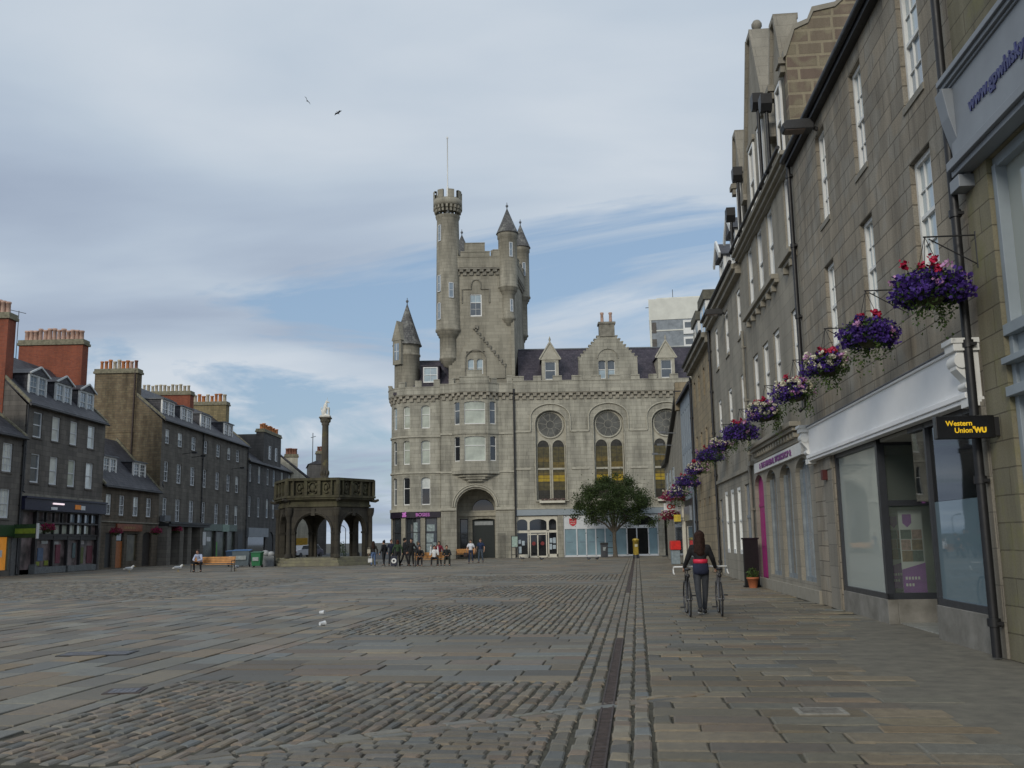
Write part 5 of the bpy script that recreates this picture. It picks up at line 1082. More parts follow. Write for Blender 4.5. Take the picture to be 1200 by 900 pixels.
for a, b in flip(S2, cl):
    for x in (a-.05, b-.1): q.box(x, x+.15, -.14, .0, 8.25, 8.42)
    q.box(a-.05, b+.05, -.06, .1, 5.38, 5.5)
q.box(.9, 7.9, -.28, .02, 4.28, 4.4); q.box(1.0, 7.8, -.2, .02, 4.18, 4.28)
for k in range(17): q.box(1.1+k*.4, 1.28+k*.4, -.15, .0, 4.02, 4.16)
q.box(1.0,7.8,-.05,.0,3.9,4.02); q.box(8.4,9.0,-.14,.02,3.85,4.0); q.box(0,.5,-.14,.02,3.85,4.0); q.box(0,W,-.06,.02,-.01,.3)
q.build('moulding', R2B, r, bevel=.012)
sg_ = MB(); sg_.box(.95, 8.2, -.09, -.003, 3.55, 3.85); so = sg_.build('shop_sign', WHT, r); text('& THE MINERAL WORKSHOP &', .23, M('purple lettering', (.2,.06,.22), .5), so, (4.5, -.1, 3.69), bold=.006, sx=1.55, name='sign_text')
# gables above the cornice
q = MB(); q.k = 0; c = S2-15.
def gab(q, c, hw, z0, z1, zt, y0=0., y1=.45, steps=6):
    q.prism([(c-hw, z0), (c+hw, z0), (c+hw, z1), (c+.28, zt), (c-.28, zt), (c-hw, z1)], y0, y1, 'y')
gab(q, c, 2.3, 11.1, 12.5, 16.7)
for s in (-1, 1): q.bar((c+s*2.35, .2, 12.45), (c+s*.3, .2, 16.75), .6, .16); q.prism([(c+s*2.2,12.3),(c+s*2.75,12.3),(c+s*2.6,12.75),(c+s*2.3,12.9)], -.12, .5, 'y')
q.box(c-.34, c+.34, -.08, .55, 16.65, 16.8)
for x in (c-1.25, c+.4):
    q.box(x-.12, x+.97, -.08, .0, 13.55, 13.7); q.box(x-.12, x+.97, -.06, .0, 11.2, 11.3)
for g_ in (S2-11.35, S2-18.65):
    gab(q, g_, .75, 11.1, 13.6, 15.1)
    for s in (-1, 1): q.bar((g_+s*.8, .2, 13.6), (g_+s*.25, .2, 15.1), .6, .14); q.box(g_+s*.55, g_+s*.98, -.18, .5, 13.45, 13.62); q.box(g_+s*.6, g_+s*.9, -.12, .4, 13.25, 13.45)
    q.box(g_-.3, g_+.3, -.1, .55, 15.05, 15.2)
    q.prism([(g_-.75,.0),(g_+.75,.0),(g_+.75,3.),(g_-.75,3.)], 11.1, 13.5, 'z')
q.build('gable', R2M, r)
q = MB(); q.lathe(c, .22, [(.1,16.8),(.06,16.92),(.1,16.96),(.16,17.06),(.16,17.14),(.1,17.24),(.02,17.28)], 12); q.build('ball_finial', PIER, r)
for x, z0, z1, w_ in ((c-1.25,11.3,13.5,.85),(c+.4,11.3,13.5,.85),(S2-11.35-.35,11.3,13.3,.7),(S2-18.65-.35,11.3,13.3,.7)): win_part(r, 'gable_window', x, -.01, z0, w_, z1-z0, WHT, PMD, 1, 1, fw=.09)
q = MB(); q.prism([(0.2,11.0),(5,16.0),(9.8,11.0)], 0.1, W-.35, 'x'); q.prism([(c-2.1,12.3),(c,16.3),(c+2.1,12.3)], .4, 5.5, 'y'); q.build('roof', SLT, r)
q = MB(); q.prism([(.0,10.9),(.0,13.6),(.25,14.3),(.6,14.45),(.75,14.75),(1.3,14.85),(1.8,15.3),(5,16.6),(10,11.3),(10,10.9)], W-.35, W+.02, 'x'); q.build('party_gable', PNK, r)
q = MB(); q.prism([(-.06,13.55),(-.06,13.75),(.22,14.42),(.6,14.57),(.72,14.88),(1.3,14.98),(1.8,15.43),(5,16.75),(5,16.6),(1.8,15.3),(1.3,14.85),(.75,14.75),(.6,14.45),(.25,14.3),(.0,13.6)], W-.4, W+.06, 'x'); q.build('gable_coping', R2B, r)
for s_, z in ((13.1,13.5),(11.9,12.9),(17.3,13.),(19.2,12.3)):
    q = MB(); x = S2-s_; q.prism([(x-.2,z+.4),(x+.2,z+.4),(x+.2,z+.12),(x+.08,z-.05),(x-.08,z-.05),(x-.2,z+.12)], -.42, -.12, 'y'); q.tube([(x,-.25,z),(x,-.25,11.15),(x,-.38,11.1)], .05, 8); q.build('rainwater_head', BLK, r)
gutter(r, 0, W, 11.17, BLK, y=-.34, r=.05)
downpipe(r, .12, 0.1, 8.4, PIER, y=-.1, r=.05); downpipe(r, W-.15, 4.5, 11.0, BLK)
# --- R3
S3 = 28.6
r = rroot('plain_granite_house', 'plain grey granite house with three bays and white gabled dormers', S3); W = S3-S2; pa = straight(0, W)
cl = [(19.85,20.7),(23.05,23.95),(26.2,27.05)]
ops = flip(S3, [(a,b,8.45,10.1) for a,b in cl] + [(a,b,5.55,7.1) for a,b in cl]); gr = flip(S3, [(22.2,23.05,.95,3.35),(23.95,24.8,.95,3.35),(25.7,26.55,.95,3.35),(19.65,21.2,.1,3.35),(27.4,28.3,.1,3.1)])
q = MB(); wall(q, pa, 0, W, 0, 10.7, ops+gr, .12); shell(q, 0, W, 9, 10.7, 14.8); q.build('wall', R3M, r)
for a, b, c, d in ops: window(r, pa, a, b, c, d, .08, WHT, PMD, nx=1, nyu=1, nyl=1, fw=.11)
for a, b, c, d in gr[:3]: window(r, pa, a, b, c, d, .06, WHT, PWH, nx=1, nyu=1, nyl=1, fw=.12)
for a, b, c, d in gr[3:]: q = MB(); q.box(a, b, .06, .1, c, 2.2); q.box(a, b, .07, .1, 2.3, d); q.box(a, b, .03, .1, 2.2, 2.3); q.build('door', M('blue grey door', (.25,.27,.29), .5), r)
q = MB(); q.box(0, W, -.32, .02, 10.62, 10.8); q.box(0, W, -.2, .02, 10.45, 10.62); q.box(0, W, -.09, .02, 3.75, 3.9)
for a, b, c, d in ops: q.box(a-.05, b+.05, -.05, .1, c-.12, c)
q.build('cornice', R2B, r, bevel=.01)
q = MB(); gable_roof(q, 0, W, 9, 10.7, 14.8); q.build('roof', SLT, r)
for x in (S3-22.0, S3-25.3):
    d = MB(); d.k = 0; d.box(x-.65, x+.65, .25, 3.2, 11.0, 12.7); d.k = 1; d.prism([(x-.85,12.7),(x+.85,12.7),(x,13.35)], .02, 3.6, 'y'); d.k = 2; d.bar((x-.95,.0,12.62), (x,.0,13.38), .08, .22); d.bar((x+.95,.0,12.62), (x,.0,13.38), .08, .22); d.box(x-.7,x-.55,.18,.3,11.,12.7); d.box(x+.55,x+.7,.18,.3,11,12.7)
    o = d.build('dormer', [WHS, SLT, WHT], r); win_part(o, 'window', x-.55, .23, 11.2, 1.1, 1.4, WHT, PBL, 2, 1)
gutter(r, 0, W, 10.86, BLK, y=-.36); downpipe(r, .1, 0, 10.6, BLK)
q = MB(); q.tube([(W-.1, -.08, .1), (W-.1, -.08, 3.9)], .045, 8); q.build('service_pipe', BLK, r)
# --- R4
S4 = 37.6
r = rroot('ochre_stone_house', 'ochre stone house with small deep windows and white boxed roof dormers', S4); W = S4-S3; pa = straight(0, W)
ops = [(a, a+.7, z, z+h) for z, h in ((8.1,1.3),(5.3,1.3)) for a in (1.0,3.2,5.4,7.6)]; gr = [(a, a+.5, 3.0, 3.4) for a in (1.2,3.3,5.4,7.5)]
q = MB(); wall(q, pa, 0, W, 0, 10.3, ops+gr, .3); shell(q, 0, W, 9, 10.3, 13.5); q.build('wall', OCH, r)
for a, b, c, d in ops: window(r, pa, a, b, c, d, .25, M('brown frame', (.1,.07,.05), .6), PDK, nx=1, nyu=1, nyl=1, fw=.06)
q = MB(); q.quad((0,.3,2.9),(W,.3,2.9),(W,.3,3.5),(0,.3,3.5)); q.build('vent_shade', PDK, r)  # dark panel paints the shadow under the lintels into the small openings
q = MB(); q.box(0, W, -.4, .02, 10.2, 10.42); q.box(0, W, -.25, .02, 9.98, 10.2); q.build('cornice', TRIMD, r, bevel=.01)
q = MB(); gable_roof(q, 0, W, 9, 10.3, 13.5); q.build('roof', SLT, r)
for s_, zt in ((31.4, 12.75), (34.9, 12.6)):
    x = S4-s_; d = MB(); d.k = 0; d.box(x-1.1, x+1.1, .05, 3.5, 10.5, zt-.45); d.k = 1; d.box(x-1.2, x+1.2, -.05, 3.6, zt-.45, zt); d.k = 2; d.box(x+1.1, x+1.13, .22, 1.6, 10.9, zt-.7); d.box(x-.9, x+.9, .02, .05, 10.9, zt-.7); d.k = 0; d.box(x-.03, x+.03, .0, .02, 10.9, zt-.7)
    d.build('dormer', [WHT, M('mossy felt roof', (.12,.115,.09), .95), PBL], r)
gutter(r, 0, W, 10.46, BLK, y=-.44); downpipe(r, .08, 0, 9.9, BLK)
# --- R5
S5 = 45.2
r = rroot('painted_house', 'blue-grey painted building with tall slit windows over a dark shopfront', S5); W = S5-S4; pa = straight(0, W)
ops = [(a, a+.45, z0, z1) for a in (.6,1.75,2.9,4.05,5.2,6.35) for z0, z1 in ((4.4,6.4),(6.7,8.8))]
q = MB(); wall(q, pa, 0, W, 0, 9.6, ops+[(.3, 5.2, .05, 3.7)], .25); shell(q, 0, W, 9, 9.6, 12.5); q.build('wall', M('blue grey painted render', (.25,.29,.33), .75, var=.12, scale=1.5), r)
for a, b, c, d in ops: window(r, pa, a, b, c, d, .2, DGY, PDK, nx=1, nyu=1, nyl=1, fw=.04)
q = MB(); gable_roof(q, 0, W, 9, 9.6, 12.5); q.build('roof', SLT, r)
q = MB(); q.k = 0; q.box(.3, 5.2, -.02, .2, .05, 3.7); q.k = 1; q.box(.9, 4.6, -.14, -.02, 2.5, 3.3); q.k = 2; q.box(1.3, 4.5, -.03, -.021, .5, 2.2); q.k = 3; q.box(-.1, .25, -.2, .02, 0, 3.9); q.build('shopfront', [M('black shop panelling', (.015,.017,.02), .4), M('brushed silver sign', (.3,.33,.36), .35, metal=.5), PMD, CRM], r)
downpipe(r, W-.1, 0, 9.5, BLK)
# --- R6
S6 = 61.
r = rroot('sloping_verge_house', 'grey house with a black sloping verge farthest along the right-hand row', S6); W = S6-S5
q = MB(); q.prism([(0,0),(W,0),(W,10.35),(4.2,7.),(0,6.9)], 0, 9, 'y'); q.build('wall', R3M, r)
q = MB(); q.bar((0,-.08,6.98), (4.2,-.08,7.08), .34, .3); q.bar((4.1,-.08,7.05), (W,-.08,10.45), .34, .3); q.build('verge', BLK, r)
q = MB(); q.box(W-.6, W+.02, -.25, 2.2, 9.2, 10.9); q.build('chimney', OCH, r)
for a in (2.5, 5.5, 8.5): win_part(r, 'window', a, -.02, 4.6, 1., 1.6, GYB, PDK, 1, 2)
for x, z in ((3.0,7.6),(9.,7.7),(12,8.2)): q = MB(); q.bar((x,0,z), (x,-.7,z+.05), .05); q.box(x-.12, x+.12, -1.05, -.65, z, z+.13); q.build('wall_lamp', LEAD, r)
q = MB(); q.box(8, 15.5, -.1, 0, 2.6, 3.3); q.build('fascia', CRM, r); q = MB(); q.box(8.3, 15.2, -.03, 0, .4, 2.5); q.build('shop_glass', PMD, r)
# ================================================================ MARKET CROSS
CC = (-14.2, 72.); RV = 3.52; A0 = -64
mc = thing('market_cross', 'dark mossy hexagonal market cross with open arches, carved parapet and a tall unicorn column', 'monument', (*CC, 0))
def hexpt(R_, k, a=A0): t = R(a + 60*k); return Vector((R_*math.cos(t), R_*math.sin(t)))
def hexring(mb, R_, z0, z1): mb.prism([tuple(hexpt(R_, k)) for k in range(6)], z0, z1, 'z')
q = MB(); hexring(q, 4.1, 0, .2); hexring(q, 3.9, .2, .38); hexring(q, 3.72, .38, .55); q.build('steps', STEP, mc, bevel=.02)
body = MB(); deck = MB(); pan = MB()
for k in range(6):
    v0, v1 = hexpt(RV-.12, k), hexpt(RV-.12, k+1); t = (v1-v0).normalized(); n_ = Vector((t.y, -t.x)); ln = (v1-v0).length
    X = Matrix(((t.x, -n_.x, 0, v0.x), (t.y, -n_.y, 0, v0.y), (0, 0, 1, 0), (0, 0, 0, 1)))
    body.X = X; a, b = ln/2-1.3, ln/2+1.3
    wall(body, straight(0, ln), 0, ln, .55, 4.0, [(a, b, .55, 3.5, 1.2)], .34)
    body.quad((ln-.22,.34,.55),(b,.34,.55),(b,.34,4.),(ln-.22,.34,4.)); body.quad((a,.34,.55),(.22,.34,.55),(.22,.34,4.),(a,.34,4.))
    for i in range(12):
        P = [(ln/2-1.3*math.cos(PI*j/12), 2.3+1.2*math.sin(PI*j/12)) for j in (i, i+1)]; body.quad((P[1][0],.34,P[1][1]),(P[0][0],.34,P[0][1]),(P[0][0],.34,4),(P[1][0],.34,4))
    body.tube([(ln/2-1.4*math.cos(PI*i/14), -.02, 2.3+1.32*math.sin(PI*i/14)) for i in range(15)], .08, 5)
    for x in (a-.12, b+.12): body.box(x-.12, x+.12, -.06, .44, 2.18, 2.32)
    body.box(ln/2-.14, ln/2+.14, -.1, .02, 3.4, 3.9)
    # pilaster strips by the corner
    # entablature and parapet
    pan.X = X
    for i in range(3):
        x0 = .25 + i*(ln-.5)/3; w_ = (ln-.5)/3
        pan.box(x0+.0, x0+.11, -.36, -.1, 4.78, 5.77); pan.box(x0+w_-.11, x0+w_-.0, -.36, -.1, 4.78, 5.77)
        cx = x0+w_/2
        if i == 1:
            pan.tube([(cx+.33*math.cos(q_), -.22, 5.28+.4*math.sin(q_)) for q_ in np.linspace(0, 6.2832, 17)], .05, 5); pan.ball((cx, -.2, 5.28), .22, 10, 6, (1, .5, 1.25)); pan.box(cx-.5,cx+.5,-.26,-.12,4.78,4.86); pan.box(cx-.5,cx+.5,-.26,-.12,5.7,5.77)
            for sx in (-1, 1): pan.ball((cx+sx*.27, -.28, 5.12), .12, 7, 5, (1, .5, 1)); pan.ball((cx+sx*.27, -.28, 5.5), .1, 7, 5, (1, .5, 1))
        else:
            pan.tube([(cx+.2*math.cos(q_)*1.0, -.2, 5.28+.34*math.sin(q_)) for q_ in np.linspace(0, 5.4, 12)], .07, 5); pan.ball((cx, -.2, 5.28), .13, 7, 5, (1, .7, 1.4))
    pan.X = None; body.X = None
    v = hexpt(RV-.02, k)
    body.lathe(v.x, v.y, [(.27,.55),(.27,.75),(.2,.82),(.17,.9),(.15,3.3),(.2,3.4),(.24,3.5),(.28,3.72),(.28,3.95)], 14)
    vg = hexpt(RV+.35, k); body.tube([(hexpt(RV,k).x, hexpt(RV,k).y, 4.5), (vg.x, vg.y, 4.42), (hexpt(RV+.6,k).x, hexpt(RV+.6,k).y, 4.5)], [.16,.12,.09], 6)
    vp = hexpt(RV+.18, k); pan.cyl(vp.x, vp.y, 4.78, 5.8, .16, n=8)
body.build('arcade', SAND, mc); pan.build('carved_panel', MOSS, mc)
hexring(deck, RV, 4.0, 4.18); hexring(deck, RV-.08, 4.18, 4.42); hexring(deck, RV+.1, 4.42, 4.5); hexring(deck, RV+.28, 4.5, 4.62); hexring(deck, RV+.38, 4.62, 4.76)
for r0, r1, z0, z1 in ((RV-.12, RV+.03, 4.76, 5.78), (RV-.15, RV+.34, 5.78, 5.9), (RV-.1, RV+.27, 5.9, 5.96)):
    for k in range(6):
        a, b, c, d = hexpt(r1,k), hexpt(r1,k+1), hexpt(r0,k+1), hexpt(r0,k); deck.prism([tuple(a), tuple(b), tuple(c), tuple(d)], z0, z1, 'z')
deck.build('parapet', MOSS, mc)
q = MB(); q.lathe(0, 0, [(.62,4.76),(.62,5.5),(.5,5.6),(.5,5.85),(.38,5.95),(.34,6.1),(.29,6.2),(.26,8.2),(.24,9.95),(.3,10.0),(.28,10.08),(.34,10.2),(.42,10.4),(.44,10.45)], 18); mc.scale = (1, 1, 1.045)
for k in range(9): a = 2*PI*k/9; q.ball((.28*math.cos(a), .28*math.sin(a), 6.5), .08, 5, 4, (1,1,2.6)); q.ball((.33*math.cos(a), .33*math.sin(a), 10.27), .08, 5, 4, (1,1,1.5))
q.box(-.42,.42,-.42,.42,10.45,10.55); q.build('column', ashlar('column sandstone', (.13,.115,.09), (.105,.093,.075), (.09,.08,.07), 3, 1.2, .004, .9, .5, .5, lichen=(.17,.15,.07)), mc)

# ---------------------------------------------------------------- organic bodies
def capsule(mb, p, q, r0, r1=None, n=12):
    p = Vector(p); q = Vector(q); r1 = r0 if r1 is None else r1; d = q-p; ln = d.length
    if ln < 1e-5: mb.ball(tuple(p), r0); return
    m = d.normalized().to_track_quat('Z', 'Y').to_matrix().to_4x4(); m.translation = p; X = mb.X; mb.X = (X @ m) if X is not None else m
    prof = [(max(1e-3, r0*math.sin(t)), -r0*math.cos(t)) for t in (0, .5, 1.05)] + [(r0, 0), (r1, ln)] + [(max(1e-3, r1*math.cos(t)), ln + r1*math.sin(t)) for t in (.5, 1.05, PI/2)]
    mb.lathe(0, 0, prof, n); mb.X = X
def organic(mb, name, mat, parent, voxel=.016, smooth=4, **kw):
    """union of overlapping volumes grown into one continuous skin"""
    o = mb.build('tmp_' + name, mat, None); r = o.modifiers.new('r', 'REMESH'); r.mode = 'VOXEL'; r.voxel_size = voxel; r.use_smooth_shade = True
    s = o.modifiers.new('s', 'SMOOTH'); s.iterations = smooth; s.factor = .5
    dg = bpy.context.evaluated_depsgraph_get(); dg.update(); me = bpy.data.meshes.new_from_object(o.evaluated_get(dg)); bpy.data.objects.remove(o)
    me.name = name; me.materials.clear(); me.materials.append(mat); me.polygons.foreach_set('use_smooth', [True]*len(me.polygons)); return place(me, name, parent, **kw)
SKIN = M('skin', (.45,.26,.18), .55, var=.1, scale=8, spec=.35)
def V(*a): return Vector(a)
def pose_stand(h=1.7, lean=0., stride=0., arm=(.06, .06), elbow=(.05, .05), spread=.04, hands=None):
    s = h/1.7; J = {}
    J['pel'] = V(0,0,.93); J['che'] = V(0,.01+lean*.3,1.24); J['neck'] = V(0,.0+lean*.45,1.43); J['head'] = V(0,.025+lean*.5,1.575)
    for i, sd in enumerate((-1, 1)):
        st = stride*sd
        J['hip%d' % i] = V(sd*.085,0,.9); J['kne%d' % i] = V(sd*(.095+spread*.4), st*.16+.02, .49); J['ank%d' % i] = V(sd*(.095+spread), st*.3-(.03 if st < 0 else 0), .085 + (.05 if st < 0 else 0))
        J['toe%d' % i] = J['ank%d' % i] + V(sd*.02, .15, -.05)
        J['sho%d' % i] = V(sd*.16, .0+lean*.4, 1.365); J['elb%d' % i] = V(sd*(.22+arm[i]), -.03+elbow[i]*.3+lean*.3, 1.1); J['wri%d' % i] = V(sd*(.21+arm[i]*1.3), .05+elbow[i], .86+elbow[i]*.25)
        if hands: J['wri%d' % i] = V(*hands[i]); m_ = (J['sho%d' % i] + J['wri%d' % i])/2; J['elb%d' % i] = m_ + V(sd*.015, -.06, -.02)
    for k in J: J[k] = J[k]*s
    J['s'] = s; return J
def pose_sit(h=1.7, seat=.45, lean=.1, knees=.12, hands=None, feet=.5):
    s = h/1.7; J = {}; z = seat+.09
    J['pel'] = V(0,0,z); J['che'] = V(0,lean*.6,z+.33); J['neck'] = V(0,lean*1.1,z+.52); J['head'] = V(0,lean*1.35+.02,z+.66)
    for i, sd in enumerate((-1, 1)):
        J['hip%d' % i] = V(sd*.09,.02,z-.01); J['kne%d' % i] = V(sd*knees,.43,z+.0); J['ank%d' % i] = V(sd*(knees+.01),feet,.09); J['toe%d' % i] = J['ank%d' % i]+V(sd*.02,.15,-.05)
        J['sho%d' % i] = V(sd*.175,lean*.95,z+.46); J['elb%d' % i] = V(sd*.26,lean+.08,z+.2); J['wri%d' % i] = V(sd*.1,lean+.32,z+.14)
        if hands: J['wri%d' % i] = V(*hands[i])
    J['s'] = s; return J
def person(name, label, x, y, ang, J, top, legs, hair, shoes=(.02,.02,.02), hairstyle='short', bare=False, skirtlen=0, extra=None, group=None, female=False, jacket_len=.0, z=0., band=None, pattern=None):
    s = J['s']; t = thing(name, label, 'person', (x, y, z), ang, group)
    b = MB(); H = J['head']; sw = .93 if female else 1.
    # body: head, neck, trunk, limbs, hands
    b.ball(H + V(0,-.005,.02)*s, .1*s, 14, 10, (.8,.95,1.1)); b.ball(H + V(0,.03,-.045)*s, .068*s, 12, 8, (.85,1,1)); capsule(b, H+V(0,-.01,-.07)*s, J['neck']-V(0,0,.03)*s, .052*s, .058*s)
    b.ball(H + V(0,.102,-.012)*s, .017*s, 6, 5, (.8,1,1.5))
    for sd in (-1, 1): b.ball(H + V(sd*.083,-.005,-.01)*s, .022*s, 6, 5, (.4,.9,1.3))
    capsule(b, J['neck']-V(0,0,.06)*s, J['che'], .09*s, .12*s); capsule(b, J['che'], J['pel'], .115*s, .12*s)
    for i in (0, 1):
        capsule(b, J['hip%d' % i], J['kne%d' % i], .078*s, .052*s); capsule(b, J['kne%d' % i], J['ank%d' % i], .052*s, .036*s); capsule(b, J['ank%d' % i], J['toe%d' % i], .038*s, .03*s)
        capsule(b, J['sho%d' % i]*1, J['elb%d' % i], .048*s, .037*s); capsule(b, J['elb%d' % i], J['wri%d' % i], .036*s, .026*s)
        w = J['wri%d' % i]; d = (w - J['elb%d' % i]).normalized(); side = V(1 if i == 0 else -1, 0, 0); pn = d.cross(side).normalized(); fwd = V(0, 1, 0)
        wd = (fwd - d*fwd.dot(d)).normalized()     # hand's width runs fore-aft
        capsule(b, w, w + d*.05*s, .028*s, .03*s); capsule(b, w+d*.04*s+wd*.018*s, w+d*.085*s+wd*.024*s, .021*s, .019*s); capsule(b, w+d*.04*s-wd*.018*s, w+d*.085*s-wd*.024*s, .021*s, .018*s)
        for f_, (o_, l_) in enumerate(((.033, .062), (.012, .072), (-.010, .067), (-.031, .052))):
            p0 = w + d*.085*s + wd*o_*s; p1 = p0 + (d*.85 + side*.4)*l_*.55*s; p2 = p1 + (d*.5 + side*.85)*l_*.5*s; capsule(b, p0, p1, .0105*s, .0095*s, 8); capsule(b, p1, p2, .0095*s, .008*s, 8)
        p0 = w + d*.03*s + wd*.03*s; p1 = p0 + (d*.6+wd*.8+side*.2)*.036*s; p2 = p1 + (d*.9+wd*.2+side*.4)*.03*s; capsule(b, p0, p1, .013*s, .011*s, 8); capsule(b, p1, p2, .011*s, .009*s, 8)
    organic(b, 'body', SKIN, t, .0095 if name == 'x' else .011, 2)
    e = MB()
    for sd in (-1, 1): e.ball(H + V(sd*.033,.082,.012)*s, .013*s, 6, 5, (1,.5,.8))
    e.build('eyes', M('dark eyes', (.02,.015,.012), .3), t)
    q = MB(); q.ball(H + V(0,.096,-.05)*s, .02*s, 8, 5, (1.1,.4,.28)); q.build('mouth', M('lips', (.3,.1,.09), .5), t)
    # trousers
    c = MB(); LM = M('cloth %s' % (legs,), legs, .9, var=.2, scale=14, bump=.2, bscale=60)
    capsule(c, J['pel']+V(0,0,.05)*s, J['pel']-V(0,0,.02)*s, .13*s, .128*s)
    for i in (0, 1):
        capsule(c, J['hip%d' % i], J['kne%d' % i], .09*s, .064*s); a_ = J['ank%d' % i]; capsule(c, J['kne%d' % i], a_ + V(0,0,.03)*s, .064*s, .048*s)
    organic(c, 'trousers', LM, t, .016, 3)
    # top
    c = MB(); TM = M('cloth %s' % (top,), top, .9, var=.25, scale=9, bump=.25, bscale=40)
    tor = .014*s
    capsule(c, J['neck']-V(0,0,.055)*s, J['che'], .085*s+tor, .13*s); capsule(c, J['che'], J['pel']+V(0,0,.06-jacket_len)*s, .132*s*sw, .135*s)
    for i, sd in enumerate((-1, 1)):
        c.ball(J['che']+V(sd*.055,.0,.03)*s, .12*s, 10, 8, (1,.9,1.1)); capsule(c, J['che']+V(sd*.05,0,.1)*s, J['sho%d' % i], .08*s, .066*s)
        el = J['elb%d' % i]; capsule(c, J['sho%d' % i], el if not bare else J['sho%d' % i].lerp(el, .6), .066*s, .056*s if not bare else .062*s)
        if not bare: capsule(c, el, J['wri%d' % i] - (J['wri%d' % i]-el).normalized()*.01, .055*s, .042*s)
    organic(c, 'jacket' if not bare else 'shirt', TM, t, .016, 3)
    if band:
        c = MB(); cb_ = J['pel'].lerp(J['che'], .52); c.lathe(cb_.x, cb_.y, [(.138*s, cb_.z-.05*s), (.151*s, cb_.z-.045*s), (.153*s, cb_.z+.03*s), (.14*s, cb_.z+.035*s)], 20); c.build('waist_band', M('band %s' % (band,), band, .6), t)
        c = MB(); c.lathe(cb_.x, cb_.y, [(.142*s, cb_.z-.05*s), (.158*s, cb_.z-.06*s), (.168*s, cb_.z-.2*s), (.165*s, cb_.z-.27*s), (.15*s, cb_.z-.27*s)], 20); c.build('shirt_hem', M('navy cloth', (.012,.016,.04), .9), t)
    # shoes
    for i in (0, 1):
        c = MB(); a_ = J['ank%d' % i]; to = J['toe%d' % i]; c.k = 0; capsule(c, a_-V(0,.05,.03)*s, to-V(0,0,-.005)*s, .046*s, .038*s); 
        organic(c, 'shoe', M('shoe %s' % (shoes,), shoes, .5), t, .012, 2)
        if shoes[0] < .3: c = MB(); m_ = a_.lerp(to, .45); c.ball((m_.x, m_.y-.01*s, min(a_.z, to.z)-.035*s+.0), .14*s, 12, 5, (.36,1,.1)); c.build('sole', M('pale sole', (.5,.5,.47), .7), t)
    # hair
    HM = M('hair %s' % (hair,), hair, .75, var=.5, scale=18, bump=.8, bscale=55, spec=.25); c = MB()
    c.ball(H + V(0,-.022,.04)*s, .108*s, 14, 10, (.86,1.0,1.02)); 
    if hairstyle == 'long':
        c.ball(H+V(0,-.03,.03)*s, .112*s, 14, 10); capsule(c, H+V(0,-.06,.0)*s, H+V(0,-.1,-.32)*s, .088*s, .085*s); capsule(c, H+V(-.06,-.05,-.04)*s, H+V(-.09,-.08,-.3)*s, .055*s, .045*s); capsule(c, H+V(.06,-.05,-.04)*s, H+V(.08,-.08,-.34)*s, .055*s, .04*s)
    elif hairstyle == 'bob': capsule(c, H+V(-.05,-.03,0)*s, H+V(-.06,-.03,-.12)*s, .05*s, .045*s); capsule(c, H+V(.05,-.03,0)*s, H+V(.06,-.03,-.12)*s, .05*s, .045*s); capsule(c, H+V(0,-.06,0)*s, H+V(0,-.07,-.14)*s, .06*s, .055*s)
    elif hairstyle == 'bun': c.ball(H+V(0,-.06,.13)*s, .05*s)
    else: c.ball(H + V(0,-.045,.0)*s, .088*s, 12, 8, (.93,.85,1))
    organic(c, 'hair', HM, t, .012, 2); return t
def bag(t, p, size, col, name='bag', strap=None):
    c = MB(); c.box(p[0]-size[0]/2, p[0]+size[0]/2, p[1]-size[1]/2, p[1]+size[1]/2, p[2]-size[2]/2, p[2]+size[2]/2)
    if strap: c.tube(strap, .012, 5)
    return c.build(name, M('bag %s' % (col,), col, .7, var=.2), t, bevel=.02)
def held(name, label, cat, loc, size, col, rot=0.):
    t = thing(name, label, cat, loc, rot); c = MB(); c.box(-size[0]/2, size[0]/2, -size[1]/2, size[1]/2, -size[2]/2, size[2]/2); c.build('body', M('bag %s' % (col,), col, .7, var=.25), t, bevel=.03)
    c = MB(); c.tube([(-size[0]*.3,0,size[2]/2),(-size[0]*.25,0,size[2]/2+.14),(size[0]*.25,0,size[2]/2+.14),(size[0]*.3,0,size[2]/2)], .012, 6); c.build('handle', M('bag %s' % (col,), col, .7), t); return t
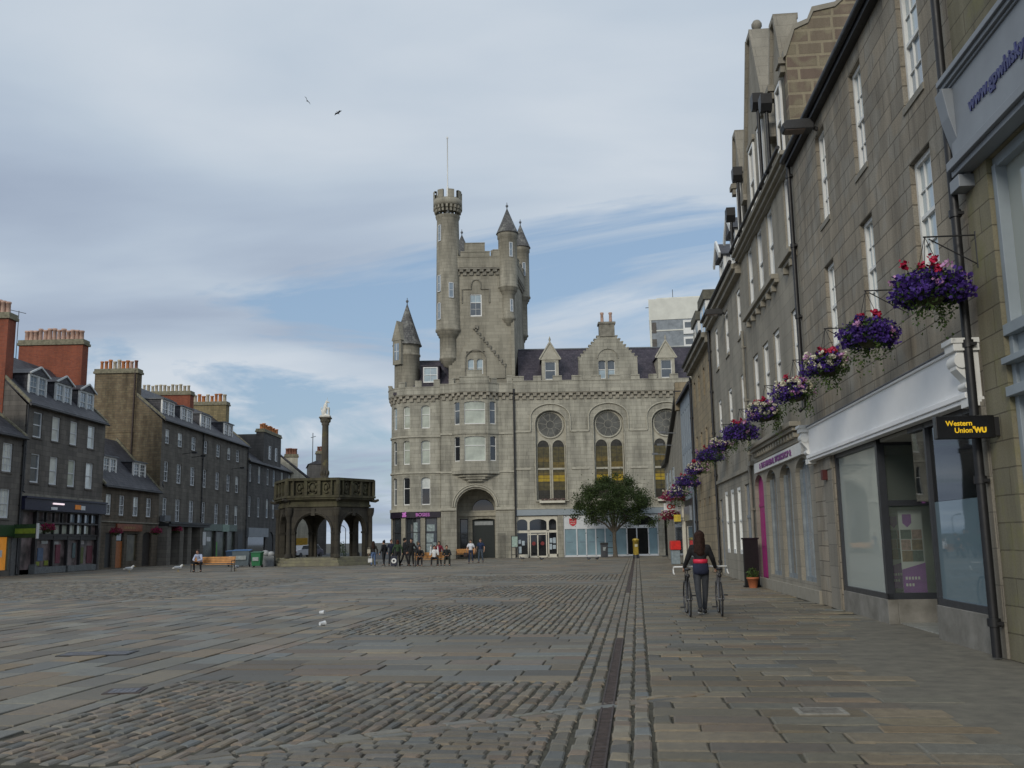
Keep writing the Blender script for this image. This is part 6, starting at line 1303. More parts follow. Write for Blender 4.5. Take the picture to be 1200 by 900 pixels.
# the woman wheeling two bicycles
WX, WY = 3.86, 20.25
person('person', 'woman with long dark hair walking away between two bicycles, black top with a red waistband', WX, WY, R(-9), pose_stand(1.7, .02, .6, spread=-.045, hands=((-.33,.3,.95),(.31,.3,.95))), (.012,.012,.014), (.045,.05,.06), (.028,.012,.008), hairstyle='long', female=True, band=(.6,.02,.06), shoes=(.03,.03,.03))
def bicycle(label, x, y, ang, frame, lean=0., steer=0.):
    t = thing('bicycle', label, 'bicycle', (x, y, 0), ang, 'bicycles wheeled by the woman'); t.rotation_euler = (0, lean, ang)
    FM = M('frame %s' % (frame,), frame, .3, var=.1, coat=.5); TYR = M('tyre rubber', (.015,.015,.016), .8); MT = M('dull alloy', (.2,.2,.21), .4, metal=.7)
    def wheel(y0, an):
        w_ = MB(); w_.X = Matrix.Translation((0, y0, .34)) @ Matrix.Rotation(an, 4, 'Z') @ Matrix.Rotation(PI/2, 4, 'Y'); w_.tube([(.33*math.cos(2*PI*i/32), .33*math.sin(2*PI*i/32), 0) for i in range(33)], .017, 6, False); o = w_.build('wheel', TYR, t)
        w2 = MB(); w2.X = w_.X; w2.tube([(.31*math.cos(2*PI*i/32), .31*math.sin(2*PI*i/32), 0) for i in range(33)], .009, 5, False); w2.cyl(0, 0, -.05, .05, .018, n=8)
        for i in range(20): a = 2*PI*i/20; w2.tube([(.018*math.cos(a), .018*math.sin(a), .03*(-1)**i), (.305*math.cos(a+.15), .305*math.sin(a+.15), 0)], .0022, 3)
        w2.build('rim', MT, o)
    wheel(0, 0); wheel(1.0, steer)
    f = MB(); bb = (0,.42,.28); st = (0,.28,.78); hd = (0,.86,.82); hb = (0,.9,.66)
    f.tube([bb, st], .016); f.tube([st, hd], .016); f.tube([bb, hb], .019); f.tube([hd, hb], .02)
    for sx in (-.06, .06): f.tube([(sx,0,.34), (sx*.4,.4,.28)], .009); f.tube([(sx,0,.34), (sx*.3,.28,.75)], .008); f.tube([(sx*.7,.9,.64),(sx*.8,1.0,.34)], .01)
    f.tube([(-.045,.9,.65),(.045,.9,.65)], .014); f.build('frame', FM, t)
    s_ = MB(); s_.ball((0,.22,.93), .13, 10, 6, (.55,1,.22)); s_.build('saddle', BLK, t); q = MB(); q.tube([st, (0,.24,.92)], .013); q.build('seat_post', MT, t)
    h_ = MB(); h_.tube([hd, (0,.87,.92), (0,.92,.96)], .014); h_.k = 1
    cs, sn = math.cos(steer), math.sin(steer)
    def rr(x, y, z): return (x*cs - (y-.92)*sn, .92 + x*sn + (y-.92)*cs, z)
    for sx in (-1, 1): h_.tube([rr(0,.92,.96), rr(sx*.21,.93,.96), rr(sx*.225,1.0,.955), rr(sx*.23,1.03,.9), rr(sx*.235,.98,.83), rr(sx*.235,.9,.82)], .017, 8)
    h_.build('handlebar', [BLK, WHT], t)
    c = MB(); c.X = Matrix.Translation((.06, .42, .28)) @ Matrix.Rotation(PI/2, 4, 'Y'); c.cyl(0, 0, -.004, .004, .09, n=18); c.X = None; c.tube([(-.07,.42,.28),(-.07,.3,.17)], .01); c.tube([(.07,.42,.28),(.07,.54,.39)], .01); c.build('crank', IRON, t)
    for sx, yy, zz in ((-1,.3,.17),(1,.54,.39)): p = MB(); p.box(sx*.08, sx*.17, yy-.04, yy+.04, zz-.012, zz+.012); p.build('pedal', BLK, t)
    l_ = MB(); l_.ball((0,.13,.8), .04, 8, 6, (1,.6,1.2)); l_.build('saddle_bag', BLK, t)
bicycle('black road bicycle with white bar tape in the woman\'s left hand', WX-.36, WY-.55, R(-6), (.012,.012,.014), 0, .08); bicycle('grey road bicycle with a seat bag in the woman\'s right hand', WX+.28, WY-.55, R(-8), (.1,.1,.11), 0, .05)
# ---------------------------------------------------------------- people by the citadel
def px(y, xpx, ypx=None): return (xpx-600)/1120*y*1.0
def at(xpx, Y):   # ground position on the line of sight through a column of the picture near the horizon
    return ((xpx - 603)/1120*Y*.988, Y)
PP = [
 ('person','woman in blue jeans and dark jacket with long brown hair by the market cross',437.5,64.5,R(20),pose_stand(1.66,stride=.2),(.02,.017,.016),(.1,.16,.3),(.03,.015,.01),'long',True),
 ('person','slim person in black facing the market cross, hair piled high',450,64.4,R(60),pose_stand(1.7,stride=.3),(.01,.01,.013),(.012,.012,.014),(.015,.01,.01),'bun',True),
 ('person','tall person in a navy coat standing left of the green jacket',458.5,65.5,R(-160),pose_stand(1.76),(.012,.016,.035),(.02,.022,.03),(.04,.02,.015),'short',False),
 ('person','person in a dark green jacket with reddish hair',466,63.8,R(10),pose_stand(1.72,arm=(.08,.08)),(.025,.05,.022),(.012,.012,.013),(.06,.02,.012),'bob',True),
 ('person','tall man in black with one foot stepped out right of the green jacket',474,64,R(-70),pose_stand(1.84,stride=.7),(.01,.011,.015),(.015,.015,.018),(.01,.01,.01),'short',False),
 ('person','man in plain black facing the camera beside the grey hoodie',482,63.5,R(170),pose_stand(1.8,arm=(.1,.05)),(.009,.009,.01),(.009,.009,.01),(.015,.012,.01),'short',False),
 ('person','person in a grey hoodie behind the seated group',489.5,63.8,R(-100),pose_stand(1.6),(.16,.16,.17),(.06,.06,.065),(.1,.08,.06),'bob',True),
 ('person','man in a white t-shirt and navy jeans in front of the arched entrance',551.5,68.5,R(175),pose_stand(1.66,stride=.15),(.62,.62,.66),(.025,.035,.07),(.03,.02,.015),'short',False),
 ('person','person in a navy jacket walking beside the white t-shirt',563,69,R(165),pose_stand(1.72,stride=.2),(.012,.025,.07),(.06,.08,.11),(.09,.06,.04),'short',False),
]
for nm, lab, xp, Y, an, J, tp, lg, hr_, hs, fe in PP:
    X_, Y_ = at(xp, Y); person(nm, lab, X_, Y_, an, J, tp, lg, hr_, hairstyle=hs, bare='t-shirt' in lab, female=fe)
X_, Y_ = at(545.5, 68.3); held('handbag', 'dark bag hanging at the side of the man in the white t-shirt', 'bag', (X_-.0, Y_, .62), (.3,.14,.3), (.03,.015,.012))
X_, Y_ = at(432.5, 64.3); held('handbag', 'cream shoulder bag beside the woman in blue jeans', 'bag', (X_, Y_, 1.0), (.22,.12,.28), (.4,.36,.28)); 
X_, Y_ = at(462, 63.2); t = held('rucksack', 'dark rucksack with a white round patch standing on the ground by the group', 'bag', (X_, Y_, .38), (.42,.25,.62), (.02,.022,.04)); q = MB(); q.X = Matrix.Translation((0,-.13,.0)) @ Matrix.Rotation(PI/2, 4, 'X'); q.lathe(0,0,[(.07,0),(.07,.012),(.17,.012),(.17,0)],18,cap=False); q.build('patch', WHT, t)
X_, Y_ = at(434, 63.6); held('carrier_bag', 'white plastic carrier bag low beside the blue jeans', 'bag', (X_, Y_, .42), (.28,.16,.26), (.6,.6,.6))
def bench(label, x, y, ang, w=2.0, wood=WOOD):
    t = thing('bench', label, 'bench', (x, y, 0), ang); q = MB()   # faces -y
    for i in range(4): q.box(-w/2, w/2, -.2+i*.115, -.1+i*.115, .42, .45)
    q.build('seat', wood, t, bevel=.006); q = MB()
    for i in range(4): z = .5+i*.1; q.box(-w/2, w/2, .27+i*.018, .3+i*.018, z, z+.085)
    q.build('backrest', wood, t, bevel=.006)
    for sx in (-1, 1):
        q = MB(); x = sx*(w/2-.04); q.tube([(x,-.22,0),(x,-.2,.42),(x,.26,.42),(x,.36,.92)], .025, 8); q.tube([(x,.3,0),(x,.26,.42)], .025, 8); q.tube([(x,-.2,.42),(x,-.22,.64),(x,.28,.66)], .022, 8); q.build('leg', IRON, t)
    return t
def sitter(lab, X_, Y_, an, J, tp, lg, hr_, hs='short', bare=False): return person('person', lab, X_, Y_, an, J, tp, lg, hr_, hairstyle=hs, bare=bare)
BX, BY = at(507, 62.6); bench('orange pine bench in front of the pink-lettered shop', BX, BY, R(8), 2.3)
sitter('youth in black leaning forward at the left end of the bench by the shop', BX-.85, BY-.0, PI+R(8), pose_sit(1.62,.45,.22,feet=.3), (.015,.015,.018), (.02,.02,.025), (.03,.015,.01))
sitter('person in a white shirt with both arms raised on the bench by the shop', BX+.1, BY, PI+R(8), pose_sit(1.7,.45,-.02,.2,hands=((-.22,.06,1.25),(.22,.06,1.25))), (.62,.62,.62), (.012,.012,.014), (.03,.015,.01))
sitter('man in black with an arm over the right end of the bench by the shop', BX+.9, BY, PI+R(8), pose_sit(1.74,.45,.05,.14,feet=.25), (.012,.014,.016), (.03,.035,.03), (.08,.04,.025))
X_, Y_ = at(514.5, 63.9); person('person', 'person in a dark red top standing behind the bench by the shop', X_, Y_, PI, pose_stand(1.58), (.16,.012,.03), (.02,.02,.02), (.02,.01,.01), hairstyle='bob')
bench('orange pine bench inside the arched entrance', -4.35, CY-1.0, 0, 1.75); 
X_, Y_ = at(254, 58.6); bench('varnished pine bench on the left with a man at its left end', X_-.2, Y_, R(-6), 2.6)
sitter('man in a pale blue shirt bent forward on the left bench', X_-.95, Y_-.02, PI-R(6), pose_sit(1.76,.45,.3,.2,feet=.35), (.42,.47,.62), (.01,.01,.014), (.03,.02,.02))
# ---------------------------------------------------------------- bins, post box, boards
def wheelie(label, x, y, ang, body, lid, w=.55, d=.6, h=.95):
    t = thing('wheeled_bin', label, 'bin', (x, y, 0), ang); q = MB(); BM = M('bin %s' % (body,), body, .6, var=.15)
    q.add([(-w*.42,-d*.4,.1),(w*.42,-d*.4,.1),(w*.42,d*.4,.1),(-w*.42,d*.4,.1),(-w/2,-d/2,h),(w/2,-d/2,h),(w/2,d/2,h),(-w/2,d/2,h)], [(0,3,2,1),(4,5,6,7),(0,1,5,4),(1,2,6,5),(2,3,7,6),(3,0,4,7)]); q.build('body', BM, t, bevel=.02)
    q = MB(); q.prism([(-d/2-.05,h),(d/2+.03,h),(d/2+.03,h+.1),(-d/2-.05,h+.03)], -w/2-.03, w/2+.03, 'x'); q.build('lid', M('bin %s' % (lid,), lid, .5, var=.1), t, bevel=.015)
    for sx in (-1, 1): q = MB(); q.X = Matrix.Translation((sx*w*.42, d*.3, .1)) @ Matrix.Rotation(PI/2, 4, 'Y'); q.cyl(0,0,-.04,.04,.1,n=12); q.build('wheel', BLK, t)
    q = MB(); q.box(-w*.3, w*.3, -d/2-.03, -d/2+.06, h*.45, h*.7); q.build('label_patch', M('bin label', (.3,.33,.33), .6), t)
X_, Y_ = at(284, 70); wheelie('large grey communal bin with a blue lid left of the market cross', X_, Y_, R(5), (.1,.13,.15), (.03,.12,.3), 1.25, .9, 1.15)
X_, Y_ = at(276, 72.5); wheelie('dark blue communal bin half hidden behind the grey one', X_, Y_, R(5), (.02,.05,.1), (.03,.1,.22), 1.2, .9, 1.1)
X_, Y_ = at(302, 68.5); wheelie('green wheeled bin between the large bins and the market cross', X_, Y_, R(-5), (.01,.14,.05), (.01,.12,.045), .7, .65, 1.0)
X_, Y_ = at(313, 70.2); t = thing('refuse_sacks', 'pale grey sacks heaped on a low crate beside the cross steps', 'sacks', (X_-.1, Y_, 0)); q = MB(); q.box(-.7,.7,-.3,.3,0,.75); q.build('crate', M('grey crate', (.18,.19,.2), .7, var=.3, scale=5), t, bevel=.02)
for i, (x, z, r_) in enumerate(((-.45,.85,.26),(.0,.95,.3),(.42,.88,.27))): q = MB(); q.ball((x, 0, z), r_, 10, 7, (1,.8,.75)); q.build('sack', M('pale sack', (.34,.35,.36), .5, var=.25, scale=8, bump=.5, bscale=18), t)
GOLD = M('gold paint', (.42,.3,.05), .4, metal=.5, var=.12)
X_, Y_ = at(744.5, 77); t = thing('post_box', 'gold pillar post box with a black foot', 'post box', (X_, Y_, 0)); q = MB(); q.lathe(0,0,[(.27,0),(.27,.05),(.25,.08),(.25,.26),(.23,.28)],24); q.build('foot', BLK, t); q = MB(); q.lathe(0,0,[(.23,.28),(.23,1.34),(.27,1.37),(.28,1.44),(.25,1.5),(.14,1.56),(.02,1.58)],24); bo = q.build('pillar', GOLD, t)
q = MB(); q.box(-.12,.12,-.235,-.2,1.18,1.22); q.build('slot', BLK, bo); q = MB(); q.box(-.11,.11,-.24,-.2,.9,1.1); q.build('notice_plate', M('cream plate', (.5,.47,.35), .6), bo); q = MB(); q.box(-.15,.15,-.232,-.2,.35,.85); q.build('door', GOLD, bo, bevel=.01)
X_, Y_ = at(707.5, 84.5); t = thing('litter_bin', 'dark grey litter bin with a pale label standing left of the tree', 'bin', (X_, Y_, 0)); q = MB(); q.box(-.3,.3,-.25,.25,0,1.05); q.build('body', M('dark grey bin', (.05,.055,.065), .5), t, bevel=.03); q = MB(); q.prism([(-.28,1.05),(.28,1.05),(.25,1.22),(-.25,1.24)], -.33, .33, 'x'); q.build('lid', BLK, t, bevel=.02); q = MB(); q.box(-.14,.14,-.262,-.25,.55,.85); q.build('label_patch', M('bin label', (.3,.33,.33), .6), t)
X_, Y_ = at(712, 83.6); t = thing('cycle_stand', 'black tubular cycle stand between the litter bin and the tree', 'cycle stand', (X_+.15, Y_, 0)); q = MB(); q.tube([(-.35,0,0),(-.35,0,.7),(-.28,0,.8),(.28,0,.8),(.35,0,.7),(.35,0,0)], .03, 8); q.tube([(-.35,0,.4),(.35,0,.4)], .02, 6); q.build('hoop', IRON, t)
X_, Y_ = at(603, 84.2); t = thing('notice_stand', 'tall dark notice stand with pale green panels left of the white doors', 'notice board', (X_, Y_, 0)); q = MB()
for x in (-.28,.28): q.box(x-.03,x+.03,-.03,.03,0,1.95)
for z in (.3,.95,1.9): q.box(-.28,.28,-.03,.03,z,z+.05)
q.build('frame', IRON, t); q = MB(); q.box(-.25,.25,-.015,.015,1.0,1.9); q.build('panel', M('pale green panel', (.3,.4,.35), .5, var=.3, scale=7), t)
X_, Y_ = rpt(44.5, 1.0)[:2]; t = thing('newspaper_bin', 'grey bin with a bright red hood by the far shops on the right', 'bin', (*at(790.5, 58), 0)); q = MB(); q.box(-.25,.25,-.2,.2,0,.85); q.build('body', M('pale blue grey plastic', (.22,.27,.3), .6), t, bevel=.03); q = MB(); q.prism([(-.3,.85),(.3,.85),(.3,1.2),(.1,1.4),(-.3,1.35)], -.3, .3, 'x'); q.build('hood', M('bright red plastic', (.6,.02,.015), .45), t, bevel=.03)
def rsign(name, label, s_, d0, d1, z0, z1, mats, txt=None):
    t = thing(name, label, 'sign', rpt(s_, 0, 0), RROT + PI/2); q = MB(); q.box(-d1, -d0, -.05, .05, z0, z1); q.build('panel', mats, t); q = MB(); q.bar((-d0-.02,0,(z0+z1)/2), (0,0,(z0+z1)/2), .04); q.build('bracket', IRON, t); return t
t = rsign('hanging_sign', 'white hanging sign with a red oval above the far red bin', 45.5, .35, 1.2, 3.2, 3.6, WHT)
q = MB(); q.X = Matrix.Translation((-.86, -.055, 3.4)) @ Matrix.Scale(.62, 4) @ Matrix.Rotation(PI/2, 4, 'X'); q.lathe(0,0,[(.15,0),(.15,.01),(.27,.01),(.27,0)],20,cap=False); q.X = Matrix.Translation((-.62,-.055,3.4)) @ Matrix.Scale(.62, 4) @ Matrix.Rotation(PI/2,4,'X'); q.lathe(0,0,[(.07,0),(.07,.014),(.17,.014),(.17,0)],16,cap=False); q.build('emblem', M('post red', (.6,.03,.03), .5), t)
rsign('hanging_sign', 'small yellow hanging sign below the white one with the red oval', 44.6, .3, .7, 2.5, 2.9, M('yellow sign', (.55,.4,.03), .5))
X_, Y_ = rpt(18.4, .34)[:2]; t = thing('display_board', 'tall black framed board leaning beside the magenta door', 'board', (X_, Y_, 0), RROT - R(70)); q = MB(); q.box(-.26,.26,-.03,.03,.02,1.5); q.build('panel', M('blackboard', (.012,.013,.013), .6), t, bevel=.01); q = MB()
for z in (.0,1.48): q.box(-.29,.29,-.045,.045,z,z+.05)
q.build('frame', BLK, t)
# ---------------------------------------------------------------- foliage
def leafmat(name, c1, c2, c3=None, trl=.25):
    if name in MATS: return MATS[name]
    m, nt, b = newmat(name); tc = N(nt, 'TexCoord'); n = N(nt, 'TexNoise', i_Scale=5., i_Detail=3.); L(nt, tc.outputs['Object'], n.inputs['Vector']); wn = N(nt, 'TexWhiteNoise', noise_dimensions='3D')
    sn = N(nt, 'VectorMath', operation='SNAP'); sn.inputs[1].default_value = (.06,.06,.06); L(nt, tc.outputs['Object'], sn.inputs[0]); L(nt, sn.outputs[0], wn.inputs['Vector'])
    c = mixc(nt, ramp(nt, n.outputs[0], [(.35, 0.), (.65, 1.)]), c1, c2); c = mixc(nt, 1., c, ramp(nt, wn.outputs['Value'], [(0., .55), (1., 1.45)]), 'MULTIPLY')
    L(nt, c, b.inputs['Base Color']); b.inputs['Roughness'].default_value = .55; b.inputs['Specular IOR Level'].default_value = .3
    out = [x for x in nt.nodes if x.type == 'OUTPUT_MATERIAL'][0]; tl = N(nt, 'BsdfTranslucent'); L(nt, c, tl.inputs[0]); ms = N(nt, 'MixShader'); ms.inputs[0].default_value = trl; L(nt, b.outputs[0], ms.inputs[1]); L(nt, tl.outputs[0], ms.inputs[2]); L(nt, ms.outputs[0], out.inputs[0]); return m
nrg = np.random.RandomState(3)
def leaves(name, pts, size, mat, parent, asp=.6, flat=0., pent=False):
    n = len(pts); d = nrg.normal(size=(n, 3)); d /= np.linalg.norm(d, axis=1)[:, None]; e = nrg.normal(size=(n, 3)); e -= (e*d).sum(1)[:, None]*d; e /= np.linalg.norm(e, axis=1)[:, None]; f = np.cross(d, e)
    s = np.asarray(size)*nrg.uniform(.6, 1.3, n) if np.ndim(size) == 0 else np.asarray(size); s = s[:, None]; k = s*asp
    if pent:
        V_ = np.stack([pts + s*(math.cos(2*PI*i/5)*d + math.sin(2*PI*i/5)*e)*.55 + f*s*.08*(i % 2) for i in range(5)], 1).reshape(-1, 3); m_ = 5
    else: V_ = np.stack([pts - d*s*.5, pts + e*k*.5 + f*s*.08, pts + d*s*.5, pts - e*k*.5 + f*s*.08], 1).reshape(-1, 3); m_ = 4
    me = bpy.data.meshes.new(name); me.from_pydata(V_.tolist(), [], [tuple(range(m_*i, m_*i+m_)) for i in range(n)]); me.materials.append(mat); me.update(); return place(me, name, parent)
BARK = M('grey brown bark', (.1,.085,.065), .95, var=.35, scale=6, bump=.6, bscale=30)
TX, TYY = at(720, 82.5); TZ = 0
tr_ = thing('street_tree', 'bushy dark green tree standing in front of the citadel shops', 'tree', (TX, TYY, 0))
q = MB(); q.tube([(0,0,-.05),(.03,0,.3),(-.02,0,1.2),(.0,0,2.1)], [.26,.19,.16,.15], 10)
tips = []
for k, (dx, dy, z1) in enumerate(((-1.3,.3,4.1),(1.5,-.2,3.7),(.2,.9,5.0),(-.3,-.9,4.6),(-2.2,-.4,3.6),(2.4,.5,3.6),(.9,-.8,5.3),(-.9,.5,5.6))):
    z0 = 1.9 + .1*(k % 3); m_ = (dx*.35, dy*.35, z0+(z1-z0)*.5); q.tube([(0,0,z0), m_, (dx*.75,dy*.75,z1-.3), (dx,dy,z1)], [.1,.07,.045,.02], 7); tips.append((dx, dy, z1))
    for j in range(3): e = (dx*.75+rng.uniform(-.7,.7), dy*.75+rng.uniform(-.7,.7), z1+rng.uniform(.1,.9)); q.tube([(dx*.6,dy*.6,z1-.6), e], [.035,.012], 5)
q.build('trunk', BARK, tr_)
cl_ = []; tries = 0
while len(cl_) < 95 and tries < 4000:
    tries += 1; u = nrg.normal(size=3); u /= np.linalg.norm(u); rr_ = nrg.uniform(.45, 1.0)**.6
    c0 = np.array([u[0]*3.15*rr_ - .1, u[1]*2.6*rr_, 4.45 + u[2]*2.3*rr_])
    if c0[2] < 2.75 + .25*abs(c0[0] < 0) or (c0[2] > 5.3 and abs(c0[0]) > 2.3): continue
    cl_.append((c0, nrg.uniform(.38, .72)))
for c0 in ((3.5,.2,3.1),(-3.3,0,3.5),(-3.0,.3,4.3),(3.2,.1,2.75),(.3,0,6.9),(1.2,.2,6.7),(-1.3,0,6.4),(2.6,0,5.5)): cl_.append((np.array(c0), .42))
P_ = []
for c0, r_ in cl_:
    n = int(430*r_); g_ = nrg.normal(size=(n, 3)); g_ /= np.linalg.norm(g_, axis=1)[:, None]; P_.append(c0 + g_*(r_*nrg.uniform(.2, 1.25, (n, 1))**.7)*np.array([1.05,1,.8]))
P_.append(np.array([c0 for c0, _ in cl_])[nrg.randint(0, len(cl_), 1500)] + nrg.normal(size=(1500, 3))*.55)
crown = leaves('crown', np.concatenate(P_), .14, leafmat('dark tree leaves', (.03,.05,.016), (.06,.088,.026), trl=.3), tr_)
# hanging baskets along the right-hand fronts
LEAFG = leafmat('basket leaves', (.04,.08,.02), (.08,.12,.03)); PURP = leafmat('purple petals', (.042,.02,.15), (.085,.04,.25), trl=.15); REDP = leafmat('red petals', (.33,.008,.03), (.42,.02,.07), trl=.15); WHTP = leafmat('cream petals', (.6,.58,.48), (.7,.66,.52), trl=.15); PINP = leafmat('crimson petals', (.25,.01,.06), (.35,.015,.1), trl=.15)
def blob_pts(n, rx, rz, zc=0., lo=-.2): 
    u = nrg.normal(size=(n*2, 3)); u /= np.linalg.norm(u, axis=1)[:, None]; u = u[u[:, 2] > lo][:n]; r_ = nrg.uniform(.66, 1.1, (len(u), 1)); ph = nrg.uniform(0, 6, 3); bump = 1 + .2*np.sin(u[:, :1]*6+ph[0])*np.cos(u[:, 1:2]*7+ph[1]) + .1*np.sin(u[:, 2:]*9+ph[2]); return u*r_*bump*np.array([rx, rx, rz]) + np.array([0, 0, zc])
def clusters(centres, n, r): return np.concatenate([np.array(c) + nrg.normal(size=(n, 3))*r for c in centres])
BG = 'hanging baskets along the right-hand fronts'
def basket(label, kind, loc, r):
    t = thing('hanging_basket', label, 'hanging basket', loc, RROT + PI/2, BG)
    q = MB(); q.tube([(.65,0,.75),(-.02,0,.75)], .012, 5); q.tube([(.65,0,.8),(.65,0,.3)], .014, 5); q.tube([(.65,0,.35),(.05,0,.72)], .009, 5)
    for a in (0, 2.1, 4.2): q.tube([(0,0,.75),(.26*math.cos(a),.26*math.sin(a),.05)], .005, 4)
    q.build('bracket', IRON, t)
    q = MB(); q.lathe(0,0,[(.02,-.2),(.12,-.17),(.2,-.08),(.23,.03),(.21,.03)],14); q.build('bowl', M('moss lined bowl', (.06,.06,.03), .95, bump=.5), t)
    sp_ = r*.55
    P1 = blob_pts(1500, r*.88, r*.62, .02, -.6); tr1 = [np.array([r*.75*math.cos(a)*k_, r*.75*math.sin(a)*k_, -.1-.5*r*h]) for a, k_, h in [(nrg.uniform(0,6.3), nrg.uniform(.4,1), nrg.uniform(.2,1.0)) for _ in range(7)]]
    leaves('foliage', np.concatenate([P1] + [c + nrg.normal(size=(60, 3))*np.array([.05,.05,.13]) for c in tr1]), .055, LEAFG, t)
    P2 = blob_pts(2100 if kind != 'white' else 1500, r*1.0, r*.62, .0, -.6)
    if kind == 'white': P2 = P2[P2[:, 0]*.5 - P2[:, 2]*.3 < .15*r]
    leaves('purple_blooms' if kind != 'crimson' else 'crimson_blooms', P2, .05, PURP if kind != 'crimson' else PINP, t, pent=True)
    if kind != 'crimson':
        cs = [(nrg.uniform(-.7,.5)*r, nrg.uniform(-.7,.1)*r, r*nrg.uniform(.5,.85)) for _ in range(5)]; leaves('red_blooms', clusters(cs, 32, .03), .045, REDP, t, pent=True)
        q = MB()
        for c in cs: q.tube([(c[0]*.6,c[1]*.6,r*.2), c], .005, 4)
        q.build('stems', LEAFG, t)
    a = nrg.uniform(2.2, 6.2, 4 if kind == 'purple' else 8); cs = [(r*.95*math.cos(x), r*.95*math.sin(x), r*nrg.uniform(-.15,.6)) for x in a]; leaves('pink_blooms', clusters(cs, 16, .03), .042, leafmat('pink petals', (.45,.2,.42), (.55,.3,.5), trl=.15), t, pent=True)
    if kind in ('white', 'crimson'):
        a = nrg.uniform(2.0, 5.6, 44); cs = [(r*.9*math.cos(x), r*.9*math.sin(x), r*nrg.uniform(-.1,.6)) for x in a]; leaves('cream_blooms', clusters(cs, 14, .018), .045, WHTP, t, pent=True)
    return t
BK = [(-.18,4.72,.46,'purple','large purple basket with scarlet geraniums beside the drainpipe'),(2.7,4.74,.41,'purple','purple basket with one scarlet tuft above the middle of the white fascia'),(5.55,4.74,.42,'white','purple and cream basket trailing green over the white fascia'),(8.63,4.7,.44,'white','purple and cream basket over the far end of the white fascia'),(12.4,4.72,.48,'white','cream and purple basket above the purple-lettered white sign'),(17.03,4.72,.52,'purple','wide violet basket with scarlet flowers above the magenta door'),(21.4,4.76,.42,'white','purple basket above the white ground-floor windows'),(25.4,4.7,.5,'purple','purple basket nearest the ochre house'),(30.2,4.5,.5,'white','purple and cream basket on the ochre house front'),(35.3,4.25,.55,'purple','violet basket above the dark shopfront'),(40.1,3.95,.6,'white','pinkish purple basket above the silver sign'),(44.6,3.95,.7,'crimson','crimson and cream basket above the white hanging sign'),(47.5,2.9,.6,'crimson','dark crimson basket low beside the small yellow sign')]
for s_, z, r_, kd, lab in BK: basket(lab, kd, rpt(s_, .65, z), r_)
# left-hand baskets (crimson, smaller in view)
for s_, z, lab in ((1.6, 2.75, 'crimson basket left of the navy shopfront'), (11.4, 2.6, 'crimson basket between the navy shop and the orange door'), (18.9, 2.7, 'crimson basket by the dark passage of the brown house'), (23.3, 2.9, 'red and yellow basket at the corner of the pillared porch')):
    p = LG + LT*s_ + Vector((LT.y, -LT.x))*.7; t = thing('wall_basket', lab, 'hanging basket', (p.x, p.y, z), LROT, 'flower baskets along the left-hand fronts')
    q = MB(); q.tube([(0,.7,.55),(0,0,.55)], .014, 5); q.tube([(0,0,.55),(0,0,.1)], .006, 4); q.build('bracket', IRON, t); q = MB(); q.lathe(0,0,[(.02,-.24),(.2,-.12),(.25,.03)],12); q.build('bowl', MATS['moss lined bowl'], t)
    leaves('foliage', blob_pts(700, .38, .34, 0, -.7), .06, LEAFG, t); leaves('crimson_blooms', blob_pts(600, .42, .34, .03, -.3), .055, PINP, t, pent=True)
X_, Y_ = rpt(17.75, .42)[:2]; t = thing('potted_plant', 'terracotta pot with a small green plant by the black board', 'potted plant', (X_, Y_, 0)); q = MB(); q.lathe(0,0,[(.12,0),(.17,.27),(.19,.27),(.19,.33),(.16,.33),(.15,.28)],16); q.build('pot', M('terracotta', (.38,.12,.05), .8, var=.15), t); leaves('leaves', blob_pts(260, .17, .16, .42, -.7), .07, LEAFG, t)
# ---------------------------------------------------------------- birds
def bird(name, label, loc, ang, col, wing, sc=1., fly=False, bill=(.5,.35,.05), grp=None):
    t = thing(name, label, 'bird', loc, ang, grp); b = MB()
    b.ball((0,0,.14), .075, 10, 7, (.85,1.75,.85)); b.ball((0,.13,.22), .042, 8, 6); capsule(b, (0,.08,.17), (0,.13,.22), .045, .034); capsule(b, (0,-.08,.14), (0,-.2,.125), .035, .014)
    if fly:
        for sx in (-1, 1): capsule(b, (sx*.05,.02,.16), (sx*.24,.05,.24), .022, .018); capsule(b, (sx*.24,.05,.24), (sx*.5,-.06,.17), .018, .006)
    organic(b, 'body', M('plumage %s' % (col,), col, .8, var=.12, scale=20), t, .012, 2)
    w_ = MB()
    if fly:
        for sx in (-1, 1): w_.add([(sx*.05,.07,.17),(sx*.24,.1,.25),(sx*.5,-.05,.175),(sx*.26,-.08,.24),(sx*.05,-.1,.165)], [(0,1,2,3,4) if sx > 0 else (4,3,2,1,0)]); w_.add([(sx*.05,.07,.155),(sx*.24,.1,.235),(sx*.5,-.05,.165),(sx*.26,-.08,.225),(sx*.05,-.1,.15)], [(4,3,2,1,0) if sx > 0 else (0,1,2,3,4)])
    else:
        for sx in (-1, 1): w_.ball((sx*.045,-.04,.155), .07, 8, 6, (.45,1.7,.65))
    w_.build('wings', M('wing %s' % (wing,), wing, .8), t)
    k = MB(); k.tube([(0,.165,.22),(0,.21,.208)], [.012,.003], 5); k.build('beak', M('beak', bill, .5), t)
    if not fly:
        k = MB()
        for sx in (-.025,.025): k.tube([(sx,0,.08),(sx,0,.01),(sx,.04,.004)], .006, 4)
        k.build('legs', M('beak', bill, .5), t)
    t.scale = (sc,)*3; return t
GW = (.62,.62,.6); GWG = (.33,.35,.38)
for xp, Y, an, lab in ((153,60,R(-70),'white gull in front of the brown house'),(210,60,R(-60),'white gull by the pillared porch'),(277,59.5,R(160),'white gull right of the left bench')): X_, Y_ = at(xp, Y); bird('gull', lab, (X_, Y_, 0), an, GW, GWG, 1.75)
PG = (.05,.052,.06)
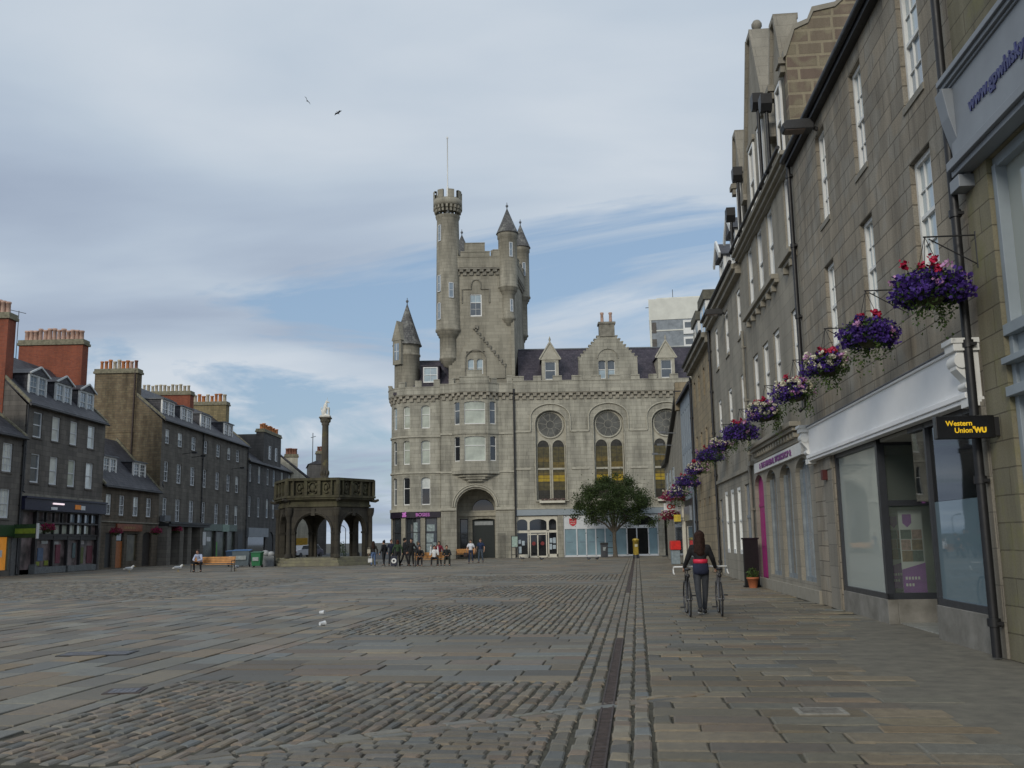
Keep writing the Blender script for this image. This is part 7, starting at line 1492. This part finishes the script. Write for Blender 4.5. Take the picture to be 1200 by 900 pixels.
for xp, Y, an in ((611.5,76,1.),(634,73,2.2),(689,70.5,.6),(699,70.5,-.7)): X_, Y_ = at(xp, Y); bird('pigeon', {611.5:'dark pigeon farthest left in front of the white doors',634:'dark pigeon just right of the white doors',689:'left bird of the pair of dark pigeons near the tree',699:'right bird of the pair of dark pigeons near the tree'}[xp], (X_, Y_, 0), an, PG, (.09,.09,.1), 1.2, grp='pigeons on the paving')
bird('flying_gull', 'left gull banking in the open sky', (-12.0, 53.5, 27.6), .5, (.12,.12,.13), (.1,.1,.11), .6, True).rotation_euler = (.2,.9,.5)
bird('flying_gull', 'right gull with spread wings in the open sky', (-9.9, 52.5, 26.3), .2, (.1,.1,.11), (.09,.09,.1), .6, True).rotation_euler = (.3,.25,2.6)
# litter
def cup(lab, x, y, rot):
    t = thing('paper_cup', lab, 'litter', (x, y, .045), 0); q = MB(); q.lathe(0,0,[(.034,0),(.045,.11),(.048,.115),(.042,.11),(.03,.01)],14); o = q.build('cup', M('white paper', (.62,.64,.66), .6), t); o.rotation_euler = (R(88), 0, rot); q = MB(); q.cyl(0,0,.112,.122,.05,n=14); o2 = q.build('lid', WHT, t); o2.rotation_euler = (R(88), 0, rot)
cup('white paper cup lying on the slabs, farther of the two', -4.42, 22.1, 1.2); cup('crushed white cup lying on the slabs, nearer of the two', -3.8, 19.0, 2.4)
# far street: parked car, lamp post, shrubs
def car(lab, x, y, ang, col):
    t = thing('parked_car', lab, 'car', (x, y, 0), ang); q = MB(); P = [(-2.1,.35),(-2.15,.75),(-1.95,.95),(-1.2,1.0),(-.75,1.42),(.75,1.45),(1.35,1.02),(1.95,.88),(2.1,.6),(2.05,.32)]; q.prism(P, -.85, .85, 'y'); q.build('body', M('car %s' % (col,), col, .3, coat=1., var=.05), t, bevel=.06)
    q = MB(); q.prism([(-1.1,1.0),(-.72,1.38),(.7,1.4),(1.2,1.02)], -.862, .862, 'y'); q.build('window', PDK, t)
    for sx in (-1.3, 1.3):
        for sy in (-.78, .78): q = MB(); q.X = Matrix.Translation((sx, sy, .32)) @ Matrix.Rotation(PI/2, 4, 'X'); q.cyl(0,0,-.11,.11,.32,n=18); w_ = q.build('wheel', BLK, t)
    for sy in (-.6, .6): q = MB(); q.box(2.0, 2.12, sy-.15, sy+.15, .6, .75); q.build('headlight', WHT, t)
    for sy in (-.62, .62): q = MB(); q.box(-2.17, -2.05, sy-.14, sy+.14, .65, .85); q.build('tail_light', M('tail lamp', (.4,.02,.02), .4), t)
X_, Y_ = at(351, 106); car('white hatchback seen through the left arch of the market cross', X_, Y_, R(75), (.5,.5,.52)); X_, Y_ = at(362, 110); car('dark purple car behind the white one through the left arch', X_, Y_, R(75), (.03,.02,.06))
X_, Y_ = at(405, 125); t = thing('street_lamp', 'thin street lamp seen through the right arch of the market cross', 'street lamp', (X_, Y_, 0)); q = MB(); q.tube([(0,0,0),(0,0,3.4),(-.3,0,3.75),(-.8,0,3.85)], .05, 6); q.build('pole', IRON, t); q = MB(); q.box(-1.1,-.7,-.1,.1,3.8,3.92); q.build('lamp_head', LEAD, t)
X_, Y_ = at(400, 118); t = thing('shrub', 'low green shrub seen through the right arch of the market cross', 'shrub', (X_-.3, Y_, 0)); leaves('foliage', blob_pts(900, .9, 1.5, .3, -.2), .14, LEAFG, t); q = MB(); q.tube([(0,0,0),(0,0,.8)], .06, 6); q.build('stem', BARK, t)
# unicorn on the column
u = MB(); z = 10.55; u.X = Matrix.Translation((0,0,-10.55*.2)) @ Matrix.Scale(1.2, 4); u.box(-.3,.3,-.25,.25,z,z+.12); capsule(u, (-.1,0,z+.25), (.0,0,z+.75), .16, .12); capsule(u, (-.12,0,z+.2), (.1,-.12,z+.12), .1, .06); capsule(u, (-.12,0,z+.2), (.1,.12,z+.12), .1, .06); capsule(u, (0,0,z+.75), (.05,0,z+.95), .09, .07); capsule(u, (.05,0,z+.97), (.2,0,z+.9), .065, .04); capsule(u, (.06,0,z+1.02), (.14,0,z+1.25), .02, .006); capsule(u, (.02,-.1,z+.65), (.2,-.1,z+.45), .045, .035); capsule(u, (.02,.1,z+.65), (.2,.1,z+.45), .045, .035); capsule(u, (-.22,0,z+.2), (-.28,0,z+.6), .04, .03); u.box(.16,.24,-.17,.17,z+.1,z+.6)
organic(u, 'unicorn_statue', STAT, mc, .02, 2)
# tidy: the objects the parser would call unnamed pieces
bpy.context.view_layer.update()
